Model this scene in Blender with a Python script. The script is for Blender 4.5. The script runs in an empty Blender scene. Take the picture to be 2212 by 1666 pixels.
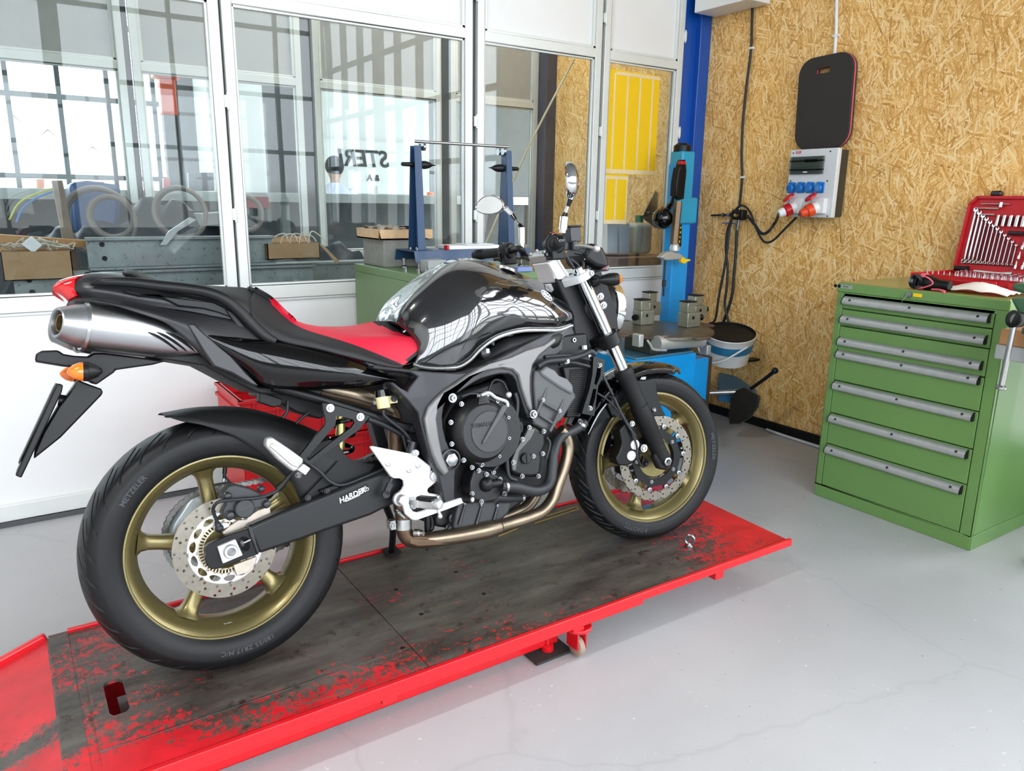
import bpy, bmesh, math, random
import numpy as np
from mathutils import Vector, Matrix
from mathutils.geometry import tessellate_polygon
random.seed(7)
PI = math.pi
COL = bpy.context.scene.collection
# ---------------------------------------------------------------- camera model (metres, z = 0 on the workshop floor)
LH = .165                                   # height of the lift's deck
FPX, YAW, PITCH, ROLL = 1640.33, -.591647, .238532, .0151807
CAM = np.array([-.378535, -1.831007, 1.160537 + LH])
PSI, SIG, LEAN = -.0198266, -.1426745, -.1956369   # heading of the motorcycle, steering, lean on its stand
def _basis():
    cy, sy, cp, sp = math.cos(YAW), math.sin(YAW), math.cos(PITCH), math.sin(PITCH)
    f = np.array([-sy*cp, cy*cp, -sp]); r = np.array([cy, sy, 0.]); u = np.cross(r, f)
    c, s = math.cos(ROLL), math.sin(ROLL)
    return c*r + s*u, -s*r + c*u, f
CR, CU, CF = _basis()
def ray(u, v): return CF + CR*(u-1106)/FPX - CU*(v-833)/FPX
class Frame:
    def __init__(s, R, O): s.R = np.array(R, float); s.O = np.array(O, float)
    def w(s, P): return np.asarray(P, float) @ s.R.T + s.O
    def at(s, u, v, val, ax=1):              # sight line meets the plane axis = val of this frame
        o = s.R.T @ (CAM - s.O); d = s.R.T @ ray(u, v)
        return o + d*(val-o[ax])/d[ax]
def rz(a): c, s = math.cos(a), math.sin(a); return np.array([[c,-s,0],[s,c,0],[0,0,1.]])
def rx(a): c, s = math.cos(a), math.sin(a); return np.array([[1.,0,0],[0,c,-s],[0,s,c]])
def ry(a): c, s = math.cos(a), math.sin(a); return np.array([[c,0,s],[0,1.,0],[-s,0,c]])
W0 = Frame(np.eye(3), [0,0,0])
BR = rz(PSI) @ rx(LEAN); BO = np.array([0, 0, LH])
FB = Frame(BR, BO)                           # motorcycle: x forward, y to its left, z up
_RK = math.radians(24.5); _k = np.array([-math.sin(_RK), 0, math.cos(_RK)]); _o = np.array([1.5375, 0, 0])
_K = np.array([[0,-_k[2],_k[1]],[_k[2],0,-_k[0]],[-_k[1],_k[0],0]])
SR = np.eye(3) + math.sin(SIG)*_K + (1-math.cos(SIG))*_K@_K
SM = Frame(SR, _o - SR@_o)                   # steered parts, inside the motorcycle's frame
FS = Frame(BR@SR, BR@SM.O + BO)
def UW(u, v, ax, val): return W0.at(u, v, val, ax)
def _yy(y, u, i): return y(u) if callable(y) else (y[i] if isinstance(y, (list, tuple)) else y)
def pb(pts, y=0., fr=FB): return [fr.at(p[0], p[1], p[2] if len(p) > 2 else _yy(y, p[0], i)) for i, p in enumerate(pts)]
def pf(pts, y=0.): return pb(pts, y, FS)
def zp(pts, x0, y0, s):                       # readings taken in an enlarged crop of the photograph
    return [(x0+p[0]/s, y0+p[1]/s) + tuple(p[2:]) for p in pts]
# ---------------------------------------------------------------- geometry
def crom(P, n, closed=False):
    P = np.asarray(P, float); m = len(P)
    if m < 3: return np.array([P[0]+(P[-1]-P[0])*t for t in np.linspace(0, 1, n)])
    out = []
    segs = m if closed else m-1
    for t in np.linspace(0, segs, n, endpoint=not closed):
        i = min(int(t), segs-1); f = t-i
        g = (lambda k: P[k % m]) if closed else (lambda k: P[k] if 0 <= k < m else (2*P[0]-P[1] if k < 0 else 2*P[-1]-P[-2]))
        a, b, c, d = g(i-1), g(i), g(i+1), g(i+2)
        out.append(.5*((2*b)+(c-a)*f+(2*a-5*b+4*c-d)*f*f+(3*b-a-3*c+d)*f**3))
    return np.array(out)
def arclen(P, n):
    P = crom(P, 160); s = np.r_[0, np.cumsum(np.linalg.norm(np.diff(P, axis=0), axis=1))]
    t = np.linspace(0, s[-1], n); return np.stack([np.interp(t, s, P[:, k]) for k in range(3)], 1)
def axis_rot(d):
    d = np.asarray(d, float); d = d/np.linalg.norm(d)
    a = np.array([0,0,1.]) if abs(d[2]) < .9 else np.array([1.,0,0])
    x = np.cross(a, d); x /= np.linalg.norm(x); y = np.cross(d, x)
    return np.stack([x, y, d], 1)
class G:
    def __init__(s): s.V = []; s.F = []
    def add(s, V, F):
        o = len(s.V); s.V += [tuple(map(float, v)) for v in V]; s.F += [tuple(i+o for i in f) for f in F]; return s
    def box(s, c, size, R=None, taper=1.):
        x, y, z = np.array(size)/2.; V = []
        for sz in (-1, 1):
            t = taper if sz > 0 else 1.
            for sx, sy in ((-1,-1),(1,-1),(1,1),(-1,1)): V.append((sx*x*t, sy*y*t, sz*z))
        V = np.array(V)
        if R is not None: V = V @ np.array(R).T
        return s.add(V+np.array(c), [(3,2,1,0),(4,5,6,7),(0,1,5,4),(1,2,6,5),(2,3,7,6),(3,0,4,7)])
    def bx(s, a, b):
        a = np.array(a, float); b = np.array(b, float); return s.box((a+b)/2, np.abs(b-a))
    def rings(s, R, closed=True, caps=True, loop=False):
        n = len(R[0]); V = np.concatenate(R); F = []
        m = len(R)
        for i in range(m if loop else m-1):
            j = (i+1) % m
            for k in range(n if closed else n-1):
                l = (k+1) % n; F.append((i*n+k, i*n+l, j*n+l, j*n+k))
        if caps and closed and not loop: F += [tuple(range(n-1,-1,-1)), tuple((m-1)*n+k for k in range(n))]
        return s.add(V, F)
    def lathe(s, prof, o, d, n=32, a0=0., a1=None, caps=True):     # prof: (distance along d, radius)
        M = axis_rot(d); o = np.array(o, float); R = []
        full = a1 is None; ang = np.linspace(a0, a0+2*PI, n, endpoint=False) if full else np.linspace(a0, a1, n)
        for t, r in prof:
            R.append(np.stack([r*np.cos(ang), r*np.sin(ang), 0*ang+t], 1) @ M.T + o)
        return s.rings(R, closed=full, caps=caps)
    def cyl(s, a, b, r, r2=None, n=20):
        a = np.array(a, float); b = np.array(b, float); L = np.linalg.norm(b-a)
        return s.lathe([(0, r), (L, r if r2 is None else r2)], a, b-a, n)
    def hexn(s, c, d, r, h, n=6): return s.lathe([(0, r), (h*.8, r), (h, r*.86)], c, d, n)
    def bolt(s, c, d, r=.006, h=.006):
        s.lathe([(0, r*1.35), (h*.3, r*1.35), (h*.3, r), (h, r*.92), (h, r*.5), (h*.5, r*.5)], c, d, 14); return s
    def tube(s, pts, r, n=12, m=None, flat=1., up=None):
        P = np.asarray(pts, float)
        if m is None: m = max(2, (len(P)-1)*6+1) if len(P) > 2 else 2
        rr = np.interp(np.linspace(0, 1, m), np.linspace(0, 1, len(r)), r) if isinstance(r, (list, tuple)) else np.full(m, r)
        P = crom(P, m); T = np.gradient(P, axis=0); T /= np.linalg.norm(T, axis=1)[:, None]+1e-12
        a = np.array(up if up is not None else ([0,0,1.] if abs(T[0][2]) < .9 else [1.,0,0]), float)
        R = []; x = np.cross(a, T[0]); x /= np.linalg.norm(x)
        for i in range(m):
            x = x - T[i]*(x@T[i]); x /= np.linalg.norm(x)+1e-12; y = np.cross(T[i], x)
            if up is not None:
                y = np.array(up, float); y = y - T[i]*(y@T[i]); y /= np.linalg.norm(y); x = np.cross(y, T[i])
            an = np.linspace(0, 2*PI, n, endpoint=False)
            R.append(P[i] + rr[i]*(np.outer(np.cos(an), x) + flat*np.outer(np.sin(an), y)))
        return s.rings(R)
    def prism(s, P, ext, holes=(), back=None):      # outline in 3-D, pushed along ext
        loops = [[Vector(p) for p in P]] + [[Vector(p) for p in h] for h in holes]
        allp = np.array([tuple(p) for l in loops for p in l]); n = len(allp)
        tri = [tuple(t) for t in tessellate_polygon(loops)] if holes else None
        ext = np.array(ext, float)
        B = allp + ext if back is None else np.array(back, float)
        F = []
        if holes: F += [t[::-1] for t in tri] + [tuple(i+n for i in t) for t in tri]
        else: F += [tuple(range(n-1,-1,-1)), tuple(range(n, 2*n))]
        o = 0
        for l in loops:
            m = len(l)
            for k in range(m): F.append((o+k, o+(k+1) % m, n+o+(k+1) % m, n+o+k))
            o += m
        return s.add(np.r_[allp, B], F)
    def grid(s, R, thick=None):                      # R: rows of points -> open sheet
        return s.rings([np.asarray(r) for r in R], closed=False, caps=False)
    def sphere(s, c, r, n=16, sq=(1,1,1), R=None):
        t = np.linspace(0, PI, n//2+1); Rr = []
        for a in t:
            ph = np.linspace(0, 2*PI, n, endpoint=False); e = max(math.sin(a), 1e-4)
            q = np.stack([e*np.cos(ph)*sq[0], e*np.sin(ph)*sq[1], 0*ph-math.cos(a)*sq[2]], 1)*r
            if R is not None: q = q @ np.array(R).T
            Rr.append(q + np.array(c))
        return s.rings(Rr)
    def torus(s, c, d, R, r, n=32, m=10, a0=0, a1=None):
        M = axis_rot(d); ang = np.linspace(a0, a0+2*PI, n, endpoint=False) if a1 is None else np.linspace(a0, a1, n)
        rg = []
        for a in ang:
            e = np.linspace(0, 2*PI, m, endpoint=False); q = np.stack([(R+r*np.cos(e))*math.cos(a), (R+r*np.cos(e))*math.sin(a), r*np.sin(e)], 1)
            rg.append(q @ M.T + np.array(c))
        return s.rings(rg, loop=a1 is None)
    def mir(s):
        V = [(x, -y, z) for x, y, z in s.V]; o = len(s.V); F = [tuple(i+o for i in f[::-1]) for f in s.F]
        s.V += V; s.F += F; return s
    def xf(s, fr): s.V = [tuple(v) for v in fr.w(np.array(s.V))]; return s
    def join(s, g): return s.add(g.V, g.F)
def resamp(rails, n, m, closed=False):               # rails (lists of 3-D points) -> m rows of n points, smooth both ways
    A = np.array([arclen(r, n) for r in rails]); return [crom(A[:, k], m, closed) for k in range(n)]
def body(rails, n=28, m=20):                          # half shell from the centre line down one side, mirrored into a closed skin
    rows = resamp(rails, n, m); R = []
    for r in rows: R.append(np.r_[r, (r*[1,-1,1])[::-1][1:]] if abs(r[0][1]) > 1e-4 else np.r_[r[::-1], (r*[1,-1,1])[1:]])
    return R
def new_mesh(name, g, mats, smooth=35, merge=True, fmat=None, recalc=True):
    me = bpy.data.meshes.new(name); me.from_pydata(g.V, [], g.F)
    for m in (mats if isinstance(mats, (list, tuple)) else [mats]): me.materials.append(m)
    if fmat is not None:
        for p, i in zip(me.polygons, fmat): p.material_index = i
    bm = bmesh.new(); bm.from_mesh(me)
    if merge: bmesh.ops.remove_doubles(bm, verts=bm.verts, dist=1e-5)
    if recalc: bmesh.ops.recalc_face_normals(bm, faces=bm.faces)
    bm.to_mesh(me); bm.free()
    if smooth: me.shade_smooth(); me.set_sharp_from_angle(angle=math.radians(smooth))
    return me
SPLIT = set("""cover_bolt pan_bolt case_bolt cylinder_bolt bracket_bolt clamp_bolt line_bolt disc_rivet ramp_lip axle_plate grab_rail rail_web rail_strut shroud_trim silencer_shroud side_panel frame fork fork_leg fork_cap fork_seal axle_clamp
headlight_bracket mudguard_stay paint_line bolt_hole pan_rib riser_rib cylinder_rib cable_loom engine_hose radiator_hose wire_loom spring_seat bearing catch foot_pedal switch_button hose_clamp tie_clip sticker_line caliper_bolt base_bolt bearing maker_mark subframe""".split())
def islands(g):
    par = list(range(len(g.V)))
    def f(a):
        while par[a] != a: par[a] = par[par[a]]; a = par[a]
        return a
    for fc in g.F:
        r = f(fc[0])
        for k in fc[1:]: par[f(k)] = r
    D = {}
    for fc in g.F: D.setdefault(f(fc[0]), []).append(fc)
    out = []
    for fs in D.values():
        h = G(); ix = {}
        for fc in fs:
            for k in fc:
                if k not in ix: ix[k] = len(h.V); h.V.append(g.V[k])
            h.F.append(tuple(ix[k] for k in fc))
        out.append(h)
    return out
def join_close(L):                                   # a bolt is several shells on one axis: keep shells that touch together
    bb = [(np.min(h.V, 0)-.0005, np.max(h.V, 0)+.0005) for h in L]; grp = list(range(len(L)))
    for i in range(len(L)):
        for j in range(i):
            if np.all(bb[i][0] <= bb[j][1]) and np.all(bb[j][0] <= bb[i][1]):
                a, b = grp[i], grp[j]; grp = [b if x == a else x for x in grp]
    out = {}
    for h, k in zip(L, grp):
        if k in out: out[k].join(h)
        else: out[k] = h
    return list(out.values())
def mk(name, g, mat, parent=None, **kw):
    if name in SPLIT:
        L = join_close(islands(g)); fr = kw.pop('fr', None)
        if 1 < len(L) < 30: return [mk1(name, h, mat, parent, **kw) for h in L][0]
    return mk1(name, g, mat, parent, **kw)
def mk1(name, g, mat, parent=None, smooth=35, bev=0., seg=2, sub=0, loc=None, fr=None, label=None, solid=0., **kw):
    if fr is not None: g.xf(fr)
    if loc is not None: g.V = [(x-loc[0], y-loc[1], z-loc[2]) for x, y, z in g.V]
    me = new_mesh(name, g, mat, smooth, **kw)
    o = bpy.data.objects.new(name, me); COL.objects.link(o)
    if loc is not None: o.location = loc
    if parent is not None: o.parent = parent
    if solid: m = o.modifiers.new('solid', 'SOLIDIFY'); m.thickness = solid; m.offset = -1
    if bev:
        m = o.modifiers.new('edge', 'BEVEL'); m.width = bev; m.segments = seg; m.limit_method = 'ANGLE'; m.angle_limit = math.radians(40); m.harden_normals = False
    if sub: m = o.modifiers.new('fine', 'SUBSURF'); m.levels = sub; m.render_levels = sub
    if label: o['label'] = label
    return o
def tag(o, label, cat, group=None, kind=None):
    if label: o['label'] = label
    if cat: o['category'] = cat
    if group: o['group'] = group
    if kind: o['kind'] = kind
    return o
def thing(name, label, cat, loc=(0,0,0), R=None, group=None):
    o = bpy.data.objects.new(name, None); COL.objects.link(o); o.empty_display_size = .05
    M = Matrix.Identity(4)
    if R is not None:
        for i in range(3):
            for j in range(3): M[i][j] = R[i][j]
    M.translation = Vector(loc); o.matrix_world = M
    return tag(o, label, cat, group)
def struct(name, g, mat, **kw):
    o = mk(name, g, mat, **kw); o['kind'] = 'structure'; return o
def copy_tree(o, loc=None, parent=None, label=None):
    c = o.copy(); COL.objects.link(c)
    if parent is not None: c.parent = parent
    if loc is not None: c.location = loc
    if label: c['label'] = label
    for ch in list(o.children): copy_tree(ch, parent=c)
    return c
_tc = {}
def text_geo(body, size=1., depth=.0, bold=False, shear=0., align='CENTER', space=1.):
    cu = bpy.data.curves.new('t', 'FONT'); cu.body = body; cu.size = size; cu.extrude = depth; cu.align_x = align; cu.align_y = 'CENTER'
    cu.shear = shear; cu.space_character = space; cu.resolution_u = 3
    if bold: cu.offset = .02*size
    ob = bpy.data.objects.new('t', cu); COL.objects.link(ob)
    dg = bpy.context.evaluated_depsgraph_get(); me = bpy.data.meshes.new_from_object(ob.evaluated_get(dg))
    g = G(); g.add([tuple(v.co) for v in me.vertices], [tuple(p.vertices) for p in me.polygons])
    bpy.data.objects.remove(ob); bpy.data.meshes.remove(me); bpy.data.curves.remove(cu)
    return g
def place_text(g, o, ex, ey):                          # text x along ex, y along ey (unit 3-vectors), z out of the page
    ex = np.array(ex, float); ex /= np.linalg.norm(ex); ey = np.array(ey, float); ey -= ex*(ex@ey); ey /= np.linalg.norm(ey); ez = np.cross(ex, ey)
    A = np.stack([ex, ey, ez], 1); g.V = [tuple(A@np.array(v)+np.array(o)) for v in g.V]; return g
# ---------------------------------------------------------------- materials
def lin(c): return tuple((x/12.92 if x <= .04045 else ((x+.055)/1.055)**2.4) for x in c)
def rgb(h): h = h.lstrip('#'); return lin([int(h[i:i+2], 16)/255. for i in (0, 2, 4)]) + (1.,)
def newmat(name):
    m = bpy.data.materials.new(name); m.use_nodes = True; nt = m.node_tree; nt.nodes.clear()
    out = nt.nodes.new('ShaderNodeOutputMaterial'); b = nt.nodes.new('ShaderNodeBsdfPrincipled'); nt.links.new(b.outputs[0], out.inputs[0])
    return m, nt, b
def N(nt, t, **kw):
    n = nt.nodes.new('ShaderNode'+t)
    for k, v in kw.items():
        if k.startswith('i_'): n.inputs[k[2:].replace('_', ' ')].default_value = v
        else: setattr(n, k, v)
    return n
def pos(nt, scale=(1,1,1), rot=(0,0,0), loc=(0,0,0)):
    t = N(nt, 'TexCoord'); m = N(nt, 'Mapping'); m.inputs['Scale'].default_value = scale; m.inputs['Rotation'].default_value = rot; m.inputs['Location'].default_value = loc
    nt.links.new(t.outputs['Object'], m.inputs[0]); return m.outputs[0]
def ramp(nt, fac, stops):
    r = N(nt, 'ValToRGB'); e = r.color_ramp.elements
    while len(e) < len(stops): e.new(.5)
    for x, (p, c) in zip(e, stops): x.position = p; x.color = c if len(c) == 4 else tuple(c)+(1,)
    nt.links.new(fac, r.inputs[0]); return r.outputs[0]
def noise(nt, vec, scale, detail=4, rough=.55, dist=0.):
    n = N(nt, 'TexNoise'); n.inputs['Scale'].default_value = scale; n.inputs['Detail'].default_value = detail; n.inputs['Roughness'].default_value = rough; n.inputs['Distortion'].default_value = dist
    nt.links.new(vec, n.inputs['Vector']); return n.outputs[0]
def mth(nt, op, a, b=None):
    n = N(nt, 'Math', operation=op)
    for i, x in enumerate((a, b)):
        if x is None: continue
        if isinstance(x, (int, float)): n.inputs[i].default_value = x
        else: nt.links.new(x, n.inputs[i])
    return n.outputs[0]
def mixc(nt, f, a, b, mode='MIX'):
    n = N(nt, 'Mix', data_type='RGBA', blend_type=mode)
    for i, x in ((0, f), (6, a), (7, b)):
        if isinstance(x, (int, float)): n.inputs[i].default_value = x
        elif isinstance(x, tuple): n.inputs[i].default_value = x
        else: nt.links.new(x, n.inputs[i])
    return n.outputs[2]
def bump(nt, b, h, strength=.3, dist=.01):
    n = N(nt, 'Bump'); n.inputs['Strength'].default_value = strength; n.inputs['Distance'].default_value = dist
    nt.links.new(h, n.inputs['Height']); nt.links.new(n.outputs[0], b.inputs['Normal'])
def mat(name, c, rough=.5, metal=0., coat=0., var=.06, vs=6., bmp=0., bs=200., ior=1.5, spec=.5, wear=None):
    m, nt, b = newmat(name)
    c = rgb(c) if isinstance(c, str) else c
    b.inputs['Roughness'].default_value = rough; b.inputs['Metallic'].default_value = metal
    b.inputs['Coat Weight'].default_value = coat; b.inputs['Coat Roughness'].default_value = .03; b.inputs['IOR'].default_value = ior
    b.inputs['Specular IOR Level'].default_value = spec
    v = pos(nt)
    n = noise(nt, v, vs, 5)
    lo = tuple(x*(1-var) for x in c[:3])+(1,); hi = tuple(min(1, x*(1+var)) for x in c[:3])+(1,)
    col = ramp(nt, n, [(.3, lo), (.7, hi)])
    if wear:
        w = ramp(nt, noise(nt, v, wear[1], 8, .7), [(wear[2], (0,0,0,1)), (wear[2]+.04, (1,1,1,1))]); col = mixc(nt, w, col, rgb(wear[0]))
    nt.links.new(col, b.inputs['Base Color'])
    if bmp: bump(nt, b, noise(nt, v, bs, 3), bmp, .002)
    return m
# ================================================================ materials
M = {}
M['wallwhite'] = mat('white panel', '#f1f2f1', .45, var=.015)
M['alu'] = mat('light grey profile', '#d3d8d4', .4, .15, var=.04, vs=12)
M['aluwhite'] = mat('pale frame', '#e6eae6', .35, .1, var=.03)
M['gap'] = mat('dark gap', '#55585a', .6, .2)
M['ceil'] = mat('pale wall paint', '#d9dad8', .8); M['roof'] = mat('grey roof lining', '#7a7d7f', .8)
M['bluepost'] = mat('deep blue paint', '#0650ae', .35, coat=.2)
M['navy'] = mat('navy paint', '#234266', .45, coat=.1, var=.05)
M['navydk'] = mat('dark navy', '#27334f', .5)
M['ltblue'] = mat('light blue paint', '#129ce8', .35, coat=.15, var=.05, vs=9)
M['blacksat'] = mat('satin black', '#0f1011', .40, var=.1, spec=.32)
M['blackmat'] = mat('matt black', '#111213', .55, var=.1, bmp=.05, spec=.35)
M['blackplas'] = mat('black plastic', '#0e0e0f', .38, var=.1, spec=.3)
M['rubber'] = mat('tyre rubber', '#0c0d0f', .48, var=.12, vs=14, bmp=.08, bs=300, spec=.32)
M['gloss'] = mat('gloss black paint', '#050506', .12, coat=1., var=.05, spec=.2)
M['steel'] = mat('bare steel', '#a9a9a6', .32, 1., var=.1, vs=20)
M['chrome'] = mat('chrome', '#e9ebec', .06, 1., var=.01)
M['zinc'] = mat('zinc bolt', '#9d9fa0', .32, 1., var=.08, vs=40)
M['castalu'] = mat('cast aluminium', '#c4c5c3', .45, .6, var=.05)
M['silver'] = mat('silver anodised', '#e8e9ea', .4, .25, var=.02)
M['cardboard'] = mat('cardboard', '#b28f68', .8, var=.1, vs=10)
M['wood'] = mat('pale wood', '#cfae84', .6, var=.16, vs=16)
M['red'] = mat('red plastic', '#d01620', .35, var=.06)
M['crimson'] = mat('crimson case plastic', '#c11522', .35, var=.06)
M['redpaint'] = mat('red lift paint', '#d61420', .35, coat=.2, var=.1, wear=('#4a2a22', 42, .66))
M['green'] = mat('green enamel', '#6a9150', .38, coat=.1, var=.03, vs=3)
M['greentop'] = mat('olive top', '#8a8c4c', .3, var=.06, vs=4, coat=.2)
M['greenold'] = mat('dull green enamel', '#6f8a5e', .42, var=.05, vs=4)
M['handle'] = mat('satin aluminium', '#b4b6b5', .38, .55, var=.06, vs=30)
M['yellow'] = mat('yellow film', '#ffd014', .5, var=.02)
M['cream'] = mat('pale tape', '#f3dcae', .6)
M['white'] = mat('white plastic', '#e9ebea', .4, var=.02)
M['greyplas'] = mat('grey plastic', '#dcdfe1', .4)
M['darkbox'] = mat('charcoal plastic', '#3a372f', .5)
M['sockblue'] = mat('blue plastic', '#1272c4', .35, coat=.2)
M['foam'] = mat('black foam', '#33302e', .85, var=.08, bmp=.1)
M['pink'] = mat('pink foam', '#e0606e', .7)
M['bluegrey'] = mat('galvanised steel', '#8d9392', .5, .2, var=.2, vs=9, wear=('#55504a', 70, .60))
M['concrete'] = mat('grey block', '#84857e', .7, var=.12, vs=22)
M['greypaint'] = mat('grey paint', '#9a9e9c', .5)
M['greypanel'] = mat('pale grey panel', '#c4c6c3', .5)
M['darkjunk'] = mat('dark sheeting', '#2d343c', .45, var=.3, vs=7)
M['amber'] = mat('amber lens', '#ff7a10', .15, coat=1., var=.05)
M['orange'] = mat('orange plastic', '#e0491c', .4)
M['redlens'] = mat('red lens', '#c50e16', .14, coat=1., var=.12, vs=40)
M['paper'] = mat('paper', '#f0ece6', .7)
def glass_mat(name, tint=(1,1,1,1), ior=1.52):
    m = bpy.data.materials.new(name); m.use_nodes = True; nt = m.node_tree; nt.nodes.clear()
    out = nt.nodes.new('ShaderNodeOutputMaterial'); mx = nt.nodes.new('ShaderNodeMixShader')
    t = N(nt, 'BsdfTransparent'); t.inputs[0].default_value = tint
    g = N(nt, 'BsdfGlossy'); g.inputs['Roughness'].default_value = .004
    f = N(nt, 'Fresnel'); f.inputs[0].default_value = ior
    n = noise(nt, pos(nt), .9, 2); bp = N(nt, 'Bump'); bp.inputs['Strength'].default_value = .02; bp.inputs['Distance'].default_value = .05
    nt.links.new(n, bp.inputs['Height']); nt.links.new(bp.outputs[0], g.inputs['Normal'])
    nt.links.new(f.outputs[0], mx.inputs[0]); nt.links.new(t.outputs[0], mx.inputs[1]); nt.links.new(g.outputs[0], mx.inputs[2]); nt.links.new(mx.outputs[0], out.inputs[0])
    return m
M['glass'] = glass_mat('window glass', (.90,.93,.93,1), 1.4)
M['smoke'] = glass_mat('smoked cover', (.78,.82,.80,1), 1.5)
M['clear'] = glass_mat('clear lens', (.9,.9,.9,1), 1.45)
# oriented strand board
def osb(name):
    m, nt, b = newmat(name); b.inputs['Roughness'].default_value = .55; b.inputs['Specular IOR Level'].default_value = .35
    tc = N(nt, 'TexCoord')
    warp = N(nt, 'TexNoise'); warp.inputs['Scale'].default_value = 7; warp.inputs['Detail'].default_value = 3; nt.links.new(tc.outputs['Object'], warp.inputs[0])
    vm = N(nt, 'VectorMath', operation='SCALE'); vm.inputs[3].default_value = .035; nt.links.new(warp.outputs[1], vm.inputs[0])
    va = N(nt, 'VectorMath', operation='ADD'); nt.links.new(tc.outputs['Object'], va.inputs[0]); nt.links.new(vm.outputs[0], va.inputs[1])
    best = None
    for i, (a, sy, sz) in enumerate([(6, 125, 11), (-20, 160, 13), (32, 130, 12), (-50, 145, 14), (72, 140, 14), (14, 200, 17)]):
        r0 = N(nt, 'Mapping', vector_type='POINT'); r0.inputs['Rotation'].default_value = (math.radians(a), 0, 0); r0.inputs['Location'].default_value = (0, i*3.7, i*5.3)
        nt.links.new(va.outputs[0], r0.inputs[0])
        r1 = N(nt, 'Mapping'); r1.inputs['Scale'].default_value = (0, sy, sz); nt.links.new(r0.outputs[0], r1.inputs[0])
        v = N(nt, 'TexVoronoi', feature='F1'); v.inputs['Scale'].default_value = 1.; v.inputs['Randomness'].default_value = 1.; nt.links.new(r1.outputs[0], v.inputs[0])
        sp = N(nt, 'SeparateColor'); nt.links.new(v.outputs['Color'], sp.inputs[0])
        pr, sh = sp.outputs[0], sp.outputs[1]
        gr = noise(nt, r1.outputs[0], 3., 2)
        sh = mth(nt, 'ADD', mth(nt, 'MULTIPLY', sh, .8), mth(nt, 'MULTIPLY', gr, .25))
        ed = mth(nt, 'MULTIPLY', v.outputs['Distance'], .35); sh = mth(nt, 'SUBTRACT', sh, mth(nt, 'MAXIMUM', mth(nt, 'SUBTRACT', ed, .16), 0.))
        if best is None: best = (pr, sh)
        else:
            c = mth(nt, 'GREATER_THAN', pr, best[0])
            mxp = mth(nt, 'MAXIMUM', pr, best[0]); ms = N(nt, 'Mix', data_type='FLOAT'); nt.links.new(c, ms.inputs[0]); nt.links.new(best[1], ms.inputs[2]); nt.links.new(sh, ms.inputs[3])
            best = (mxp, ms.outputs[0])
    col = ramp(nt, best[1], [(.0, rgb('#94652e')), (.14, rgb('#c8944e')), (.40, rgb('#e0b068')), (.68, rgb('#efc988')), (.95, rgb('#f8e0b2'))])
    bd = ramp(nt, noise(nt, tc.outputs['Object'], 2.2, 2), [(.35, (1.08,1.06,1.0,1)), (.65, (1.22,1.19,1.10,1))]); col = mixc(nt, 1., col, bd, 'MULTIPLY')
    dk = N(nt, 'Mapping'); dk.inputs['Scale'].default_value = (0, 60, 16); dk.inputs['Rotation'].default_value = (.5, 0, 0); nt.links.new(tc.outputs['Object'], dk.inputs[0])
    dn = ramp(nt, noise(nt, dk.outputs[0], 1., 3), [(.70, (0,0,0,1)), (.76, (1,1,1,1))]); col = mixc(nt, dn, col, rgb('#7a5428'))
    nt.links.new(col, b.inputs['Base Color']); bump(nt, b, best[1], .25, .004)
    return m
M['osb'] = osb('strand board')
def floor_mat():
    m, nt, b = newmat('grey painted concrete'); v = pos(nt)
    base = ramp(nt, noise(nt, v, 1.1, 5), [(.3, rgb('#b2b2b4')), (.7, rgb('#c0c0c1'))])
    chips = noise(nt, v, 34, 6, .6); big = noise(nt, v, 1.7, 3)
    sp = mth(nt, 'MULTIPLY', ramp(nt, chips, [(.655, (0,0,0,1)), (.69, (1,1,1,1))]), ramp(nt, big, [(.45, (.0,.0,.0,1)), (.62, (1,1,1,1))]))
    col = mixc(nt, sp, base, rgb('#dcdcdb'))
    dk = mth(nt, 'MULTIPLY', ramp(nt, noise(nt, v, 55, 5), [(.69, (0,0,0,1)), (.72, (1,1,1,1))]), .7); col = mixc(nt, dk, col, rgb('#6b6f73'))
    vo = N(nt, 'TexVoronoi', feature='DISTANCE_TO_EDGE'); vo.inputs['Scale'].default_value = .8
    wv = N(nt, 'VectorMath', operation='ADD'); wn = N(nt, 'TexNoise'); wn.inputs['Scale'].default_value = 6; wn.inputs['Detail'].default_value = 6; nt.links.new(v, wn.inputs[0])
    ws = N(nt, 'VectorMath', operation='SCALE'); ws.inputs[3].default_value = .12; nt.links.new(wn.outputs[1], ws.inputs[0]); nt.links.new(v, wv.inputs[0]); nt.links.new(ws.outputs[0], wv.inputs[1]); nt.links.new(wv.outputs[0], vo.inputs[0])
    cr = mth(nt, 'MULTIPLY', ramp(nt, vo.outputs[0], [(0., (1,1,1,1)), (.006, (0,0,0,1))]), .18); col = mixc(nt, cr, col, rgb('#8d8f90'))
    nt.links.new(col, b.inputs['Base Color']); b.inputs['Roughness'].default_value = .42
    h = mth(nt, 'ADD', mth(nt, 'MULTIPLY', chips, .5), mth(nt, 'MULTIPLY', noise(nt, v, 9, 5), .8)); h = mth(nt, 'SUBTRACT', h, cr); bump(nt, b, h, .12, .01)
    return m
M['floor'] = floor_mat()
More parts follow.
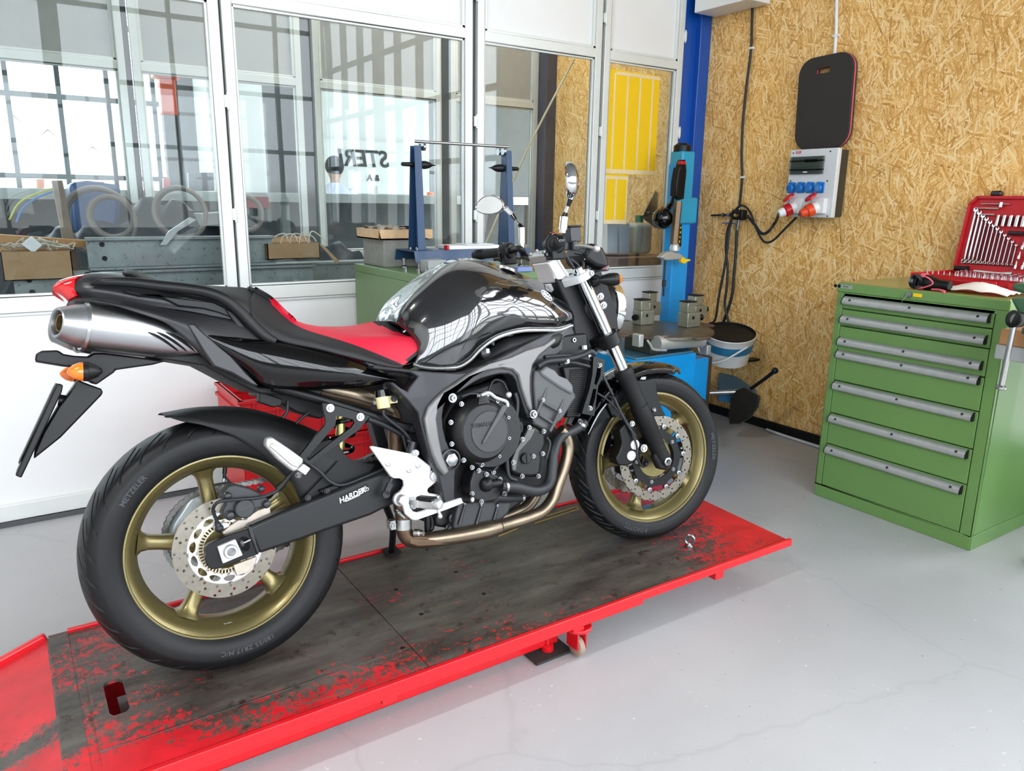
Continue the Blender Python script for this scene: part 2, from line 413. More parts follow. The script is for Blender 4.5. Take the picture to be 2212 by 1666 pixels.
def deck_mat(name, ends=True):
    m, nt, b = newmat(name); v = pos(nt)
    st = pos(nt, (.55, 2.2, 1.))
    metal = ramp(nt, noise(nt, st, 6, 6, .65), [(.3, rgb('#2b241f')), (.5, rgb('#4a443e')), (.72, rgb('#625c54'))])
    rust = ramp(nt, noise(nt, v, 22, 8, .75), [(.56, (0,0,0,1)), (.64, (1,1,1,1))]); metal = mixc(nt, rust, metal, rgb('#33241d'))
    sx = N(nt, 'SeparateXYZ'); tc = N(nt, 'TexCoord'); nt.links.new(tc.outputs['Object'], sx.inputs[0])
    x, y = sx.outputs[0], sx.outputs[1]
    pos_ = lambda a, b_: mth(nt, 'MAXIMUM', mth(nt, 'SUBTRACT', a, b_), 0.)
    fr = mth(nt, 'MINIMUM', mth(nt, 'MULTIPLY', pos_(x, 1.30), .42), .20)                                 # paint survives at the far end,
    bk = mth(nt, 'MINIMUM', mth(nt, 'MULTIPLY', pos_(.02, x), .36), .095)                                # the ramp end
    ed = mth(nt, 'MULTIPLY', pos_(-.12, y), mth(nt, 'ADD', .10, mth(nt, 'MINIMUM', mth(nt, 'MULTIPLY', pos_(.95, x), .9), .62)))   # and along the near edge
    rp = mth(nt, 'SUBTRACT', mth(nt, 'MULTIPLY', mth(nt, 'GREATER_THAN', -.395, x), .26), mth(nt, 'MULTIPLY', mth(nt, 'MULTIPLY', mth(nt, 'GREATER_THAN', -.345, x), 1.), mth(nt, 'MULTIPLY', pos_(.13, mth(nt, 'ABSOLUTE', mth(nt, 'ADD', y, .05))), 2.6)))
    k = mth(nt, 'ADD', mth(nt, 'ADD', fr, bk), mth(nt, 'ADD', ed, rp))
    n = mth(nt, 'ADD', mth(nt, 'ADD', mth(nt, 'MULTIPLY', noise(nt, v, 4.5, 3), .30), mth(nt, 'MULTIPLY', noise(nt, st, 14, 5), .15)), mth(nt, 'MULTIPLY', noise(nt, v, 62, 9, .85), .85))
    mask = ramp(nt, mth(nt, 'ADD', n, k), [(.765, (0,0,0,1)), (.785, (1,1,1,1))])
    red = ramp(nt, noise(nt, v, 12, 4), [(.3, rgb('#b8121c')), (.7, rgb('#dd1c28'))])
    col = mixc(nt, mask, metal, red); nt.links.new(col, b.inputs['Base Color'])
    r = N(nt, 'MapRange'); r.inputs[3].default_value = .34; r.inputs[4].default_value = .5; nt.links.new(noise(nt, st, 9, 5), r.inputs[0]); nt.links.new(r.outputs[0], b.inputs['Roughness'])
    bump(nt, b, mth(nt, 'ADD', mask, mth(nt, 'MULTIPLY', n, .6)), .15, .002)
    return m
M['deck'] = deck_mat('worn deck steel')
M['emit'] = None
def emis(name, c, s):
    m, nt, b = newmat(name); b.inputs['Base Color'].default_value = rgb(c); b.inputs['Emission Color'].default_value = rgb(c); b.inputs['Emission Strength'].default_value = s; return m
M['tube'] = emis('fluorescent tube', '#ffffff', 6.)
# ================================================================ the building
WY = 1.73; OX = 3.4; OE = -.62; BY = 3.35; CH = 4.3
g = G().bx((-4.6,-5.2,-.08), (OX+.1, 9., 0)); struct('floor', g, M['floor'], smooth=0)
g = G().bx((OX, OE, 0), (OX+.06, BY, CH)); struct('wall_right', g, M['osb'], smooth=0)
g = G().bx((OX-.018, OE, 0), (OX, WY, .05)); struct('baseboard_right', g, M['blackmat'], smooth=0)
g = G().bx((-4.6,-5.2,CH), (OX+.1, WY, CH+.1)); struct('ceiling', g, M['roof'], smooth=0)
g = G().bx((-4.6,WY+.05,CH), (OX+5., 7.7, CH+.1)); struct('ceiling_store', g, M['ceil'], smooth=0)
g = G().bx((OX-.09, WY-.06, 0), (OX, WY+.08, CH)).bx((OX-.19, WY-.02, 0), (OX-.085, WY+.06, CH)); struct('pillar_corner', g, M['bluepost'], bev=.004)
g = G().bx((OX-.1, BY-.12, 0), (OX, BY+.05, 3.)); struct('pillar_store', g, M['navydk'], bev=.004)
# framed glass partition: each unit has an upper panel, a pane and a lower panel
def unit(n, x0, x1, y, z_top, back=False, pane=True, zb=.93, zt=2.11, top=M['wallwhite']):
    fw, fd = .042, .045
    g = G()
    for a in (x0, x1-fw): g.bx((a, y-.03, .02), (a+fw, y+fd-.03, z_top))
    def rail(z0, z1, d=0.): g.bx((x0+fw, y-.03+d, z0), (x1-fw, y+fd-.03, z1))
    rail(z_top-.05, z_top); rail(zt, zt+.048); rail(zb-.06, zb); rail(.02, .09); rail(zb-.074, zb-.062, .01)
    for a, b in ((x0+fw, x0+fw+.012), (x1-fw-.012, x1-fw)): g.bx((a, y-.018, zb), (b, y-.002, zt))
    g.bx((x0+fw, y-.018, zb), (x1-fw, y-.002, zb+.012)).bx((x0+fw, y-.018, zt-.012), (x1-fw, y-.002, zt))
    for a, b in ((x0+fw, x0+fw+.018), (x1-fw-.018, x1-fw)): g.bx((a, y-.025, zt+.048), (b, y-.002, z_top-.05))
    g.bx((x0+fw, y-.025, zt+.048), (x1-fw, y-.002, zt+.062))
    f = struct('window_%d' % n, g, M['aluwhite'] if not back else M['alu'], bev=.003)
    p = G().bx((x0+fw-.005, y-.008, zt+.03), (x1-fw+.005, y+.008, z_top-.03)).bx((x0+fw-.005, y-.008, .07), (x1-fw+.005, y+.008, zb-.04))
    mk('panel', p, top, f, smooth=0)
    if pane: mk('pane', G().bx((x0+fw-.004, y-.0035, zb-.004), (x1-fw+.004, y+.0035, zt+.004)), M['glass'], f, smooth=0)
    return f
units = [(-3.0,-2.0), (-1.99,-.74), (-.73, .50), (.512, 1.727), (1.756, 2.566), (2.588, 3.205)]
for i, (a, b) in enumerate(units): unit(i+1, a, b, WY, CH)
gp = G()
for (a, b), (c, d) in zip(units[:-1], units[1:]): gp.bx((b-.004, WY-.004, 0), (c+.004, WY+.05, CH))
gp.bx((3.201, WY-.004, 0), (OX-.18, WY+.05, CH)).bx((-4.6, WY-.02, 0), (-3., WY+.04, CH)).bx((-3., WY-.04, 0), (3.2, WY+.04, .02))
struct('trim_1', gp, M['gap'], smooth=0)
hg = G()
for (a, b), (c, d) in zip(units[1:-1], units[2:]):
    xm = (b+c)/2
    for z in (1.25, 1.72, 2.32): hg.box((xm, WY-.033, z), (.018, .012, .05)).cyl((xm+.006, WY-.036, z-.035), (xm+.006, WY-.036, z+.035), .006, n=8)
for z in (1.25, 1.75, 2.3): hg.box((3.209, WY-.033, z), (.014, .012, .05)).cyl((3.207, WY-.036, z-.035), (3.207, WY-.036, z+.035), .005, n=8)
struct('trim_2', hg, M['aluwhite'], bev=.002)
M['storepanel'] = mat('mid grey panel', '#a2a4a2', .5)
bu = [(-2.9,-1.84), (-1.80,-.74), (-.70,.36), (.40,1.40), (1.48,2.43), (2.51,3.29)]
for i, (a, b) in enumerate(bu): unit(i+7, a, b, BY, 3., True, True, .97, 2.03, M['storepanel'])
gp = G()
for (a, b), (c, d) in zip(bu[:-1], bu[1:]): gp.bx((b+.004, BY, 0), (c-.004, BY+.03, 3.))
gp.bx((-4.6, BY, 0), (-2.9, BY+.03, 3.)); struct('trim_3', gp, M['gap'], smooth=0)
# glazed facades: behind the camera, on the left, and beyond the store
def facade(name, axis, at, lo, hi, z0, z1, step, rows, thick=.07, wide=()):
    g = G()
    def B(a, b, za, zb, t=thick):
        if axis == 1: g.bx((a, at-t/2, za), (b, at+t/2, zb))
        else: g.bx((at-t/2, a, za), (at+t/2, b, zb))
    B(lo, hi, 0, z0, .2); B(lo, hi, z1, max(z1+.05, CH+.1), .2)
    n = int(round((hi-lo)/step))
    for i in range(n+1):
        x = lo+(hi-lo)*i/n; w = .09 if i in wide else .022; B(x-w, x+w, z0, z1)
    for r in rows: B(lo, hi, r-.025, r+.025, .05)
    return struct(name, g, M['greypaint'], smooth=0)
facade('wall_front', 1, -5.1, -4.6, OX+.1, .95, 4.1, .62, (1.9, 2.6, 3.4), wide=(4, 8))
facade('wall_side', 0, OX+.03, -5.2, OE, .30, 4.1, .51, (1.7, 2.3, 2.9, 3.5), wide=(0, 4, 8))
g = G().bx((-4.7, -5.2, 0), (-4.6, WY, CH)); struct('wall_left', g, M['ceil'], smooth=0)
M['mullion'] = mat('dark mullion', '#40474c', .5)
g = G()
for x in np.arange(-3.2, 8.4, .44): g.bx((x-.022, 7.46, .8 if x < 1.3 else 3.0), (x+.022, 7.54, 4.2))
for z in (1.5, 2.28, 3.0, 3.6): g.bx((-4.6, 7.47, z-.025), (9., 7.53, z+.025))
struct('trim_4', g, M['mullion'], smooth=0)
g = G().bx((-4.6, 7.4, 0), (9., 7.6, .85)).bx((-4.6, 7.4, 4.15), (9., 7.6, 4.4)).bx((1.36, 7.4, .85), (9., 7.6, 2.98)); struct('wall_back', g, mat('grey store wall', '#5d6061', .6), smooth=0)
g = G().bx((1.55, 6.6, 0), (2.1, 7.2, 4.3)).bx((2.75, 6.9, 1.1), (4.2, 7.3, 2.75)); struct('column_store', g, M['greypanel'], smooth=0)
g = G().bx((-30, 7.7, -.1), (60, 130, -.02)); struct('ground', g, mat('lawn', '#7d9468', .9, var=.2, vs=2), smooth=0)
# cable clip strip lights
def lamp(name, x, y, z, L, rot, e):
    t = thing(name, 'white ceiling strip light with one bare fluorescent tube', 'lamp', (x, y, z), rz(rot), 'ceiling strip lights')
    mk('housing', G().bx((-L/2, -.06, 0), (L/2, .06, .07)), M['white'], t, bev=.006)
    mk('tube', G().cyl((-L/2+.03, 0, -.03), (L/2-.03, 0, -.03), .016), M['tube'], t)
    d = bpy.data.lights.new(name, 'AREA'); d.shape = 'RECTANGLE'; d.size = L; d.size_y = .12; d.energy = e; d.color = (1, .99, .97)
    o = bpy.data.objects.new('lamp_light', d); COL.objects.link(o); o.parent = t; o.location = (0, 0, -.055)
    return t
for i, (x, y, e) in enumerate([(-2.6,-1.2, 60)]): lamp('strip_light', x, y, CH-.07, 1.5, 0, e)
lamp('strip_light', 2.3, 2.55, CH-.07, 1.5, 0, 28)  # lamp added to brighten the strand board behind the right-hand panes
for x in (-.8, 1.6): lamp('strip_light', x, 5.0, CH-.07, 1.5, 0, 8)
# ================================================================ camera, sky, view
cd = bpy.data.cameras.new('camera'); co = bpy.data.objects.new('camera', cd); COL.objects.link(co)
cd.sensor_width = 36.; cd.lens = 36.*FPX/2212; cd.clip_start = .02; cd.clip_end = 200
Mx = Matrix.Identity(4)
for i in range(3): Mx[i][0] = CR[i]; Mx[i][1] = CU[i]; Mx[i][2] = -CF[i]; Mx[i][3] = CAM[i]
co.matrix_world = Mx; bpy.context.scene.camera = co
w = bpy.data.worlds.new('sky'); bpy.context.scene.world = w; w.use_nodes = True; nt = w.node_tree; nt.nodes.clear()
bg = N(nt, 'Background'); ow = N(nt, 'OutputWorld'); nt.links.new(bg.outputs[0], ow.inputs[0])
tc = N(nt, 'TexCoord'); sx = N(nt, 'SeparateXYZ'); nt.links.new(tc.outputs['Generated'], sx.inputs[0])
cl = noise(nt, tc.outputs['Generated'], 2.2, 5)
sky = mixc(nt, cl, (.80,.88,1.,1), (1.,1.,1.,1))
skyg = ramp(nt, sx.outputs[2], [(0., (.42,.42,.40,1)), (.02, (.85,.88,.9,1)), (.5, (1,1,1,1))])
nt.links.new(mixc(nt, 1., sky, skyg, 'MULTIPLY'), bg.inputs[0]); bg.inputs[1].default_value = 5.
def portal(loc, size, R):
    d = bpy.data.lights.new('portal', 'AREA'); d.shape = 'RECTANGLE'; d.size, d.size_y = size; d.cycles.is_portal = True
    o = bpy.data.objects.new('daylight_portal', d); COL.objects.link(o); m = Matrix([list(r) for r in R]).to_4x4(); m.translation = loc; o.matrix_world = m
portal((-.6, -5.25, 2.5), (8, 3.2), rx(PI/2)); portal((OX+.2, (OE-5.2)/2, 2.5), (3.2, 5.2+OE), ry(PI/2))
sc = bpy.context.scene
sc.view_settings.view_transform = 'Standard'; sc.view_settings.look = 'None'; sc.view_settings.gamma = 1.; sc.view_settings.use_curve_mapping = False
sc.view_settings.exposure = .78
sc.cycles.use_denoising = True; sc.cycles.max_bounces = 7; sc.cycles.diffuse_bounces = 3; sc.cycles.glossy_bounces = 4; sc.cycles.use_adaptive_sampling = True; sc.cycles.adaptive_threshold = .06; sc.cycles.transparent_max_bounces = 16; sc.cycles.sample_clamp_indirect = 8.; sc.cycles.caustics_reflective = False; sc.cycles.caustics_refractive = False
# ================================================================ motorcycle lift
def lift():
    t = thing('motorcycle_lift', 'low red motorcycle lift with a worn dark steel deck under the motorcycle', 'lift', (.75, .03, 0))
    L = lambda g: dict(g=g)
    o = (.75, .03, 0)
    def add(name, g, m, **kw): g.V = [(a-o[0], b-o[1], c-o[2]) for a, b, c in g.V]; return mk(name, g, m, t, **kw)
    Y0, Y1, X0, X1 = -.298, .372, -.345, 1.868
    slot = lambda z, s=1.: [(-.292,-.062,z), (-.285,-.075,z), (-.258,-.075,z), (-.25,-.062,z), (-.25,.06,z), (-.258,.073,z), (-.285,.073,z), (-.292,.06,z)]
    def dk(name, P, z0, z1, holes=()):
        g = G().prism([(x, y, z1) for x, y in P], (0,0,z0-z1), holes); return g
    d = dk('deck', [(X0,Y0), (X1-.02,Y0-.005), (X1,.05), (X1+.02, Y1), (X0,Y1)], LH-.009, LH-.003, [slot(LH-.003)])
    deck = mk('deck', d, M['deck'], t, smooth=0); deck.location = (-o[0], -o[1], 0)
    pl = G().prism([(-.325,-.188,LH), (.41,-.188,LH), (.41,.345,LH), (-.325,.345,LH)], (0,0,-.003), [slot(LH)])
    p2 = mk('deck_plate', pl, M['deck'], t, smooth=0); p2.location = (-o[0], -o[1], 0)
    pl = G().bx((.413, -.294, LH-.003), (X1-.03, .36, LH)).bx((-.325, -.294, LH-.003), (.41,-.191, LH))
    p2 = mk('deck_plate', pl, M['deck'], t, smooth=0); p2.location = (-o[0], -o[1], 0)
    add('side_rail', G().bx((X0,Y0-.014,LH-.024), (X1-.01,Y0,LH+.002)).bx((X0,Y0-.004,LH-.044), (1.15,Y0+.02,LH-.024)), M['redpaint'], bev=.002)
    add('seam_strip', G().bx((-.325,-.1915,LH-.002), (.41,-.1885,LH+.0008)), M['zinc'])
    add('side_rail', G().bx((X0,Y1,LH-.03), (X1,Y1+.014,LH+.006)), M['redpaint'], bev=.002)
    g = G()
    for x in (-.2, .3, .9, 1.5): g.bx((x-.02,Y0,LH-.06), (x+.02,Y1,LH-.01))
    g.bx((-.3,-.2,.02), (.9,-.16,.10)).bx((-.3,.22,.02), (.9,.26,.10)).bx((-.30,-.2,.02), (-.26,.26,.06))
    add('underframe', g, M['redpaint'], bev=.002)
    g = G().bx((X0-.045,Y0-.01,LH-.012), (X0,Y1+.01,LH-.001)); hs = mk('hinge_strip', g, M['deck'], t, smooth=0); hs.location = (-o[0], -o[1], 0)
    # ramp
    a = math.atan2(LH-.01, .42); Rr = Frame(ry(-a), (X0-.045, 0, LH-.004))
    g = G().bx((-.45,Y0,-.006), (0,Y1,0)); r = mk('ramp', g.xf(Rr), M['deck'], t, smooth=0); r.location = (-o[0], -o[1], 0)
    g = G().bx((-.44,Y0-.022,-.02), (-.004,Y0,.016)).bx((-.44,Y1,-.02), (-.004,Y1+.022,.016)); add('ramp_lip', g.xf(Rr), M['redpaint'], bev=.006)
    # caster
    cx, cy = .925, -.262
    g = G().prism([(cx+.042*math.cos(q), cy-.0+.042*math.sin(q), .092) for q in np.linspace(-PI, 0, 12)]+[(cx+.042, cy+.11, .092), (cx-.042, cy+.11, .092)], (0,0,.012)); cs = add('caster', g, M['redpaint'], bev=.003)
    def sub(name, g, m, **kw): g.V = [(a-o[0], b-o[1], c-o[2]) for a, b, c in g.V]; return mk(name, g, m, cs, **kw)
    sub('fork', G().bx((cx-.018, cy-.024, .03), (cx-.013, cy+.03, .092)).bx((cx+.013, cy-.024, .03), (cx+.018, cy+.03, .092)), M['redpaint'], bev=.004)
    sub('wheel', G().lathe([(0,.026),(.004,.032),(.02,.032),(.024,.026)], (cx-.012, cy+.002, .032), (1,0,0), 24), mat('caster tread', '#9c8878', .6))
    sub('bolt', G().hexn((cx, cy, .104), (0,0,1), .013, .012).cyl((cx, cy, .104), (cx, cy, .128), .006), M['redpaint'])
    add('levelling_foot', G().cyl((.86,-.2,.012), (.86,-.2,.11), .008).lathe([(0,.02),(.014,.02),(.02,.012)], (.86,-.2,.008), (0,0,1), 18), M['redpaint'])
    add('rubber_pad', G().bx((.79,-.245,.001), (.925,-.14,.009)), M['foam'], bev=.002)
    g = G()
    for q in ((870,1400), (985,1236), (1045,1283), (910,1327), (856,1274)):
        p = UW(q[0], q[1], 2, LH); g.cyl((p[0], p[1], LH-.002), (p[0], p[1], LH+.0004), .007, n=12)
    add('bolt_hole', g, M['blackmat'])
    ln = G()
    for a, b in (((1150,1125),(1246,1094)), ((1155,1131),(1250,1100)), ((1246,1094),(1250,1100)), ((1076,1159),(1118,1142))):
        a = UW(*a, 2, LH+.0006); b = UW(*b, 2, LH+.0006); ln.tube([a, b], .0016, 6)
    add('paint_line', ln, mat('yellow paint', '#b9963a', .6))
lift()
t = thing('eye_bolt', 'steel eye bolt standing on the lift deck in front of the front wheel', 'bolt', (1.497,-.158,LH))
mk('ring', G().torus((0,0,.028), (math.cos(.6),-math.sin(.6)*-1,0), .0165, .0045, 28, 10), M['zinc'], t)
mk('collar', G().lathe([(0,.014),(.005,.014),(.009,.009),(.014,.007)], (0,0,0), (0,0,1), 20), M['zinc'], t)
p = UW(1272,1115,2,LH)
tag(mk('hex_bolt', G().hexn((0,0,0), (0,0,1), .012, .012).cyl((0,0,.01), (0,0,.022), .006), M['zinc'], loc=None), 'zinc bolt head on the deck just left of the front tyre', 'bolt').location = p
# ================================================================ the motorcycle
M['gold'] = mat('gold wheel paint', '#857a50', .36, .75, coat=.3, var=.08, vs=300)
M['discsteel'] = mat('brake disc steel', '#8b857a', .34, .9, var=.1, vs=60)
M['discbright'] = mat('bright disc carrier', '#dfe0df', .35, .6)
M['exhaust'] = mat('heated steel pipe', '#857866', .3, .9, var=.22, vs=14)
M['exhdark'] = mat('browned steel', '#63503f', .45, .8, var=.2, vs=18)
M['frame'] = mat('charcoal frame paint', '#2f2f32', .40, .35, coat=.1, var=.05)
M['enginecover'] = mat('dark engine cover', '#151516', .42, .2, var=.08, bmp=.06)
M['engineblk'] = mat('black engine case', '#18181a', .5, .2, var=.1)
M['cylgrey'] = mat('grey cylinder casting', '#4e4f50', .5, .3, var=.07, bmp=.1)
M['tank'] = mat('graphite metallic paint', '#1e1e21', .25, .6, coat=1., var=.03)
for m_ in ('tank', 'gloss'): M[m_].node_tree.nodes['Principled BSDF'].inputs['Coat IOR'].default_value = 2.1 if m_ == 'tank' else 1.4
M['seat'] = mat('black seat vinyl', '#171718', .62, var=.08, bmp=.15, bs=500)
M['seatred'] = mat('red seat vinyl', '#c41734', .5, var=.05, bmp=.1, bs=500)
M['hose'] = mat('black hose', '#1b1e22', .5)
M['cream2'] = mat('cream reservoir', '#e6d9a2', .35)
M['tyretext'] = mat('tyre lettering', '#3a3c3e', .6)
M['brush'] = mat('brushed silencer steel', '#b9babc', .3, 1., var=.06, vs=4)
M['sprocket'] = mat('pale sprocket', '#d5dcdb', .4, .4)
M['mirror'] = mat('mirror glass', '#f4f6f7', .01, 1., var=0.)
bike = thing('motorcycle', 'black naked motorcycle with gold wheels and red seat standing on the lift', 'motorcycle', BO, BR)
def bp(name, g, m, parent=None, **kw): return mk(name, g, m, parent or bike, **kw)
def plate(px, y, depth, holes=(), fr=FB, bmir=False):     # outline read at plane y, pushed inwards by depth
    g = G(); P = pb(px, y, fr); H = [pb(h, y, fr) for h in holes]; g.prism(P, (0, depth, 0), H)
    return g.mir() if bmir else g
# ---------------------------------------------------------------- wheels
def tyre_geo(R, hw, ns, rear):
    half = [(.074 if rear else .047, .222), (hw*.93, .236), (hw*.99, .252), (hw, .262 if not rear else .268), (hw*.975, .274 if not rear else .280), (hw*.86, R-.018), (hw*.62, R-.0075), (hw*.32, R-.0018), (0, R)]
    pr = [(-a, b) for a, b in half] + [(a, b) for a, b in half[::-1][1:]]
    P = crom([(a, 0, b) for a, b in pr], 65); na = 1320; rings = []
    th = np.linspace(0, 2*PI, na, endpoint=False)
    yy, rr = P[:, 0], P[:, 2]; s = np.abs(yy)/(hw*.975); tread = rr > (R-.045)
    rep = 2*PI/ns
    sg = np.where(yy > 0, 1., -1.); sh = (1.05 if rear else .8)*(.30)*np.clip(s, 0, 1.05)**1.7 + np.where(sg > 0, 0, rep*.5)
    sh = np.where(s > 1.05, sh, sh); on = (s > (.16 if rear else .2)) & (s < .97) & tread
    fade = np.clip((s-.14)/.2, 0, 1)*np.clip((.99-s)/.15, 0, 1)
    sh = np.r_[sh]; sh = sh*np.where(rr > .245, 1, 0) + np.where(rr > .245, 0, sh[np.argmin(np.abs(rr-.2455))])
    for i, a in enumerate(th):
        ph = (a % rep) - rep*.5; k = abs(ph)*R
        d = np.where(on & (k < .0045), -.0085*np.clip((.0045-k)/.0018, 0, 1)*fade, 0.)
        ph2 = ((a+rep*.45) % rep) - rep*.5; k2 = abs(ph2)*R
        d = np.where(tread & (s > .5) & (s < .8) & (k2 < .0035), -.006*np.clip((.0035-k2)/.0015, 0, 1), d)
        r = rr+d; aa = a + sh; rings.append(np.stack([r*np.cos(aa), yy, r*np.sin(aa)], 1))
    return G().rings(rings, closed=False, caps=False, loop=True)
def rim_geo(w):                                            # w = half width at the lips
    o = [(-w,.2324),(-w,.2215),(-w+.004,.2200),(-w+.009,.2125),(-w+.022,.2035),(-w*.4,.1945),(-.024,.1900),(0,.1885),(.024,.1900),(w*.4,.1945),(w-.022,.2035),(w-.009,.2125),(w-.004,.2200),(w,.2215),(w,.2324),
         (w-.006,.2324),(w-.010,.222),(w-.02,.215),(0,.205),(-w+.02,.215),(-w+.010,.222),(-w+.006,.2324)]
    n = 144; R = []
    for a in np.linspace(0, 2*PI, n, endpoint=False): R.append(np.array([(r*math.cos(a), y, r*math.sin(a)) for y, r in o]))
    return G().rings(R, closed=True, caps=False, loop=True)
def spokes_geo(a0, hub, yoff=0., wid=1.):
    g = G()
    for k in range(5):
        a = a0 + k*2*PI/5; e = np.array([math.cos(a), 0, math.sin(a)]); t = np.array([-math.sin(a), 0, math.cos(a)]); R = []
        for r, hw, hy in [(hub*.6,.030,.030),(hub+.012,.025,.028),(.10,.0205,.0235),(.14,.0185,.021),(.165,.019,.022),(.179,.023,.026),(.186,.031,.032),(.192,.042,.036)]:
            u = np.linspace(0, 2*PI, 20, endpoint=False); c, s = np.cos(u), np.sin(u)
            c = np.sign(c)*np.abs(c)**.75; s = np.sign(s)*np.abs(s)**.75
            R.append(e*r + np.outer(c*hw*wid, t) + np.outer(s*hy + yoff*(1-(r/.19)), [0,1,0]))
        g.rings(R)
    return g
def disc_geo(y, th, cells, nang, rseq):     # ring of cells; cells(i, j) -> hole polygon [(radial, tangential)] about the cell centre, or None
    g = G(); m = 4
    for j in range(len(rseq)-1):
        r0, r1 = rseq[j], rseq[j+1]; n = nang[j]
        for i in range(n):
            ph = (j % 2)*.5
            a0, a1 = 2*PI*(i+ph)/n, 2*PI*(i+1+ph)/n; B = []
            for k in range(m): B.append((r0, a0+(a1-a0)*k/m))
            for k in range(m): B.append((r0+(r1-r0)*k/m, a1))
            for k in range(m): B.append((r1, a1+(a0-a1)*k/m))
            for k in range(m): B.append((r1+(r0-r1)*k/m, a0))
            P = np.array([(r*math.cos(a), r*math.sin(a)) for r, a in B]); am, rm = (a0+a1)/2, (r0+r1)/2
            h = cells(i, j)
            if h is None:
                V = [(x, y-th/2, z) for x, z in P]+[(x, y+th/2, z) for x, z in P]; N_ = len(P)
                g.add(V, [tuple(range(N_-1,-1,-1)), tuple(range(N_, 2*N_))]); continue
            e = np.array([math.cos(am), math.sin(am)]); tt = np.array([-e[1], e[0]]); c = e*rm
            Q = []
            hp = np.array([c+e*a+tt*b for a, b in h]); hang = np.unwrap([math.atan2(*((q-c)[::-1])) for q in hp])
            for p in P:                                     # match by bearing
                ang = math.atan2(p[1]-c[1], p[0]-c[0]); dd = np.abs((hang-ang+PI) % (2*PI)-PI); Q.append(hp[int(np.argmin(dd))])
            Q = np.array(Q); N_ = len(P)
            V = [(x, y-th/2, z) for x, z in P]+[(x, y-th/2, z) for x, z in Q]+[(x, y+th/2, z) for x, z in P]+[(x, y+th/2, z) for x, z in Q]
            F = []
            for k in range(N_):
                l = (k+1) % N_
                F += [(l, k, N_+k, N_+l), (2*N_+k, 2*N_+l, 3*N_+l, 3*N_+k), (N_+k, 3*N_+k, 3*N_+l, N_+l)]
            g.add(V, F)
    for r in (rseq[0], rseq[-1]):
        R = []
        for a in np.linspace(0, 2*PI, 120, endpoint=False): R.append(np.array([(r*math.cos(a), y-th/2, r*math.sin(a)), (r*math.cos(a), y+th/2, r*math.sin(a))]))
        g.rings(R, closed=False, caps=False, loop=True)
    return g
def circ(r, n=16): return [(r*math.cos(a), r*math.sin(a)) for a in np.linspace(0, 2*PI, n, endpoint=False)]
def arc_text(body_, size, r, amid, y, depth, inward=False, bold=True, space=1.05):
    g = text_geo(body_, size, depth, bold, space=space); V = []
    for x, h, z in g.V:
        if inward: a = amid + x/r; rr = r-h
        else: a = amid - x/r; rr = r+h
        V.append((rr*math.cos(a), y-z, rr*math.sin(a)))
    g.V = V; return g
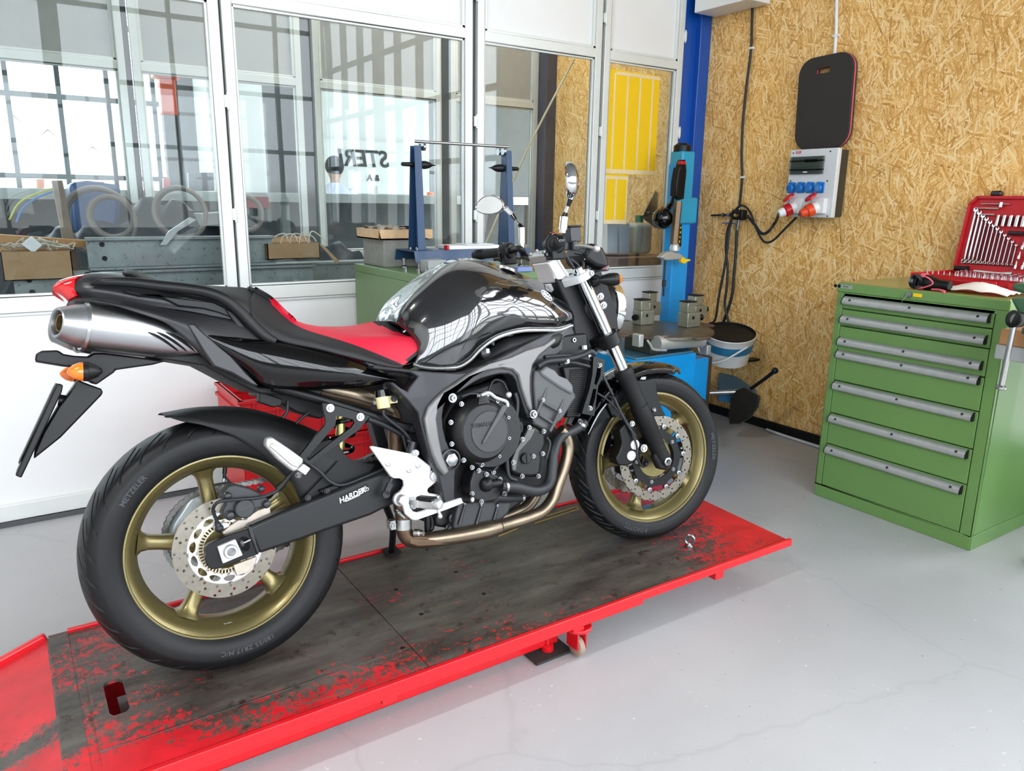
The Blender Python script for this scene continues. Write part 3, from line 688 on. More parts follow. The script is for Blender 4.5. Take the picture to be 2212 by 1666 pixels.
def wheel(front):
    ctr = Frame(np.eye(3), [1.44, 0, .2985] if front else [0, 0, .3135])
    fr = Frame(SR, SM.w(ctr.O)) if front else ctr
    R, hw = (.2995, .0605) if front else (.3145, .0905)
    ref = (pf([(1371,1088)])[0] - ctr.O) if front else (pb([(405,1322)])[0] - ctr.O)
    a0 = math.atan2(ref[2], ref[0])
    rg = rim_geo(.0515 if front else .0765).join(spokes_geo(a0, .05 if front else .06, -.0))
    rg.lathe([(-.05,.036),(-.045,.05),(.045,.05),(.05,.036)] if front else [(-.06,.05),(-.05,.062),(.05,.075),(.06,.06)], (0,0,0), (0,1,0), 40)
    w = bp('front_wheel' if front else 'rear_wheel', rg.xf(fr), M['gold'], label='gold five-spoke ' + ('front' if front else 'rear') + ' wheel')
    sub = lambda n, g, m, **k: bp(n, g.xf(fr), m, w, **k)
    sub('tyre', tyre_geo(R, hw, 30 if not front else 30, not front), M['rubber'], smooth=28)
    dy = -.066 if front else -.080
    if front:
        for s in (1, -1):
            k = lambda i, j: circ(.0033) if (i % 2 == 0) else None
            sub('brake_disc', disc_geo(dy*s, .0045, k, [40, 40, 40], [.1155, .1265, .1378, .149]), M['discsteel'])
            c = G(); R2 = []
            for a in np.linspace(0, 2*PI, 100, endpoint=False):
                ro = .098+.010*max(0, math.cos(a*10))**3
                R2.append(np.array([(q*math.cos(a), dy*s+d, q*math.sin(a)) for q, d in ((.072,-.003),(ro,-.003),(ro,.003),(.072,.003))]))
            c.rings(R2, closed=True, caps=False, loop=True); sub('disc_carrier', c, M['blacksat'])
            b = G()
            for i in range(10):
                a = i*2*PI/10; p = (.1115*math.cos(a), dy*s+.005, .1115*math.sin(a)); b.lathe([(0,.0085),(.010,.0085),(.011,.006),(.011,.003),(.008,.003)], p, (0,-1,0), 16)
            for i in range(5):
                a = (i+.5)*2*PI/5; b.bolt((.083*math.cos(a), dy*s-.003, .083*math.sin(a)), (0,-1,0), .005, .005)
            sub('disc_rivet', b, M['zinc'])
        g = G().lathe([(-.058,.03),(-.058,.066),(-.052,.070),(-.04,.070)], (0,0,0), (0,1,0), 40); sub('hub_cap', g, M['gold'])
        for b_, a, r in (('METZELER', 0.02, .2535), ('ROADTEC', -1.95, .2535)):
            up = False
            sub('lettering', arc_text(b_, .021, r, a, -hw*.995, .0012, inward=up), M['tyretext'], smooth=0)
    else:
        k = lambda i, j: circ(.0034) if (i % 2 == 0) else None
        sub('brake_disc', disc_geo(dy, .005, k, [38, 38, 38], [.0885, .100, .1115, .1225]), M['discsteel'])
        ov = [(.0075*math.cos(a), .0135*math.sin(a)*(1-.35*math.cos(a))) for a in np.linspace(0, 2*PI, 20, endpoint=False)]
        sub('disc_carrier', disc_geo(dy, .0045, lambda i, j: ov, [14], [.0655, .0885]), M['discbright'])
        tr = [(.0045*u, .0022*v) for u, v in ((1,0),(1,1),(0,1),(-1,1),(-1,0),(-1,-1),(0,-1),(1,-1))]
        sub('sensor_ring', disc_geo(dy-.003, .003, lambda i, j: tr, [48], [.051, .0655]), mat('sensor ring steel', '#c9bda6', .4, .8))
        for b_, a in (('180/55 ZR17 M/C', -1.48), ('METZELER', 2.38)):
            sub('lettering', arc_text(b_, .017, .259, a, -hw*1.0, .0012, inward=False), M['tyretext'], smooth=0)
        g = text_geo('RIRI', .012, .0003, True); V = []
        for x, h, z in g.V:
            a = -1.62 + x/.197; yy = -.045 - h; V.append(((.1995-.16*(abs(yy)-.045)*-1 - .0005)*math.cos(a)*1.0, yy, (.1995-.0005)*math.sin(a)))
        g.V = V; sub('rim_sticker', g, M['white'], smooth=0)
        # sprocket and chain on the far side
        sp = disc_geo(.098, .005, lambda i, j: ([(.012*math.cos(q), .021*math.sin(q)) for q in np.linspace(0, 2*PI, 20, endpoint=False)] if j == 0 else None), [5, 5], [.045, .092, .112])
        sub('sprocket', sp, M['sprocket'])
    a = a0 + 2*PI/5*1.5 if front else math.atan2(*(pb([(487,1020)], -.01)[0]-ctr.O)[[2,0]])
    e = np.array([math.cos(a), 0, math.sin(a)])
    v = G().cyl(e*.19, e*.172, .0055).cyl(e*.172, e*.158, .004); vs = sub('valve', v, M['blacksat']); 
    bp('valve_cap', G().cyl(e*.160, e*.152, .0045).xf(fr), M['zinc'], w)
    return w
wheel(False); wheel(True)
def chain():
    p = .0159; c1 = np.array([0, .3135]); r1 = .1163; c2 = np.array([.62, .40]); r2 = .042; yc = .098
    d = c2-c1; L = np.linalg.norm(d); base = math.atan2(d[1], d[0]); al = math.acos((r1-r2)/L)
    t1 = [c1+r1*np.array([math.cos(a), math.sin(a)]) for a in np.linspace(base+al, base+2*PI-al, 120)]
    t2 = [c2+r2*np.array([math.cos(a), math.sin(a)]) for a in np.linspace(base-al, base+al, 40)]
    P = np.array(t1+t2+[t1[0]]); s = np.r_[0, np.cumsum(np.linalg.norm(np.diff(P, axis=0), axis=1))]; n = int(s[-1]/p/2)*2
    q = np.linspace(0, s[-1], n, endpoint=False); X = np.interp(q, s, P[:, 0]); Z = np.interp(q, s, P[:, 1])
    g = G()
    for i in range(n):
        j = (i+1) % n; a = np.array([X[i], Z[i]]); b = np.array([X[j], Z[j]]); u = (b-a)/np.linalg.norm(b-a); v = np.array([-u[1], u[0]]); mid = (a+b)/2
        o = []
        for cc, s0 in ((a, 1), (b, -1)):
            for t in np.linspace(PI/2, 3*PI/2, 7): o.append(cc + s0*(math.cos(t)*u*.0068 + math.sin(t)*v*.0068))
            o.append(mid - s0*v*.0042)
        for yy in ((-.0105, .0085) if i % 2 else (-.008, .006)): g.prism([(x, yc+yy, z) for x, z in o], (0, .002, 0))
        g.cyl((a[0], yc-.0115, a[1]), (a[0], yc+.0115, a[1]), .0032, n=8)
    bp('drive_chain', g, mat('chain steel', '#8f8e8a', .35, .9, var=.2, vs=60), smooth=30)
    g = G().lathe([(-.003,.043),(.003,.043)], (c2[0], yc, c2[1]), (0,1,0), 30); bp('drive_sprocket', g, M['steel'])
chain()
# ---------------------------------------------------------------- swingarm and rear brake
sw = [(536,1139),(600,1110),(660,1086),(790,1034),(850,1012),(905,985),(960,968),(985,990),(975,1012),(930,1040),(850,1090),(800,1115),(700,1149),(660,1164),(600,1184),(559,1198)]
g = plate(sw, -.135, .045, bmir=True); sa = bp('swingarm', g, mat('black swingarm', '#1e1f20', .38, .3), bev=.009, seg=3)
bp('swingarm', G().bx((.50,-.12,.36), (.60,.12,.46)), M['blacksat'], sa, bev=.01)
g = plate([(538,1142),(500,1154),(470,1167),(449,1177),(444,1184),(446,1198),(443,1206),(447,1222),(456,1230),(470,1230),(500,1219),(560,1197)], -.131, .020, bmir=True); bp('axle_plate', g, M['blacksat'], sa, bev=.002)
g = plate([(517,1164),(524,1159),(533,1160),(538,1168),(541,1182),(537,1190),(528,1192),(522,1187)], -.1325, .004); bp('adjuster_slot', g, M['gloss'], sa)
g = plate([(470.6,1182.4),(509,1166),(524.7,1199.8),(482,1218)], -.142, .012); bp('axle_block', g, M['silver'], sa, bev=.0015)
c = pb([(497.5,1190.5)], -.142)[0]; g = G().lathe([(0,.0155),(.004,.0175),(.012,.0165),(.014,.0150),(.014,.0105),(-.02,.0105)], c, (0,-1,0), 6 and 24); bp('axle_nut', g, M['castalu'], sa)
a = pb([(520,1176),(541,1166)], -.138); g = G().cyl(a[0], a[1], .0035).hexn(a[0], a[1]-a[0], .0075, .007); bp('adjuster_bolt', g, M['zinc'], sa)
pw = zp([(960,870),(1005,880),(1030,960),(1050,1050),(1085,1140),(1060,1165),(1020,1060),(985,980)], 340, 960, 4.9)
bp('weld_bead', plate(pw, -.1375, .006), M['frame'], sa, bev=.002)
# dealer sticker on the arm
def sticker_on(px, y, mat_, parent, name, off=.0006): return bp(name, plate(px, y-off, off*.8), mat_, parent, smooth=0)
stk = zp([(1310,1392),(1630,1248),(1658,1340),(1340,1498)], 500, 820, 5.553); st = sticker_on(stk, -.1352, M['blackplas'], sa, 'sticker')
q = pb(stk, -.1364); ex, ey = q[1]-q[0], q[0]-q[3]; cen = (q[0]+q[1]+q[2]+q[3])/4
bp('lettering', place_text(text_geo('HARDER', .0195, .0002, True, shear=.2), cen-ex*.12-ey*.05, ex, ey), M['white'], sa, smooth=0)
ln_ = G(); L0 = np.linalg.norm(ex)
for k, (x0, x1) in enumerate(((-.40,-.27),(-.26,-.05),(-.04,.14))):
    for h in (-.30, -.40): ln_.prism([cen+ex*x0+ey*h, cen+ex*x1+ey*h, cen+ex*x1+ey*(h+.05), cen+ex*x0+ey*(h+.05)], (0,-.0003,0))
bp('sticker_line', ln_, M['white'], sa, smooth=0)
ic = G(); o = cen+ex*.34
for dx in (-.11, .11): ic.torus(o+ex*dx*.9-ey*.1, (0,1,0), .0042, .0007, 20, 6)
ic.tube([o-ex*.1-ey*.1, o-ex*.03+ey*.15, o+ex*.07+ey*.2, o+ex*.1-ey*.1], .0007, 6).tube([o-ex*.12+ey*.2, o+ey*.1, o+ex*.06+ey*.32], .0008, 6)
bp('bike_mark', ic, M['white'], sa)
# caliper
br = zp([(700,960),(690,930),(760,870),(860,800),(940,800),(960,770),(1060,700),(1190,655),(1202,725),(1120,780),(940,880),(860,910),(740,955)], 340, 960, 4.9)
cl = bp('rear_caliper', plate(zp([(760,440),(830,428),(980,468),(1060,500),(1120,545),(1185,590),(1190,645),(1130,665),(1040,690),(990,765),(930,790),(840,770),(790,790),(720,790),(690,755),(690,700),(735,645),(720,590),(680,575),(690,520),(725,490)], 340, 960, 4.9), -.112, .045), mat('grey caliper', '#3c3d3f', .5, .3), bev=.004)
bp('caliper_bracket', plate(br, -.095, .008), mat('raw aluminium bracket', '#bdb3a6', .45, .7, var=.1, vs=40), cl, bev=.0015)
bp('caliper_bracket', plate(zp([(805,1280),(1050,1190),(1040,1260),(960,1360),(840,1395)], 340, 960, 4.9), -.095, .008), mat('raw aluminium tab', '#bdb3a6', .45, .7, var=.1, vs=40), cl, bev=.0015)
c = pb(zp([(912,672)], 340, 960, 4.9), -.112)[0]; bp('piston_cover', G().lathe([(0,.0235),(.012,.0235),(.0155,.021),(.016,0.001)], c, (0,-1,0), 32), mat('caliper cover', '#343537', .5, .2), cl)
bp('lettering', place_text(text_geo('NISSIN', .0095, .0004, True, shear=.25), c+np.array([0,-.0164,.002]), (1,0,.16), (0,0,1)), M['cylgrey'], cl, smooth=0)
for n_, (u, v), r in (('caliper_pin', (765,750), .0095), ('caliper_pin', (738,545), .008), ('caliper_pin', (1150,630), .0085), ('bleed_bolt', (1095,470), .007)):
    c = pb(zp([(u, v)], 340, 960, 4.9), -.112)[0]; bp(n_, G().lathe([(0,r*1.3),(.008,r*1.3),(.010,r),(.016,r*.9),(.018,r*.4)], c+np.array([0,.004,0]), (0,-1,0), 18), M['frame'], cl)
bp('brake_hose', G().tube(pb(zp([(655,890),(625,800),(590,700),(620,630),(700,598),(900,580),(1100,560),(1250,500),(1330,440),(1400,330)], 340, 960, 4.9), [-.10,-.105,-.115,-.125,-.13,-.13,-.13,-.135,-.135,-.135]) + pb([(640,1010),(668,990)], -.13), .0042), M['hose'], cl)
bp('wheel_sensor', G().tube(pb(zp([(655,895),(640,850),(625,815)], 340, 960, 4.9), -.10), [.009,.0075,.005]).sphere(pb(zp([(655,890)], 340, 960, 4.9), -.1)[0], .0105), M['hose'], cl)
bp('sensor_plate', plate(zp([(600,870),(700,830),(760,835),(765,870),(700,900),(690,930),(610,915)], 340, 960, 4.9), -.097, .004), M['castalu'], cl, bev=.001)
bp('hose_clip', G().tube(pb(zp([(1270,480),(1330,420)], 340, 960, 4.9), -.135), .0085).tube(pb(zp([(1330,420),(1420,310)], 340, 960, 4.9), -.135), .0062), M['blackplas'], cl)
# ---------------------------------------------------------------- rear hugger
top = pb([(355,898),(415,883.5),(460,880.5),(500,880.5),(554,888),(626,910),(680,932),(714,949),(732,962)], 0.)
crz = pb([(360,900,-.06),(415,903,-.085),(452,911,-.092),(500,919,-.095),(554,926,-.097),(608,942,-.098),(665,965,-.098),(705,982,-.098),(735,990,-.098)])
low = pb([(356,899,-.055),(396,911.5,-.088),(440,920,-.096),(500,940.7,-.099),(536,962,-.101),(577,991,-.102),(612,1022,-.102),(632,1046,-.102),(650,1081,-.102)])
R_ = body([top, pb([(356,897,-.03),(415,890,-.055),(456,890,-.06),(500,893,-.06),(554,901,-.062),(617,921,-.063),(672,944,-.063),(709,962,-.063),(734,974,-.063)]), crz, low], 40, 17)
hug = bp('rear_hugger', G().rings(R_, closed=False, caps=False), M['blackmat'], solid=.003)
bp('chain_guard', plate([(608,942),(665,963),(714,950),(733,963),(748,986),(770,998),(811,1003),(790,1036),(720,1066),(650,1086),(634,1046),(577,991)], -.1025, .004), M['blackmat'], hug, bev=.001)
hz = []
bp('hose_clamp', plate([(690,1060),(732,1044),(734,1060),(700,1072)], -.118, .02), M['blackplas'], hug, bev=.003)
bp('brake_line', G().tube(pb([(668,1002),(692,1020),(712,1040),(740,1048),(790,1030),(850,1005)], -.122), .0045), M['hose'], hug)
bp('line_bolt', G().bolt(pb([(706,1062)], -.122)[0], (0,-1,0), .006, .006).bolt(pb([(665,1076)], -.122)[0], (0,-1,0), .006, .006), M['frame'], hug)
# ---------------------------------------------------------------- shock absorber
a, b = pb([(742,885)], -.02)[0], pb([(736,985)], -.02)[0]
sh = bp('shock_absorber', G().cyl(a+np.array([0,0,.05]), b+(b-a)*.6, .013), mat('gilt shock body', '#c2b478', .3, .8), None)
d = b-a; Ls = np.linalg.norm(d); ax = axis_rot(d); pts = []
for t in np.linspace(0, 5.5, 150): pts.append(a - d*.3 + d*1.9*t/5.5 + ax[:, 0]*.031*math.cos(2*PI*t) + ax[:, 1]*.031*math.sin(2*PI*t))
bp('spring', G().tube(pts, .0068, 8, m=300), M['gloss'], sh)
bp('spring_seat', G().lathe([(0,.034),(.006,.034),(.012,.02)], a-d*.42, d, 24).lathe([(0,.034),(.006,.034)], b+d*.62, d, 24), M['blacksat'], sh)
# ---------------------------------------------------------------- frame
yf = lambda u: -.205 if u < 1060 else -.205+.115*min(1, (u-1060)/180.)**1.2
fo = [(807,789),(850,794),(900,800),(942,804),(988,806),(1010,803),(1050,787),(1095,764),(1140,742),(1180,723),(1210,715),(1236,704),(1243,722),(1238,738),(1205,767),(1180,778),(1165,787),(1158,797),(1153,825),(1154,855),(1159,882),(1155,897),(1148,904),(1140,905),(1133,885),(1126,862),(1120,845),(1115,824),(1108,813),(1099,808.6),(1082,808.5),(1063.6,811),(1040,819),(1023,827.5),(1006,839),(992,848),(978,851),(968,860),(959,880),(956,900),(958,925),(964,950),(973,972),(990,985),(993,1000),(985,1012),(983,1030),(983,1084),(961,1088),(955,1060),(947,1026),(938,1010),(931,997),(919,955),(908,914),(903,892),(880,865),(842,828),(848,824),(866,838),(880,846),(884,838),(904,815),(888,806),(850,802),(807,797)]
g = G().prism(pb(fo, yf), (0, .05, 0)).mir(); frm = bp('frame', g, M['frame'], bev=.006, seg=3, label='charcoal aluminium frame spar')
fc = [(1233,706),(1176,745),(1140,755),(1104,772),(1060,786),(1036,795),(1010,809),(985,827),(960,843),(940,862),(926,879),(917,905),(925,950),(935,985),(946,1010),(960,1030),(973,1020),(958,985),(950,945),(945,905),(950,878),(963,853),(990,836),(1016,818),(1050,803),(1085,797),(1108,801),(1120,812),(1126,838),(1140,880),(1148,893),(1153,884),(1147,845),(1147,815),(1152,790),(1166,770),(1200,742)]
y2 = lambda u: yf(u)-.010
bp('spar_facet', G().prism(pb(fc, y2), (0, .02, 0)), mat('highlit charcoal facet', '#6f6e6d', .38, .5, coat=.1), frm, bev=.007, seg=3)  # paler copy of the frame paint, facet highlights put into the colour
pk = zp([(400,298),(478,205),(545,205),(612,262),(605,290),(500,385),(470,370)], 780, 760, 3.702)
bp('frame_pocket', plate(zp([(400,298),(478,198),(575,175),(612,215),(612,275),(505,388),(470,375)], 780, 760, 3.702), -.185, .05), M['frame'], frm, bev=.012, seg=3)
g = G().lathe([(-.02,.029),(0,.029),(.001,.025),(-.012,.024)], pb([(974.5,993.5)], -.212)[0], (0,-1,0), 36); bp('pivot_boss', g, M['frame'], frm)
pc = pb([(974.5,993.5)], -.205)[0]; bp('pivot_nut', G().hexn(pc, (0,-1,0), .019, .008).lathe([(0,.014),(.010,.012),(.012,.007),(.012,.004)], pc, (0,-1,0), 22), M['zinc'], frm)
for q, y in (((977,860),-.212), ((1151.5,895),-.19), ((1237,735),-.105)): bp('frame_bolt', G().lathe([(0,.0125),(.003,.0125)], pb([q], y)[0], (0,-1,0), 24).bolt(pb([q], y)[0], (0,-1,0), .0075, .010), M['zinc'], frm)
g = G().lathe([(0,.034),(.17,.034)], (1.155,0,.66), (-.41,0,.91), 28).bx((.95,-.11,.60), (1.15,.11,.75)); bp('steering_head', g, M['blacksat'], frm, bev=.01)
# subframe, brackets
sub = bp('subframe', G().tube(pb([(590,835),(660,854),(760,884),(860,915)], -.115), .0135, up=(0,1,0)).mir(), M['blacksat'])
bp('subframe_lug', plate([(853,908),(880,914),(905,918),(908,935),(895,940),(876,932),(852,924)], -.13, .03), M['blacksat'], sub, bev=.005)
bp('lug_bolt', G().bolt(pb([(893,927)], -.131)[0], (0,-1,0), .007, .006), M['frame'], sub)
bp('seat_rail', plate([(785,780),(800,776),(860,792),(868,800),(840,806),(825,800),(800,797)], -.15, .02), M['frame'], sub, bev=.004)
bp('lug_bolt', G().bolt(pb([(818,792)], -.152)[0], (0,-1,0), .008, .005), M['frame'], sub)
pg = zp([(815,545),(880,548),(1150,625),(1420,715),(1325,830),(1290,880),(1180,960),(900,1155),(650,1340),(575,1290),(525,1215),(690,1010),(845,830),(862,780),(830,650)], 560, 780, 5.95)
ph = zp([(990,705),(1110,725),(1210,755),(1228,795),(1185,858),(900,1070),(640,1280),(605,1255),(800,1030),(975,830),(985,780)], 560, 780, 5.95)
pb_ = bp('passenger_bracket', plate(pg, -.165, .012, [ph]), M['blacksat'])
for q in ((913,605),(1300,720)): bp('bracket_bolt', G().lathe([(0,.0105),(.001,.0105)], pb(zp([q], 560, 780, 5.95), -.1655)[0], (0,-1,0), 22).bolt(pb(zp([q], 560, 780, 5.95), -.1665)[0], (0,-1,0), .0055, .006), M['zinc'], pb_)
pe = bp('passenger_footpeg', plate(zp([(415,770),(430,705),(490,692),(680,820),(860,950),(870,990),(800,1090),(745,1110),(560,960),(420,805)], 500, 820, 5.553), -.205, .03), M['castalu'], pb_, bev=.005)
bp('peg_grip', plate(zp([(470,770),(500,765),(830,1010),(800,1060),(720,1030),(460,805)], 500, 820, 5.553), -.2075, .004), M['steel'], pb_, bev=.0015)
bp('peg_mount', plate(zp([(800,1085),(870,1015),(950,1070),(890,1150)], 500, 820, 5.553), -.21, .035), M['silver'], pb_, bev=.002)
bp('peg_bolt', G().bolt(pb(zp([(800,1140)], 500, 820, 5.553), -.2)[0], (0,-1,-.5), .006, .008), M['zinc'], pb_)
# ---------------------------------------------------------------- engine
eng = bp('engine', G().prism(pb([(955,905),(985,850),(1100,812),(1150,850),(1215,940),(1195,1040),(1090,1115),(1000,1120),(960,1060)], -.12), (0,.24,0)), M['engineblk'], bev=.01)
cc = pb([(1040,930)], -.155)[0]
bp('crankcase', G().lathe([(0,.108),(.035,.108),(.055,.098)], cc, (0,-1,0), 60), M['enginecover'], eng)
c2 = pb([(1041,931)], -.20)[0]
cv = bp('clutch_cover', G().lathe([(-.03,.0915),(0,.0915),(.010,.089),(.026,.077),(.030,.072),(.0305,.0015)], pb([(1037,930)], -.20)[0], (0,-1,0), 72), M['enginecover'], eng)
bp('cover_disc', G().lathe([(.029,.0575),(.0325,.0575),(.034,.056),(.034,.001)], pb([(1045,931)], -.20)[0], (0,-1,0), 72), mat('grey cover disc', '#3b3b3c', .45, .3), eng)
bp('cover_ring', G().lathe([(.029,.073),(.0312,.0725),(.0315,.055)], pb([(1039,931)], -.20)[0], (0,-1,0), 72), mat('dark cover ring', '#262627', .42, .3), eng)
g = G(); q0 = pb([(1037,930)], -.205)[0]
for k in range(10):
    a = k*2*PI/10+.25; g.bolt(q0+.095*np.array([math.cos(a),0,math.sin(a)]), (0,-1,0), .0052, .008)
bp('cover_bolt', g, M['zinc'], eng)
bp('filler_cap', G().lathe([(0,.0165),(.012,.0165),(.013,.013)], pb([(1041.5,870)], -.212)[0], (0,-1,0.2), 24).box(pb([(1041.5,870)], -.227)[0], (.026,.006,.006)), M['engineblk'], eng)
tq = pb([(1043,918)], -.2346)[0]; bp('lettering', place_text(text_geo('YAMAHA', .0165, .0006, True), tq, (1,0,-.03), (0,0,1)), M['engineblk'], eng, smooth=0)
bp('cover_spear', plate(zp([(1135,425),(1170,425),(1178,445),(990,735),(975,742),(972,728)], 780, 760, 3.702), -.240, .010), M['cylgrey'], eng, bev=.003)
for q in ((-1,0),): pass
bp('cylinder_block', plate(zp([(165,640),(240,650),(330,578),(450,640),(510,720),(620,755),(700,850),(705,920),(750,1010),(700,1080),(560,1310),(460,1400),(390,1510),(330,1490),(130,1385),(180,1200),(150,830)], 1130, 700, 6.41), -.165, .30), M['cylgrey'], eng, bev=.008, seg=3)
bp('head_cover', plate(zp([(240,655),(330,580),(450,640),(510,715),(625,760),(700,850),(705,920),(690,985),(530,900),(270,720)], 1130, 700, 6.41), -.173, .30), mat('grey head cover', '#6a6b6c', .5, .3, bmp=.1), eng, bev=.008, seg=3)
g = G()
for a, b in (((270,1060),(140,1350)), ((505,1210),(370,1490))): g.tube(pb(zp([a, b], 1130, 700, 6.41), -.176), .0055)
for a, b in (((270,1080),(500,1215)), ((215,1250),(400,1370))): g.tube(pb(zp([a, b], 1130, 700, 6.41), -.174), .0045)
g.tube(pb(zp([(330,880),(270,1040)], 1130, 700, 6.41), -.163), [.004,.008]).tube(pb(zp([(560,1040),(500,1190)], 1130, 700, 6.41), -.163), [.004,.008])
bp('cylinder_rib', g, M['cylgrey'], eng)
g = G()
for q in ((275,1052),(505,1203)): g.bolt(pb(zp([q], 1130, 700, 6.41), -.18)[0], (0,-1,0), .0045, .005)
bp('cylinder_bolt', g, M['zinc'], eng)
gc = zp([(1340,592),(1400,600),(1475,660),(1480,730),(1455,800),(1440,960),(1415,1005),(1280,1005),(1200,965),(1193,880),(1225,780),(1285,690)], 780, 760, 3.702)
bp('timing_cover', plate(gc, -.185, .05), M['enginecover'], eng, bev=.010, seg=3)
bp('timing_facet', plate(zp([(1340,610),(1400,620),(1360,700),(1270,800),(1240,960),(1210,950),(1205,880),(1240,780),(1300,690)], 780, 760, 3.702), -.190, .01), mat('worn grey facet', '#5a5957', .42, .5), eng, bev=.003)
g = G()
for q in ((1342,605),(1458,637),(1288,700),(1450,815),(1375,835),(1215,885),(1285,995),(1415,995)): g.bolt(pb(zp([q], 780, 760, 3.702), -.188)[0], (0,-1,0), .0052, .008)
bp('cover_bolt', g, M['zinc'], eng)
c = pb(zp([(1315,852)], 780, 760, 3.702), -.187)[0]; bp('timing_cap', G().lathe([(0,.0165),(.006,.0165),(.008,.014),(.008,.001)], c, (0,-1,0), 28).box(c+np.array([0,-.009,0]), (.004,.004,.024)), M['enginecover'], eng)
wp = zp([(905,940),(960,932),(1065,968),(1130,1020),(1132,1100),(1095,1190),(960,1215),(890,1170),(868,1120),(875,1040)], 780, 760, 3.702)
bp('water_pump', plate(wp, -.19, .05), M['enginecover'], eng, bev=.006, seg=3)
pwc = pb(zp([(1000,1060)], 780, 760, 3.702), -.19)[0]; bp('pump_outlet', G().sphere(pwc, .022, 20).tube([pwc+np.array([0,-.006,0]), pwc+np.array([.022,-.008,-.001]), pwc+np.array([.042,-.008,-.003])], .012), M['blacksat'], eng)
g = G()
for q in ((885,925),(938,950),(1108,1020),(1055,962),(885,1135),(960,1198),(1000,980)): g.bolt(pb(zp([q], 780, 760, 3.702), -.193)[0], (0,-1,0), .0052, .008)
bp('cover_bolt', g, M['zinc'], eng)
op = zp([(785,1190),(1215,1195),(1185,1290),(1110,1370),(920,1400),(740,1422),(760,1290)], 780, 760, 3.702)
bp('oil_pan', plate(op, -.14, .24), mat('oil pan casting', '#3a3b3c', .5, .3, bmp=.08), eng, bev=.008, seg=3)
g = G()
for x in (830, 965, 1095): g.tube(pb(zp([(x,1225),(x-45,1385)], 780, 760, 3.702), -.142), [.004,.006])
bp('pan_rib', g, M['frame'], eng)
g = G()
for q in ((830,1217),(963,1230),(1092,1237)): g.hexn(pb(zp([q], 780, 760, 3.702), -.143)[0], (0,-.3,1), .0055, .008)
bp('pan_bolt', g, M['zinc'], eng)
bp('lower_case', plate(zp([(745,930),(880,900),(890,1180),(790,1200),(745,1420),(600,1400),(600,1330),(680,1210),(745,1195)], 780, 760, 3.702), -.10, .2), M['engineblk'], eng, bev=.008)
g = G()
for q, r in (((735,1330),.011),((700,1408),.009),((790,1100),.012),((770,1240),.008)): g.lathe([(0,r*1.4),(.006,r*1.4),(.008,r),(.014,r*.9),(.014,r*.4)], pb(zp([q], 780, 760, 3.702), -.112)[0], (0,-1,0), 18)
bp('case_bolt', g, M['frame'], eng)
bp('clutch_arm', G().tube(pb(zp([(960,350),(1020,330),(1080,370),(1160,400),(1170,440)], 780, 760, 3.702), -.215), .0055).sphere(pb(zp([(1180,345)], 780, 760, 3.702), -.21)[0], .009).sphere(pb(zp([(1010,345)], 780, 760, 3.702), -.21)[0], .007), M['castalu'], eng)
g = G().tube(pb(zp([(800,360),(880,335),(960,345)], 780, 760, 3.702), -.20), .004).tube(pb(zp([(1010,330),(1060,230),(1130,240),(1170,310)], 780, 760, 3.702), -.16), .0035).tube(pb(zp([(1230,330),(1250,420),(1225,640),(1170,800),(1180,990),(1240,1030)], 780, 760, 3.702), -.19), .006).tube(pb(zp([(1160,800),(1100,900),(1050,960)], 780, 760, 3.702), -.195), .005).tube(pb(zp([(1270,560),(1285,620),(1260,660)], 780, 760, 3.702), -.17), .0055).tube(pb(zp([(1480,680),(1510,740),(1480,860)], 780, 760, 3.702), -.175), .0045)
bp('engine_hose', g, M['hose'], eng)
# coolant hoses
hs = bp('coolant_hose', G().tube(pb(zp([(1120,1075),(1240,1085),(1380,1115),(1470,1090),(1515,1020),(1530,900),(1545,790),(1590,690),(1680,640),(1750,600),(1785,570)], 780, 760, 3.702), [-.20,-.20,-.195,-.19,-.185,-.18,-.175,-.165,-.155,-.15,-.145]), [.0145,.0165,.0165,.0165,.0165,.0155,.0150,.0155,.0155], 18), M['hose'])
g = G()
for q, y, d in (((1155,1080),-.20,(1,0,-.1)), ((1760,590),-.15,(.6,0,.8))): g.lathe([(-.004,.0175),(.004,.0175)], pb(zp([q], 780, 760, 3.702), y)[0], d, 24)
for q in ((1140,1130),(1745,550)): g.bolt(pb(zp([q], 780, 760, 3.702), -.21)[0], (0,-1,-.3), .005, .012)
bp('hose_clamp', g, M['zinc'], hs)
hs2 = bp('coolant_hose', G().tube(pb(zp([(1060,1165),(1170,1170),(1285,1165)], 780, 760, 3.702), [-.17,-.165,-.15]), .0125), M['hose'])
g = G()
for q, y in (((1062,1165),-.17), ((1285,1165),-.15)): g.lathe([(-.004,.0138),(.004,.0138)], pb(zp([q], 780, 760, 3.702), y)[0], (1,0,0), 24)
bp('hose_clamp', g, M['zinc'], hs2)
# radiator
rd = bp('radiator', plate(zp([(560,600),(960,560),(880,1000),(800,1290),(600,1300),(640,1000)], 1130, 700, 6.41), -.13, .26), M['engineblk'], bev=.004)
g = G()
P = pb(zp([(650,640),(880,630),(760,1280),(610,1280)], 1130, 700, 6.41), -.1315)
for k in range(26):
    t = k/25.; a = P[0]+(P[3]-P[0])*t; b = P[1]+(P[2]-P[1])*t; g.tube([a, b], .0018, 6)
bp('radiator_fins', g, M['blacksat'], rd)
bp('radiator_bracket', plate(zp([(975,452),(1010,455),(1132,500),(1120,660),(1100,745),(1042,855),(1020,1000),(985,1275),(815,1240),(850,1120),(920,900),(960,700)], 1130, 700, 6.41), -.155, .02, [zp([(1040,545),(1060,530),(1085,560),(1070,720),(1015,850),(985,830)], 1130, 700, 6.41), zp([(970,900),(1015,900),(1000,1020),(960,1160),(930,1210),(895,1190)], 1130, 700, 6.41)]), M['blacksat'], rd)
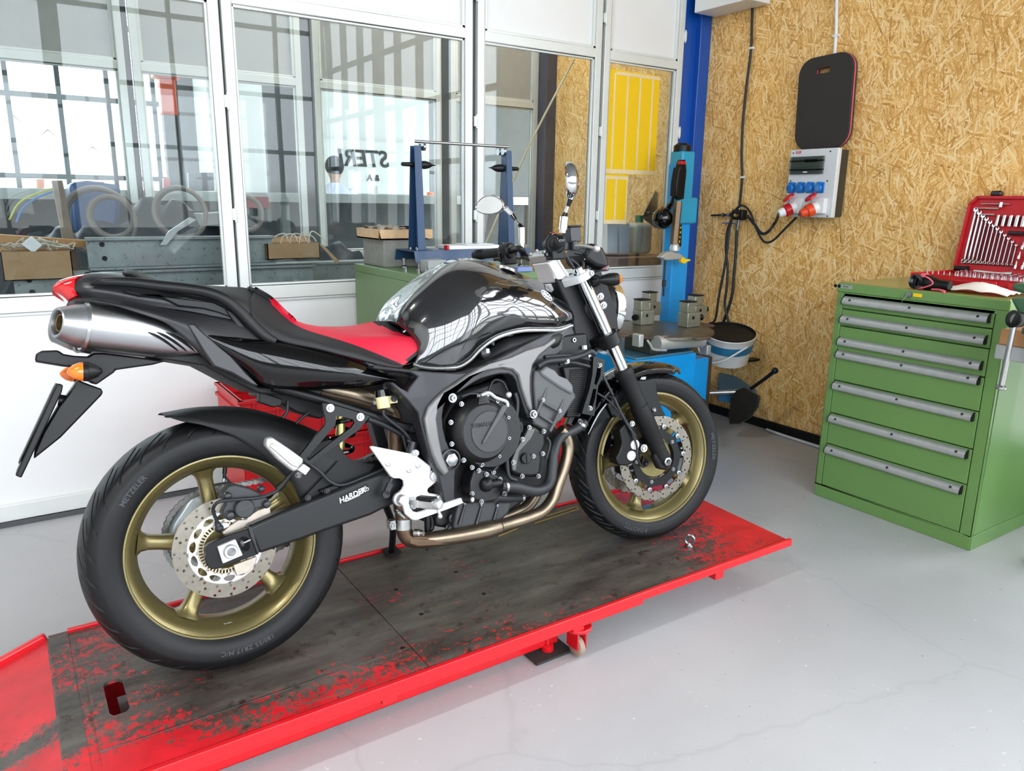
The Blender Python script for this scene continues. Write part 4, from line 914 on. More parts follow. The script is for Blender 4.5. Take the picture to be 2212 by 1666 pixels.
bp('bracket_bolt', G().bolt(pb(zp([(1052,572)], 1130, 700, 6.41), -.15)[0], (0,-1,0), .0065, .008).bolt(pb(zp([(920,1170)], 1130, 700, 6.41), -.15)[0], (0,-1,0), .0065, .008), M['zinc'], rd)
bp('radiator_cap', G().lathe([(0,.022),(.006,.022),(.009,.018),(.009,.001)], pb(zp([(1075,390)], 1130, 700, 6.41), -.11)[0], (.25,-.35,.9), 26), M['zinc'], rd)
g = G().tube(pb(zp([(200,590),(330,520),(600,490),(800,440),(930,385),(1000,420)], 1130, 700, 6.41), -.165), .0085).tube(pb(zp([(300,460),(600,440),(800,470),(930,500)], 1130, 700, 6.41), -.14), .006).tube(pb(zp([(500,560),(650,530),(800,560),(920,590)], 1130, 700, 6.41), -.145), .006)
bp('radiator_hose', g, M['hose'], rd)
bp('tie_clip', G().lathe([(-.004,.0095),(.004,.0095)], pb(zp([(603,512)], 1130, 700, 6.41), -.165)[0], (1,0,.2), 16).box(pb(zp([(850,325)], 1130, 700, 6.41), -.12)[0], (.012,.01,.012)), M['greyplas'], rd)
# fill behind the tank edge: throttle bodies and air box
bp('air_box', plate([(905,800),(1000,800),(1040,770),(1100,730),(1160,722),(1225,716),(1215,750),(1130,790),(1040,830),(930,850)], -.13, .26), M['engineblk'], eng, bev=.02)
bp('throttle_body', G().lathe([(0,.016),(.02,.016),(.024,.010)], pb(zp([(940,990)], 830, 540, 4.424), -.13)[0], (0,-1,0), 20).tube(pb(zp([(1010,900),(1025,860),(1040,910)], 830, 540, 4.424), -.145), .005), M['frame'], eng)
bp('hose_clamp', G().box(pb(zp([(985,965)], 830, 540, 4.424), -.152)[0], (.010,.006,.012)), M['zinc'], eng)
# ---------------------------------------------------------------- exhaust
P1 = zp([(1590,625),(1635,680),(1655,770),(1630,900),(1580,1040),(1530,1180),(1450,1275),(1330,1330),(1200,1370),(1115,1395)], 780, 760, 3.702)
ex = bp('exhaust_pipe', G().tube(pb(P1, -.155), .0185, 18), M['exhaust'], label='gold-tinted steel exhaust header')
for k, y in enumerate((-.075, .005, .085)):
    b = pb(P1, -.155); pts = [p*np.array([1,0,1]) + np.array([-.012*(k+1)*.4, y, .0]) for p in b]
    for i in range(5, 10): pts[i][0] -= .008*(k+1); pts[i][1] += -(y+.10)*(i-4)/9.
    bp('exhaust_pipe', G().tube(pts, .0185, 14), M['exhaust'], ex)
g = G().tube(pb(zp([(1120,1395),(1000,1425),(800,1465),(640,1490),(520,1505)], 780, 760, 3.702), [-.15,-.145,-.13,-.12,-.115]), [.021,.026,.024,.022,.0205], 20)
bp('collector', g, M['exhaust'], ex)
bp('collector_shield', plate(zp([(400,1490),(560,1505),(760,1480),(960,1440),(1110,1400),(1105,1420),(980,1470),(930,1500),(720,1545),(460,1562),(390,1540)], 780, 760, 3.702), -.138, .05), M['exhdark'], ex, bev=.008, seg=3)
g = G().tube(pb(zp([(330,1290),(335,1400),(370,1480),(440,1510),(540,1510)], 780, 760, 3.702), -.115), [.0205,.0215,.0225,.0215,.0205], 18); bp('elbow', g, M['exhdark'], ex)
g = G().tube(pb([(868,1105),(858,1030),(855,960),(852,905),(838,878)], [-.11,-.09,-.06,-.05,-.05]), .0215, 18); bp('mid_pipe', g, M['exhdark'], ex)
bp('pipe_clamp', G().lathe([(-.014,.0245),(.014,.0245)], pb([(870,1132)], -.115)[0], (.1,0,1), 26).box(pb([(845,1133)], -.125)[0], (.014,.03,.024)).bolt(pb([(848,1135)], -.14)[0], (0,-1,0), .007, .008), M['steel'], ex)
bp('sensor_boss', G().lathe([(0,.011),(.014,.011),(.018,.008),(.026,.008)], pb([(896,1152)], -.14)[0], (.6,-.7,0), 18), M['steel'], ex)
bp('tail_pipe', G().tube(pb([(845,885),(812,868),(760,852),(700,838),(640,815),(560,790)], [-.06,-.06,-.06,-.06,-.06,-.06]), .0275, 20), M['exhaust'], ex)
bp('pipe_band', G().lathe([(-.010,.0292),(.010,.0292)], pb([(806,867)], -.06)[0], (1,0,-.32), 28), M['steel'], ex)
def silencer(s):
    a, b = pb([(187,706)], -.114)[0], pb([(446,737)], -.058)[0]; d = b-a; L = np.linalg.norm(d)
    X = axis_rot(d)
    def oval(t, r, e=1.): 
        an = np.linspace(0, 2*PI, 48, endpoint=False); c = a+d/L*t
        up = np.array([0,0,1.]); up = up-d/L*(up@d/L); up /= np.linalg.norm(up); sd = np.cross(d/L, up)
        q = c + r*e*np.outer(np.cos(an), up) + r*.94*np.outer(np.sin(an), sd); return q
    cap_ = rz(.20)
    def turn(g): g.V = [tuple(cap_@(np.array(v)-a)+a) for v in g.V]; return g
    def fin(g):
        if s < 0: g.V = [(x, -y, z) for x, y, z in g.V]
        return g
    m = bp('silencer', fin(G().rings([oval(t, r) for t, r in ((-.010,.046),(-.010,.0525),(-.004,.0545),(.0,.053),(.16,.053),(L,.046))])), M['brush'], label='brushed steel underseat silencer')
    bp('end_cap', fin(turn(G().rings([oval(t, r) for t, r in ((-.004,.046),(-.014,.0490),(-.018,.0485),(-.036,.0425),(-.056,.035),(-.062,.0335),(-.064,.031),(-.062,.027),(-.050,.0245),(-.03,.0235),(-.03,.0225))]))), mat('satin end cap', '#a2a3a4', .35, .9), m)
    bp('outlet', fin(turn(G().rings([oval(t, r) for t, r in ((-.056,.0165),(-.057,.0190),(-.02,.0195),(-.02,.0155),(-.056,.0155))], caps=False))), mat('tan outlet', '#8a7450', .35, .8), m)
    bp('baffle', fin(turn(G().rings([oval(t, r) for t, r in ((-.028,.0235),(-.027,.0235))]))), M['blackmat'], m)
    if s > 0:
        for k in range(4):
            p = [(1025+62*k+q*190+28*q*q*(.6-k*.1), 568+q*(132+2*k) - 14*math.sin(q*PI)) for q in np.linspace(0, 1, 7)]
            tp = []
            for u, v in zp(p, 0, 540, 3.203):                 # foot of the sight line on the silencer's skin
                o = FB.R.T@(CAM-FB.O); dr = FB.R.T@ray(u, v); e = d/L
                A = dr-e*(dr@e); B = (o-a)-e*((o-a)@e); qa, qb, qc = A@A, 2*A@B, B@B-(.0522)**2; D = max(qb*qb-4*qa*qc, 0); tt = (-qb-math.sqrt(D))/(2*qa); tp.append(o+dr*tt)
            bp('shield_slot', G().tube(tp, [.0010,.0048,.0062,.0060,.0054,.0042,.0015], 8, flat=.55), M['gloss'], m)
    return m
silencer(1); silencer(-1)
# ---------------------------------------------------------------- seat, tail
r0 = pb([(535,622),(562,633),(593,658),(610,677),(638,696.7),(671,703.6),(721,705.5),(748,704.4),(776,700.8),(817,693.4),(839,695)], 0.)
r1 = pb([(548,632,-.03),(578,650,-.035),(598,668,-.045),(613,683,-.055),(637,701,-.075),(668,715,-.095),(721,731,-.118),(762,744,-.132),(804,760,-.142),(845,777,-.15),(873,789,-.155)])
r2 = pb([(540,655,-.11),(570,690,-.128),(600,710,-.138),(625,722,-.143),(648,729,-.147),(675,735,-.15),(721,750,-.155),(762,761,-.159),(804,775,-.161),(840,786,-.162),(870,792,-.162)])
r3 = pb([(545,690,-.135),(575,720,-.145),(597,732.6,-.15),(624,741,-.155),(660,748,-.158),(693,754.7,-.16),(721,762,-.161),(750,770,-.162),(785,779,-.163),(831,791,-.163),(868,795,-.163)])
n = 44
A0, A1, A2, A3 = [arclen(r, n) for r in (r0, r1, r2, r3)]
ends = {.33: pb([(868,716)], -.05)[0], .62: pb([(903,733)], -.092)[0], .86: pb([(929,741)], -.128)[0]}
rows = [A0]; tt = np.linspace(0, 1, n)
for k in (.33, .62, .86):
    L_ = A0*(1-k)+A1*k; L_[:, 2] += .010*math.sin(PI*k)*(1-tt**4)
    d = ends[k]-L_[-1]; s = np.clip((tt-.55)/.45, 0, 1)[:, None]; rows.append(L_+d*s*s*(3-2*s)*1.0)
rows += [A1, A2, A3]
rows = np.array(rows); RR = []
for j in range(n): RR.append(crom(rows[:, j], 31))
full = [np.r_[r[::-1], (r*[1,-1,1])[1:]] for r in RR]; w_ = len(full[0])
g = G().rings(full, closed=False, caps=False); fm = []
mid = w_//2; kk = 30*4/6.
for i in range(n-1):
    for k in range(w_-1):
        e = abs(k+.5-mid)/kk; t = (i+.5)/(n-1)
        fm.append(1 if (e < 1. and t > .12 and t < 1-.125*max(0, 1-e*.98)) else 0)
st_ = bp('seat', g, [M['seat'], M['seatred']], fmat=fm, merge=False, solid=.012, label='black seat with a red top panel')
p0 = pb([(266,584),(281,580.6),(300,587),(320,597),(343,605.6),(380,611),(421,615),(470,618),(500,619.6),(531,622),(562,633),(585,650)], 0.)
p1 = pb([(270,590,-.05),(284,589,-.075),(302,597,-.09),(322,606,-.10),(345,613,-.105),(380,619,-.11),(421,625,-.112),(470,631,-.112),(502,638,-.112),(532,652,-.112),(562,680,-.112),(585,706,-.115)])
p2 = pb([(276,598,-.05),(290,602,-.08),(305,612,-.10),(325,620,-.11),(346,626,-.118),(380,632,-.122),(421,640,-.124),(470,650,-.124),(500,665,-.125),(530,690,-.125),(556,715,-.128),(580,735,-.13)])
bp('passenger_seat', G().rings(body([p0, p1, p2], 36, 13), closed=False, caps=False), M['seat'], st_, solid=.01)
tl = bp('tail_cowl', G().rings(body([pb([(190,590),(215,587.5),(250,588),(280,593),(330,603),(420,621),(500,645)], 0.), pb([(163,601,-.06),(190,593,-.07),(230,595,-.078),(270,603,-.085),(330,612,-.09),(420,628,-.10),(500,655,-.11)]), pb([(157,622,-.075),(185,620,-.095),(225,624,-.105),(270,632,-.112),(330,642,-.118),(420,654,-.125),(500,672,-.13)]), pb([(168,637,-.075),(195,640,-.095),(240,645,-.105),(290,654,-.112),(350,664,-.118),(430,676,-.125),(510,694,-.13)])], 30, 17)), mat('satin tail plastic', '#202023', .36, var=.05))
lg = body([pb([(150,600),(163,597),(178,594),(192,592)], 0.), pb([(128,606,-.045),(146,600,-.05),(168,595,-.055),(192,592,-.06)]), pb([(115,620,-.05),(130,613,-.064),(147,607,-.07),(163,602,-.073)]), pb([(118,630,-.05),(138,632,-.068),(156,628,-.077),(164,632,-.079)]), pb([(140,645,-.045),(148,652,-.06),(158,646,-.07),(171,640,-.076)]), pb([(140,652,0),(148,656,0),(158,650,0),(171,645,0)])], 12, 21)
bp('tail_light', G().rings(lg), M['redlens'], None, label='red wedge-shaped tail light')
bp('tail_top', plate([(182,588),(205,586),(225,588),(230,592),(200,592)], -.02, .04), M['blacksat'], tl, bev=.002)
gr = bp('grab_rail', G().tube(pb([(196,614),(225,609),(281,610),(343,617),(406,624),(450,632),(485,646),(515,670),(545,701),(575,728),(594,738)], [-.105,-.12,-.132,-.14,-.145,-.147,-.148,-.148,-.148,-.150,-.150]), [.003,.010,.0115,.012,.0125,.013,.0135,.0135,.0135,.013,.010], 16, up=(0,1,0), flat=.8).mir(), M['blacksat'])
ul = plate([(264,628),(300,632),(400,640),(462,652),(490,665),(520,688),(505,690),(470,676),(440,668),(385,662),(343,640),(300,640)], -.132, .02, bmir=True); bp('rail_web', ul, M['blacksat'], gr, bev=.006)
bp('rail_strut', plate([(486,668),(505,672),(560,740),(596,742),(596,752),(540,748),(523,722)], -.138, .02, bmir=True), M['blacksat'], gr, bev=.004)
# shroud over the silencer
ct = pb([(146,656,-.07),(160,645,-.09),(200,641,-.105),(243,645,-.112),(300,655,-.118),(360,667,-.124),(420,676,-.128),(500,690,-.133),(560,712,-.138),(600,745,-.14)])
cm = pb([(150,664,-.075),(166,650,-.105),(204,646,-.128),(248,653,-.137),(310,668,-.142),(362,684,-.147),(404,700,-.15),(450,722,-.15),(500,745,-.15),(560,760,-.15)])
cb = pb([(152,672,-.075),(172,655,-.112),(206,651,-.135),(246,659,-.142),(312,680.5,-.146),(355,697,-.148),(388,722,-.148),(412,745,-.146),(431,765,-.14),(455,790,-.13)])
bp('silencer_shroud', G().rings(resamp([ct, cm, cb], 36, 14), closed=False, caps=False).mir(), mat('charcoal shroud', '#1b1b1d', .4, var=.05), tl, solid=.004)
bp('shroud_trim', plate([(404,700),(420,699),(450,728),(500,768),(533,806),(560,834),(545,832),(500,806),(462,792),(440,760)], -.155, .012, bmir=True), mat('dark trim plastic', '#242426', .35), tl, bev=.004)
bp('under_tray', plate([(330,772),(431,765),(470,785),(520,810),(560,836),(700,842),(690,860),(560,850),(500,822),(440,790)], -.10, .20), M['blackmat'], tl, bev=.004)
sp_ = resamp([pb([(428,710,-.135),(500,727,-.145),(597,739,-.155),(693,760,-.16),(776,783,-.16),(856,821,-.155)]), pb([(440,722,-.148),(500,742,-.165),(590,762,-.18),(693,785,-.185),(776,803,-.178),(856,822,-.158)]), pb([(460,742,-.15),(510,770,-.165),(580,798,-.178),(690,814,-.182),(776,819,-.175),(856,823,-.157)]), pb([(500,775,-.14),(533,806,-.145),(580,837,-.15),(660,841,-.155),(760,839,-.155),(852,826,-.152)])], 36, 16)
bp('side_panel', G().rings(sp_, closed=False, caps=False).mir(), M['gloss'], None, solid=.004, label='gloss black side panel')
# plate carrier, plate, rear indicators
uc = bp('plate_carrier', plate(zp([(240,765),(248,718),(290,697),(400,693),(440,720),(515,732),(610,737),(650,712),(720,712),(900,735),(1150,770),(1060,795),(800,832),(788,850),(665,935),(600,900),(520,812),(440,806),(250,775)], 0, 540, 3.203), -.075, .13), M['blackplas'], bev=.006, seg=3)
bp('plate_stem', plate(zp([(540,900),(630,935),(700,960),(715,985),(700,1010),(420,1300),(232,1450),(240,1395),(300,1260),(400,1090),(470,1000),(520,930)], 0, 540, 3.203), -.055, .09), M['blackplas'], uc, bev=.004)
bp('plate_bumper', G().cyl(pb(zp([(405,1040)], 0, 540, 3.203), -.03)[0], pb(zp([(510,1055)], 0, 540, 3.203), -.03)[0], .0135), M['blacksat'], uc)
bp('number_plate', plate(zp([(400,925),(438,935),(428,985),(148,1580),(104,1562),(372,975)], 0, 540, 3.203), -.075, .10), M['blackplas'], uc, bev=.003)
bp('plate_rim', plate(zp([(388,925),(400,925),(376,980),(135,1480),(125,1480),(370,955)], 0, 540, 3.203), -.072, .10), M['blacksat'], uc, bev=.001)
def bullet(tip, root, y, col, fr=FB, r=.021, parent=None):
    a, b = fr.at(tip[0], tip[1], y), fr.at(root[0], root[1], y); d = b-a; L = np.linalg.norm(d)
    lens = G().lathe([(0,.001),(.004,.008),(.012,.015),(.022,.019),(.030,.0205)], a, d, 28); bod = G().lathe([(.030,.0205),(.040,.0215),(L*.6,.020),(L*.85,.013),(L,.002)], a, d, 28)
    return lens, bod
ln, bd = bullet((144,803), (222,803), -.16, 0)
i1 = bp('indicator', bd, M['blacksat'], uc); bp('indicator_lens', ln, M['amber'], i1, label='amber lens'); bp('stalk', G().tube(pb([(200,806),(205,806)], -.16)[:1] + [pb([(215,800)], -.06)[0]], .008), M['blacksat'], i1)
ln, bd = bullet((128,808), (200,806), .10, 0)
i2 = bp('indicator', bd, M['blacksat'], uc); bp('indicator_lens', ln, M['amber'], i2)
bp('stalk', G().tube([pb([(190,806)], .10)[0], pb([(215,800)], .0)[0]], .008), M['blacksat'], i2)
bp('tail_bracket', plate(zp([(455,400),(470,360),(540,320),(560,350),(520,380),(520,400)], 0, 540, 3.203), -.07, .12), M['blacksat'], tl, bev=.003)
bp('silencer_strap', plate(zp([(520,640),(560,700),(630,720),(640,695),(590,690),(545,640)], 0, 540, 3.203), -.09, .05), M['blacksat'], tl, bev=.003)
bp('inner_panel', plate([(838,826),(905,850),(914,985),(856,988),(840,930)], -.02, .04), M['engineblk'], eng, bev=.004)
# electrics under the seat
bp('wiring_box', plate(zp([(220,1180),(270,1195),(400,1240),(395,1290),(330,1305),(215,1265)], 500, 520, 3.622), -.08, .03), M['blackmat'], sub, bev=.003)
bp('battery_tray', plate([(560,840),(700,858),(705,900),(690,905),(640,890),(600,868),(560,856)], -.05, .12), M['blackmat'], sub, bev=.004)
g = G().tube(pb([(622,866),(620,890),(610,903)], -.06), .004).tube(pb([(668,890),(650,905),(640,915)], -.06), .004).tube(pb([(795,905),(830,918),(870,940),(895,960)], -.12), .008).tube(pb([(870,940),(880,975),(895,985)], -.13), .004)
bp('wire_loom', g, M['hose'], sub)
g = G().lathe([(0,.0185),(.018,.0185),(.019,.013)], pb([(826,858)], -.15)[0], (0,.12,1), 28); rs = bp('brake_reservoir', G().lathe([(-.030,.0165),(-.030,.016),(-.028,.0175),(0,.0185)], pb([(826,858)], -.15)[0], (0,.12,1), 28).box(pb([(849,863)], -.15)[0], (.022,.006,.02)), M['cream2'], None, label='cream brake fluid reservoir')
bp('reservoir_cap', g, M['gloss'], rs); bp('reservoir_bolt', G().bolt(pb([(851,861)], -.155)[0], (0,-1,0), .007, .006), M['frame'], rs)
bp('reservoir_hose', G().tube(pb([(828,886),(832,900),(870,930),(890,955)], -.145), .005), M['hose'], rs)
g = G().cyl(pb([(893,955)], -.15)[0], pb([(885,985)], -.15)[0], .012).cyl(pb([(880,950)], -.15)[0], pb([(893,960)], -.15)[0], .006); bp('master_cylinder', g, M['frame'], rs)
# ---------------------------------------------------------------- footpeg plate
hp = zp([(0,170),(10,158),(40,155),(575,262),(600,210),(640,200),(662,235),(655,300),(720,345),(835,430),(840,495),(880,490),(940,520),(962,570),(950,620),(900,660),(800,740),(790,775),(810,805),(940,825),(1000,850),(1020,900),(1010,960),(930,980),(800,960),(640,990),(520,960),(440,965),(360,960),(320,910),(340,840),(440,760),(470,700),(460,630),(410,600),(330,600),(280,575)], 800, 940, 6.408)
hb = bp('footpeg_plate', plate(hp, -.175, .010), M['silver'], bev=.0025, label='silver footpeg plate')
bp('heel_guard', plate(zp([(108,325),(118,315),(650,318),(835,430),(838,485),(800,520),(380,600),(320,595),(285,570)], 800, 940, 6.408), -.1795, .005), M['silver'], hb, bev=.0015)
for q, r in (((245,395),.0085), ((660,420),.0085), ((537,483),.0085)): bp('guard_bolt', G().lathe([(0,r),(.0015,r),(.002,r*.7),(.003,r*.7),(.003,r*.35),(.001,r*.35)], pb(zp([q], 800, 940, 6.408), -.1805)[0], (0,-1,0), 22), M['steel'], hb)
for q, r in (((895,570),.0135), ((955,900),.0135), ((628,250),.0085)): bp('plate_bolt', G().lathe([(0,r),(.004,r),(.005,r*.6),(.009,r*.55),(.009,r*.3)], pb(zp([q], 800, 940, 6.408), -.1805)[0], (0,-1,0), 24), M['castalu'], hb)
bl = bp('brake_pedal', plate(zp([(395,930),(440,900),(500,895),(530,920),(560,1010),(600,1060),(660,1075),(800,1030),(980,965),(1270,870),(1330,905),(1310,940),(1080,1030),(800,1130),(640,1185),(580,1175),(490,1095),(455,960)], 800, 940, 6.408), -.215, .014), M['silver'], hb, bev=.004)
c = pb(zp([(420,890)], 800, 940, 6.408), -.185)[0]; bp('pedal_pivot', G().lathe([(-.01,.019),(.0,.019),(.002,.014),(.024,.014),(.026,.012)], c, (0,-1,0), 26).lathe([(.0261,.006),(.0262,.006)], c, (0,-1,0), 16), M['castalu'], hb)
a, b = pb(zp([(1300,880)], 800, 940, 6.408), -.21)[0], pb(zp([(1410,895)], 800, 940, 6.408), -.235)[0]; bp('pedal_tip', G().cyl(a, b, .0115), M['blacksat'], hb); bp('tip_screw', G().lathe([(0,.007),(.003,.0065),(.006,.002)], b, b-a, 16), M['castalu'], hb)
a, b = pb(zp([(650,930)], 800, 940, 6.408), -.20)[0], pb(zp([(920,960)], 800, 940, 6.408), -.262)[0]
d = b-a; X = axis_rot(d); Rm = np.stack([X[:, 0], X[:, 1], X[:, 2]], 1); L = np.linalg.norm(d)
fp = bp('footpeg', G().box((a+b)/2, (.026,.026,L), Rm), M['castalu'], hb, bev=.006); bp('peg_rubber', G().box((a+b)/2+np.array([0,-.002,.008]), (.024,.022,L*.9), Rm), M['blackmat'], hb, bev=.006)
bp('peg_end', G().lathe([(-.006,.014),(.004,.0145),(.012,.012),(.015,.004)], b, d, 20), M['castalu'], hb)
bp('peg_feeler', G().cyl(b+np.array([0,0,-.008]), b+np.array([.004,-.004,-.028]), .0042).sphere(b+np.array([.004,-.004,-.032]), .0065, 14), M['castalu'], hb)
bp('peg_bracket', G().box(a, (.035,.02,.035), Rm).bolt(pb(zp([(600,980)], 800, 940, 6.408), -.20)[0], (0,-1,0), .007, .006), M['castalu'], hb, bev=.004)
g = G(); pts = []
a, b = pb(zp([(370,1050)], 800, 940, 6.408), -.16)[0], pb(zp([(470,1140)], 800, 940, 6.408), -.16)[0]; X = axis_rot(b-a)
for t in np.linspace(0, 12, 150): pts.append(a+(b-a)*t/12+X[:, 0]*.006*math.cos(2*PI*t)+X[:, 1]*.006*math.sin(2*PI*t))
bp('return_spring', G().tube(pts, .0012, 6, m=300), M['steel'], hb)
a, b = pb(zp([(300,600),(210,820)], 800, 940, 6.408), -.17); bp('brake_rod', G().cyl(a, b, .004).box((a+b)/2+(b-a)*.15, (.012,.014,.03), axis_rot(b-a)).lathe([(0,.010),(.012,.010)], b+np.array([0,-.006,0]), (0,1,0), 18), M['frame'], hb)
bp('side_stand', G().tube(pb(zp([(790,1120),(790,1300),(785,1500),(788,1600)], 800, 940, 6.408), [-.09,-.09,-.09,-.09]), [.010,.009,.006,.004]).tube(pb(zp([(700,1130),(830,1130),(850,1290),(760,1300)], 800, 940, 6.408), -.085), .007), M['blacksat'], eng)
s0 = np.array([.50, .12, .30]); foot = FB.R.T@(np.array([.60, .335, LH+.012])-FB.O)
bp('prop_stand', G().tube([s0, (s0+foot)/2+np.array([.02,.01,0]), foot], .011).box(foot, (.05,.05,.008), FB.R.T), M['blacksat'], eng)
# ---------------------------------------------------------------- tank
t0 = pb([(836,694),(846,668),(862,648),(884,625),(922,590),(957,567),(990,559),(1022,558.5),(1060,567),(1101,583),(1146,600),(1172,612),(1192,626)], 0.)
t1 = pb([(848,700,-.05),(860,679,-.075),(880,653,-.09),(905,628,-.095),(935,602,-.095),(962,581,-.085),(990,567,-.065),(1022,566,-.06),(1060,577,-.065),(1101,597,-.08),(1146,614,-.085),(1180,628,-.08),(1206,642,-.06)])
t2 = pb([(866,706,-0.09),(880,690,-0.108),(898,668,-0.12),(922,645,-0.128),(950,622,-0.13),(978,604,-0.13),(1005,594,-0.125),(1035,594,-0.125),(1068,602,-0.128),(1105,616,-0.132),(1146,628,-0.132),(1185,640,-0.12),(1222,656,-0.085)])
t3 = pb([(884,722,-0.118),(897,708,-0.135),(915,692,-0.15),(940,674,-0.16),(968,658,-0.165),(998,644,-0.167),(1025,637,-0.167),(1055,640,-0.165),(1088,646,-0.163),(1120,652,-0.162),(1158,660,-0.155),(1195,666,-0.14),(1236,673,-0.1)])
t4 = pb([(900,745,-0.134),(912,735,-0.15),(932,722,-0.166),(958,707,-0.178),(988,693,-0.183),(1018,680,-0.184),(1048,672,-0.18),(1072,670,-0.175),(1098,674,-0.17),(1130,684,-0.164),(1166,690,-0.154),(1204,690,-0.138),(1240,687,-0.1)])
t5 = pb([(900,768,-0.144),(915,766,-0.155),(940,760,-0.169),(968,749,-0.18),(998,735,-0.183),(1026,720,-0.182),(1052,705,-0.175),(1078,697,-0.168),(1104,695,-0.16),(1136,699,-0.152),(1172,703,-0.14),(1208,702,-0.125),(1238,697,-0.095)])
t6 = pb([(892,784,-0.14),(910,790,-0.148),(935,793,-0.158),(962,793,-0.165),(990,790,-0.166),(1014,776,-0.163),(1036,753,-0.156),(1062,733,-0.149),(1092,720,-0.14),(1128,712,-0.132),(1170,711,-0.121),(1206,711,-0.11),(1235,701,-0.09)])
tr = body([t0, t1, t2, t3, t4, t5, t6], 64, 49)
tg = G().rings(tr, closed=False, caps=False)
# blunt nose and tail
tk = bp('fuel_tank', tg, M['tank'], smooth=50, solid=.006, label='graphite fuel tank')
from mathutils.bvhtree import BVHTree
bvh = BVHTree.FromPolygons([Vector(v) for v in tg.V], tg.F)
def skin(u, v, off=0.):
    o = FB.R.T@(CAM-FB.O); d = FB.R.T@ray(u, v); h = bvh.ray_cast(Vector(o), Vector(d).normalized())
    if h[0] is None: return FB.at(u, v, -.15), np.array([0,-1.,0])
    n = np.array(h[1]); n = n if n@d < 0 else -n
    return np.array(h[0])+n*off, n
bp('tank_trim', G().tube([np.array(p)+np.array([0,-.001,-.004]) for p in t6], .0055, 10), mat('bright trim', '#c9cac8', .22, .9), tk)
bp('tank_trim', G().tube([np.array([p[0], -p[1], p[2]-.004]) for p in t6], .0055, 10), M['steel'], tk)
bp('trim_pad', plate([(961,789),(987,787),(987,802),(962,803)], -.170, .02), M['engineblk'], tk, bev=.003)
bp('tank_crease', G().tube([skin(*q, .0003)[0] for q in zp([(395,1075),(480,1020),(600,945),(760,880),(900,835),(1040,780),(1110,765)], 830, 540, 4.424)], .0012, 6), M['gloss'], tk)
c, n_ = skin(1180, 639, .0012)
ez = n_; ex = np.array([1.,0,0]); ex -= ez*(ex@ez); ex /= np.linalg.norm(ex); ey = np.cross(ez, ex)
eg = G().torus(c, ez, .0205, .0016, 40, 8)
for k in range(3):
    a = PI/2+k*2*PI/3; d = ex*math.cos(a)+ey*math.sin(a); p = np.cross(ez, d)
    eg.tube([c+d*.0195, c+d*.003], .0018, 6).tube([c+d*.003+p*.0042, c+d*.003-p*.0042], .0016, 6)
    for s in (1, -1): eg.tube([c+d*.003+p*.0042*s, c-d*.016+p*.0042*s], .0016, 6)
bp('tank_emblem', eg, M['silver'], tk, label='round silver emblem of three crossed tuning forks')
sc_ = [skin(*q, .0004)[0] for q in zp([(1060,315),(1150,298),(1250,295),(1370,300),(1290,330),(1180,335)], 830, 540, 4.424)]
bp('filler_recess', G().tube([skin(*q, .0002)[0] for q in zp([(1062,312),(1150,294),(1260,290),(1370,300)], 830, 540, 4.424)], [.0006,.002,.0015], 6).tube([skin(*q, .0002)[0] for q in zp([(1062,314),(1170,333),(1300,335),(1440,330)], 830, 540, 4.424)], [.0006,.0015,.001], 6), M['zinc'], tk)
fcp = np.array(t0[9])+np.array([-.02,0,.0]); bp('filler_cap', G().lathe([(-.004,.040),(.004,.040),(.008,.036),(.008,.001)], fcp+np.array([.0,0,-.002]), (.36,0,.93), 36), M['steel'], tk)
# ---------------------------------------------------------------- front end, built straight and turned with the steering
def ff(name, g, m, parent=None, **k): return bp(name, g.xf(SM), m, parent, **k)
def pl_f(px, y, depth, holes=(), mir=False):
    g = G().prism(pf(px, y), (0, depth, 0), [pf(h, y) for h in holes]); return g.mir() if mir else g
FA, FBt = pf([(1253,592)], -.105)[0], pf([(1428,985)], -.105)[0]; fd = (FBt-FA)/np.linalg.norm(FBt-FA)
def along(u, v):                                          # distance down the fork leg of the point seen at a pixel
    return float((pf([(u, v)], -.105)[0]-FA)@fd)
s1, s2, s3, s4, s5 = along(1310,735), along(1346,803), along(1373,882), along(1400,945), along(1434,998)
def legs(prof): 
    g = G().lathe(prof, FA, fd, 36); return g.mir()
fk = ff('fork', legs([(.0,.0205),(s2+.02,.0205)]), M['chrome'], label='chrome upside fork tubes in black lower legs')
ff('fork_leg', legs([(s2-.010,.024),(s2-.008,.0315),(s2+.012,.0325),(s2+.02,.0295),(s3-.003,.0285),(s3,.0315),(s4-.012,.0315),(s4-.008,.029),(s5-.035,.0275),(s5-.005,.0235),(s5+.012,.020),(s5+.02,.012)]), M['blackmat'], fk)
ff('fork_cap', legs([(-.022,.012),(-.020,.0145),(-.010,.0155),(-.010,.0215),(-.002,.0225)]), M['chrome'], fk)
ff('fork_seal', legs([(s1-.006,.0265),(s1-.004,.0285),(s1+.02,.0285),(s1+.024,.024)]), mat('dark chrome clamp', '#4a4a4b', .25, .9), fk)
ax_ = np.array([1.44,0,.2985]); ff('front_axle', G().cyl(ax_+[0,-.128,0], ax_+[0,.128,0], .0115).lathe([(0,.0155),(.012,.0155),(.014,.012),(.014,.009),(.006,.009)], ax_+[0,-.122,0], (0,-1,0), 6), M['zinc'], fk)
ff('axle_clamp', G().prism([FA+fd*(s5-.05)+[-.0,-.016,0]+np.array(q) for q in ((-.02,0,0),(.03,0,0),(.05,0,-.045),(.03,0,-.075),(-.01,0,-.065),(-.03,0,-.02))], (0,.03,0)).mir(), M['blackmat'], fk, bev=.008)
ST = FA*np.array([1,0,1]) + np.array([-.91,0,-.415])*.038     # steering stem
up = -fd
X = axis_rot(up); fwd = np.array([up[2],0,-up[0]])
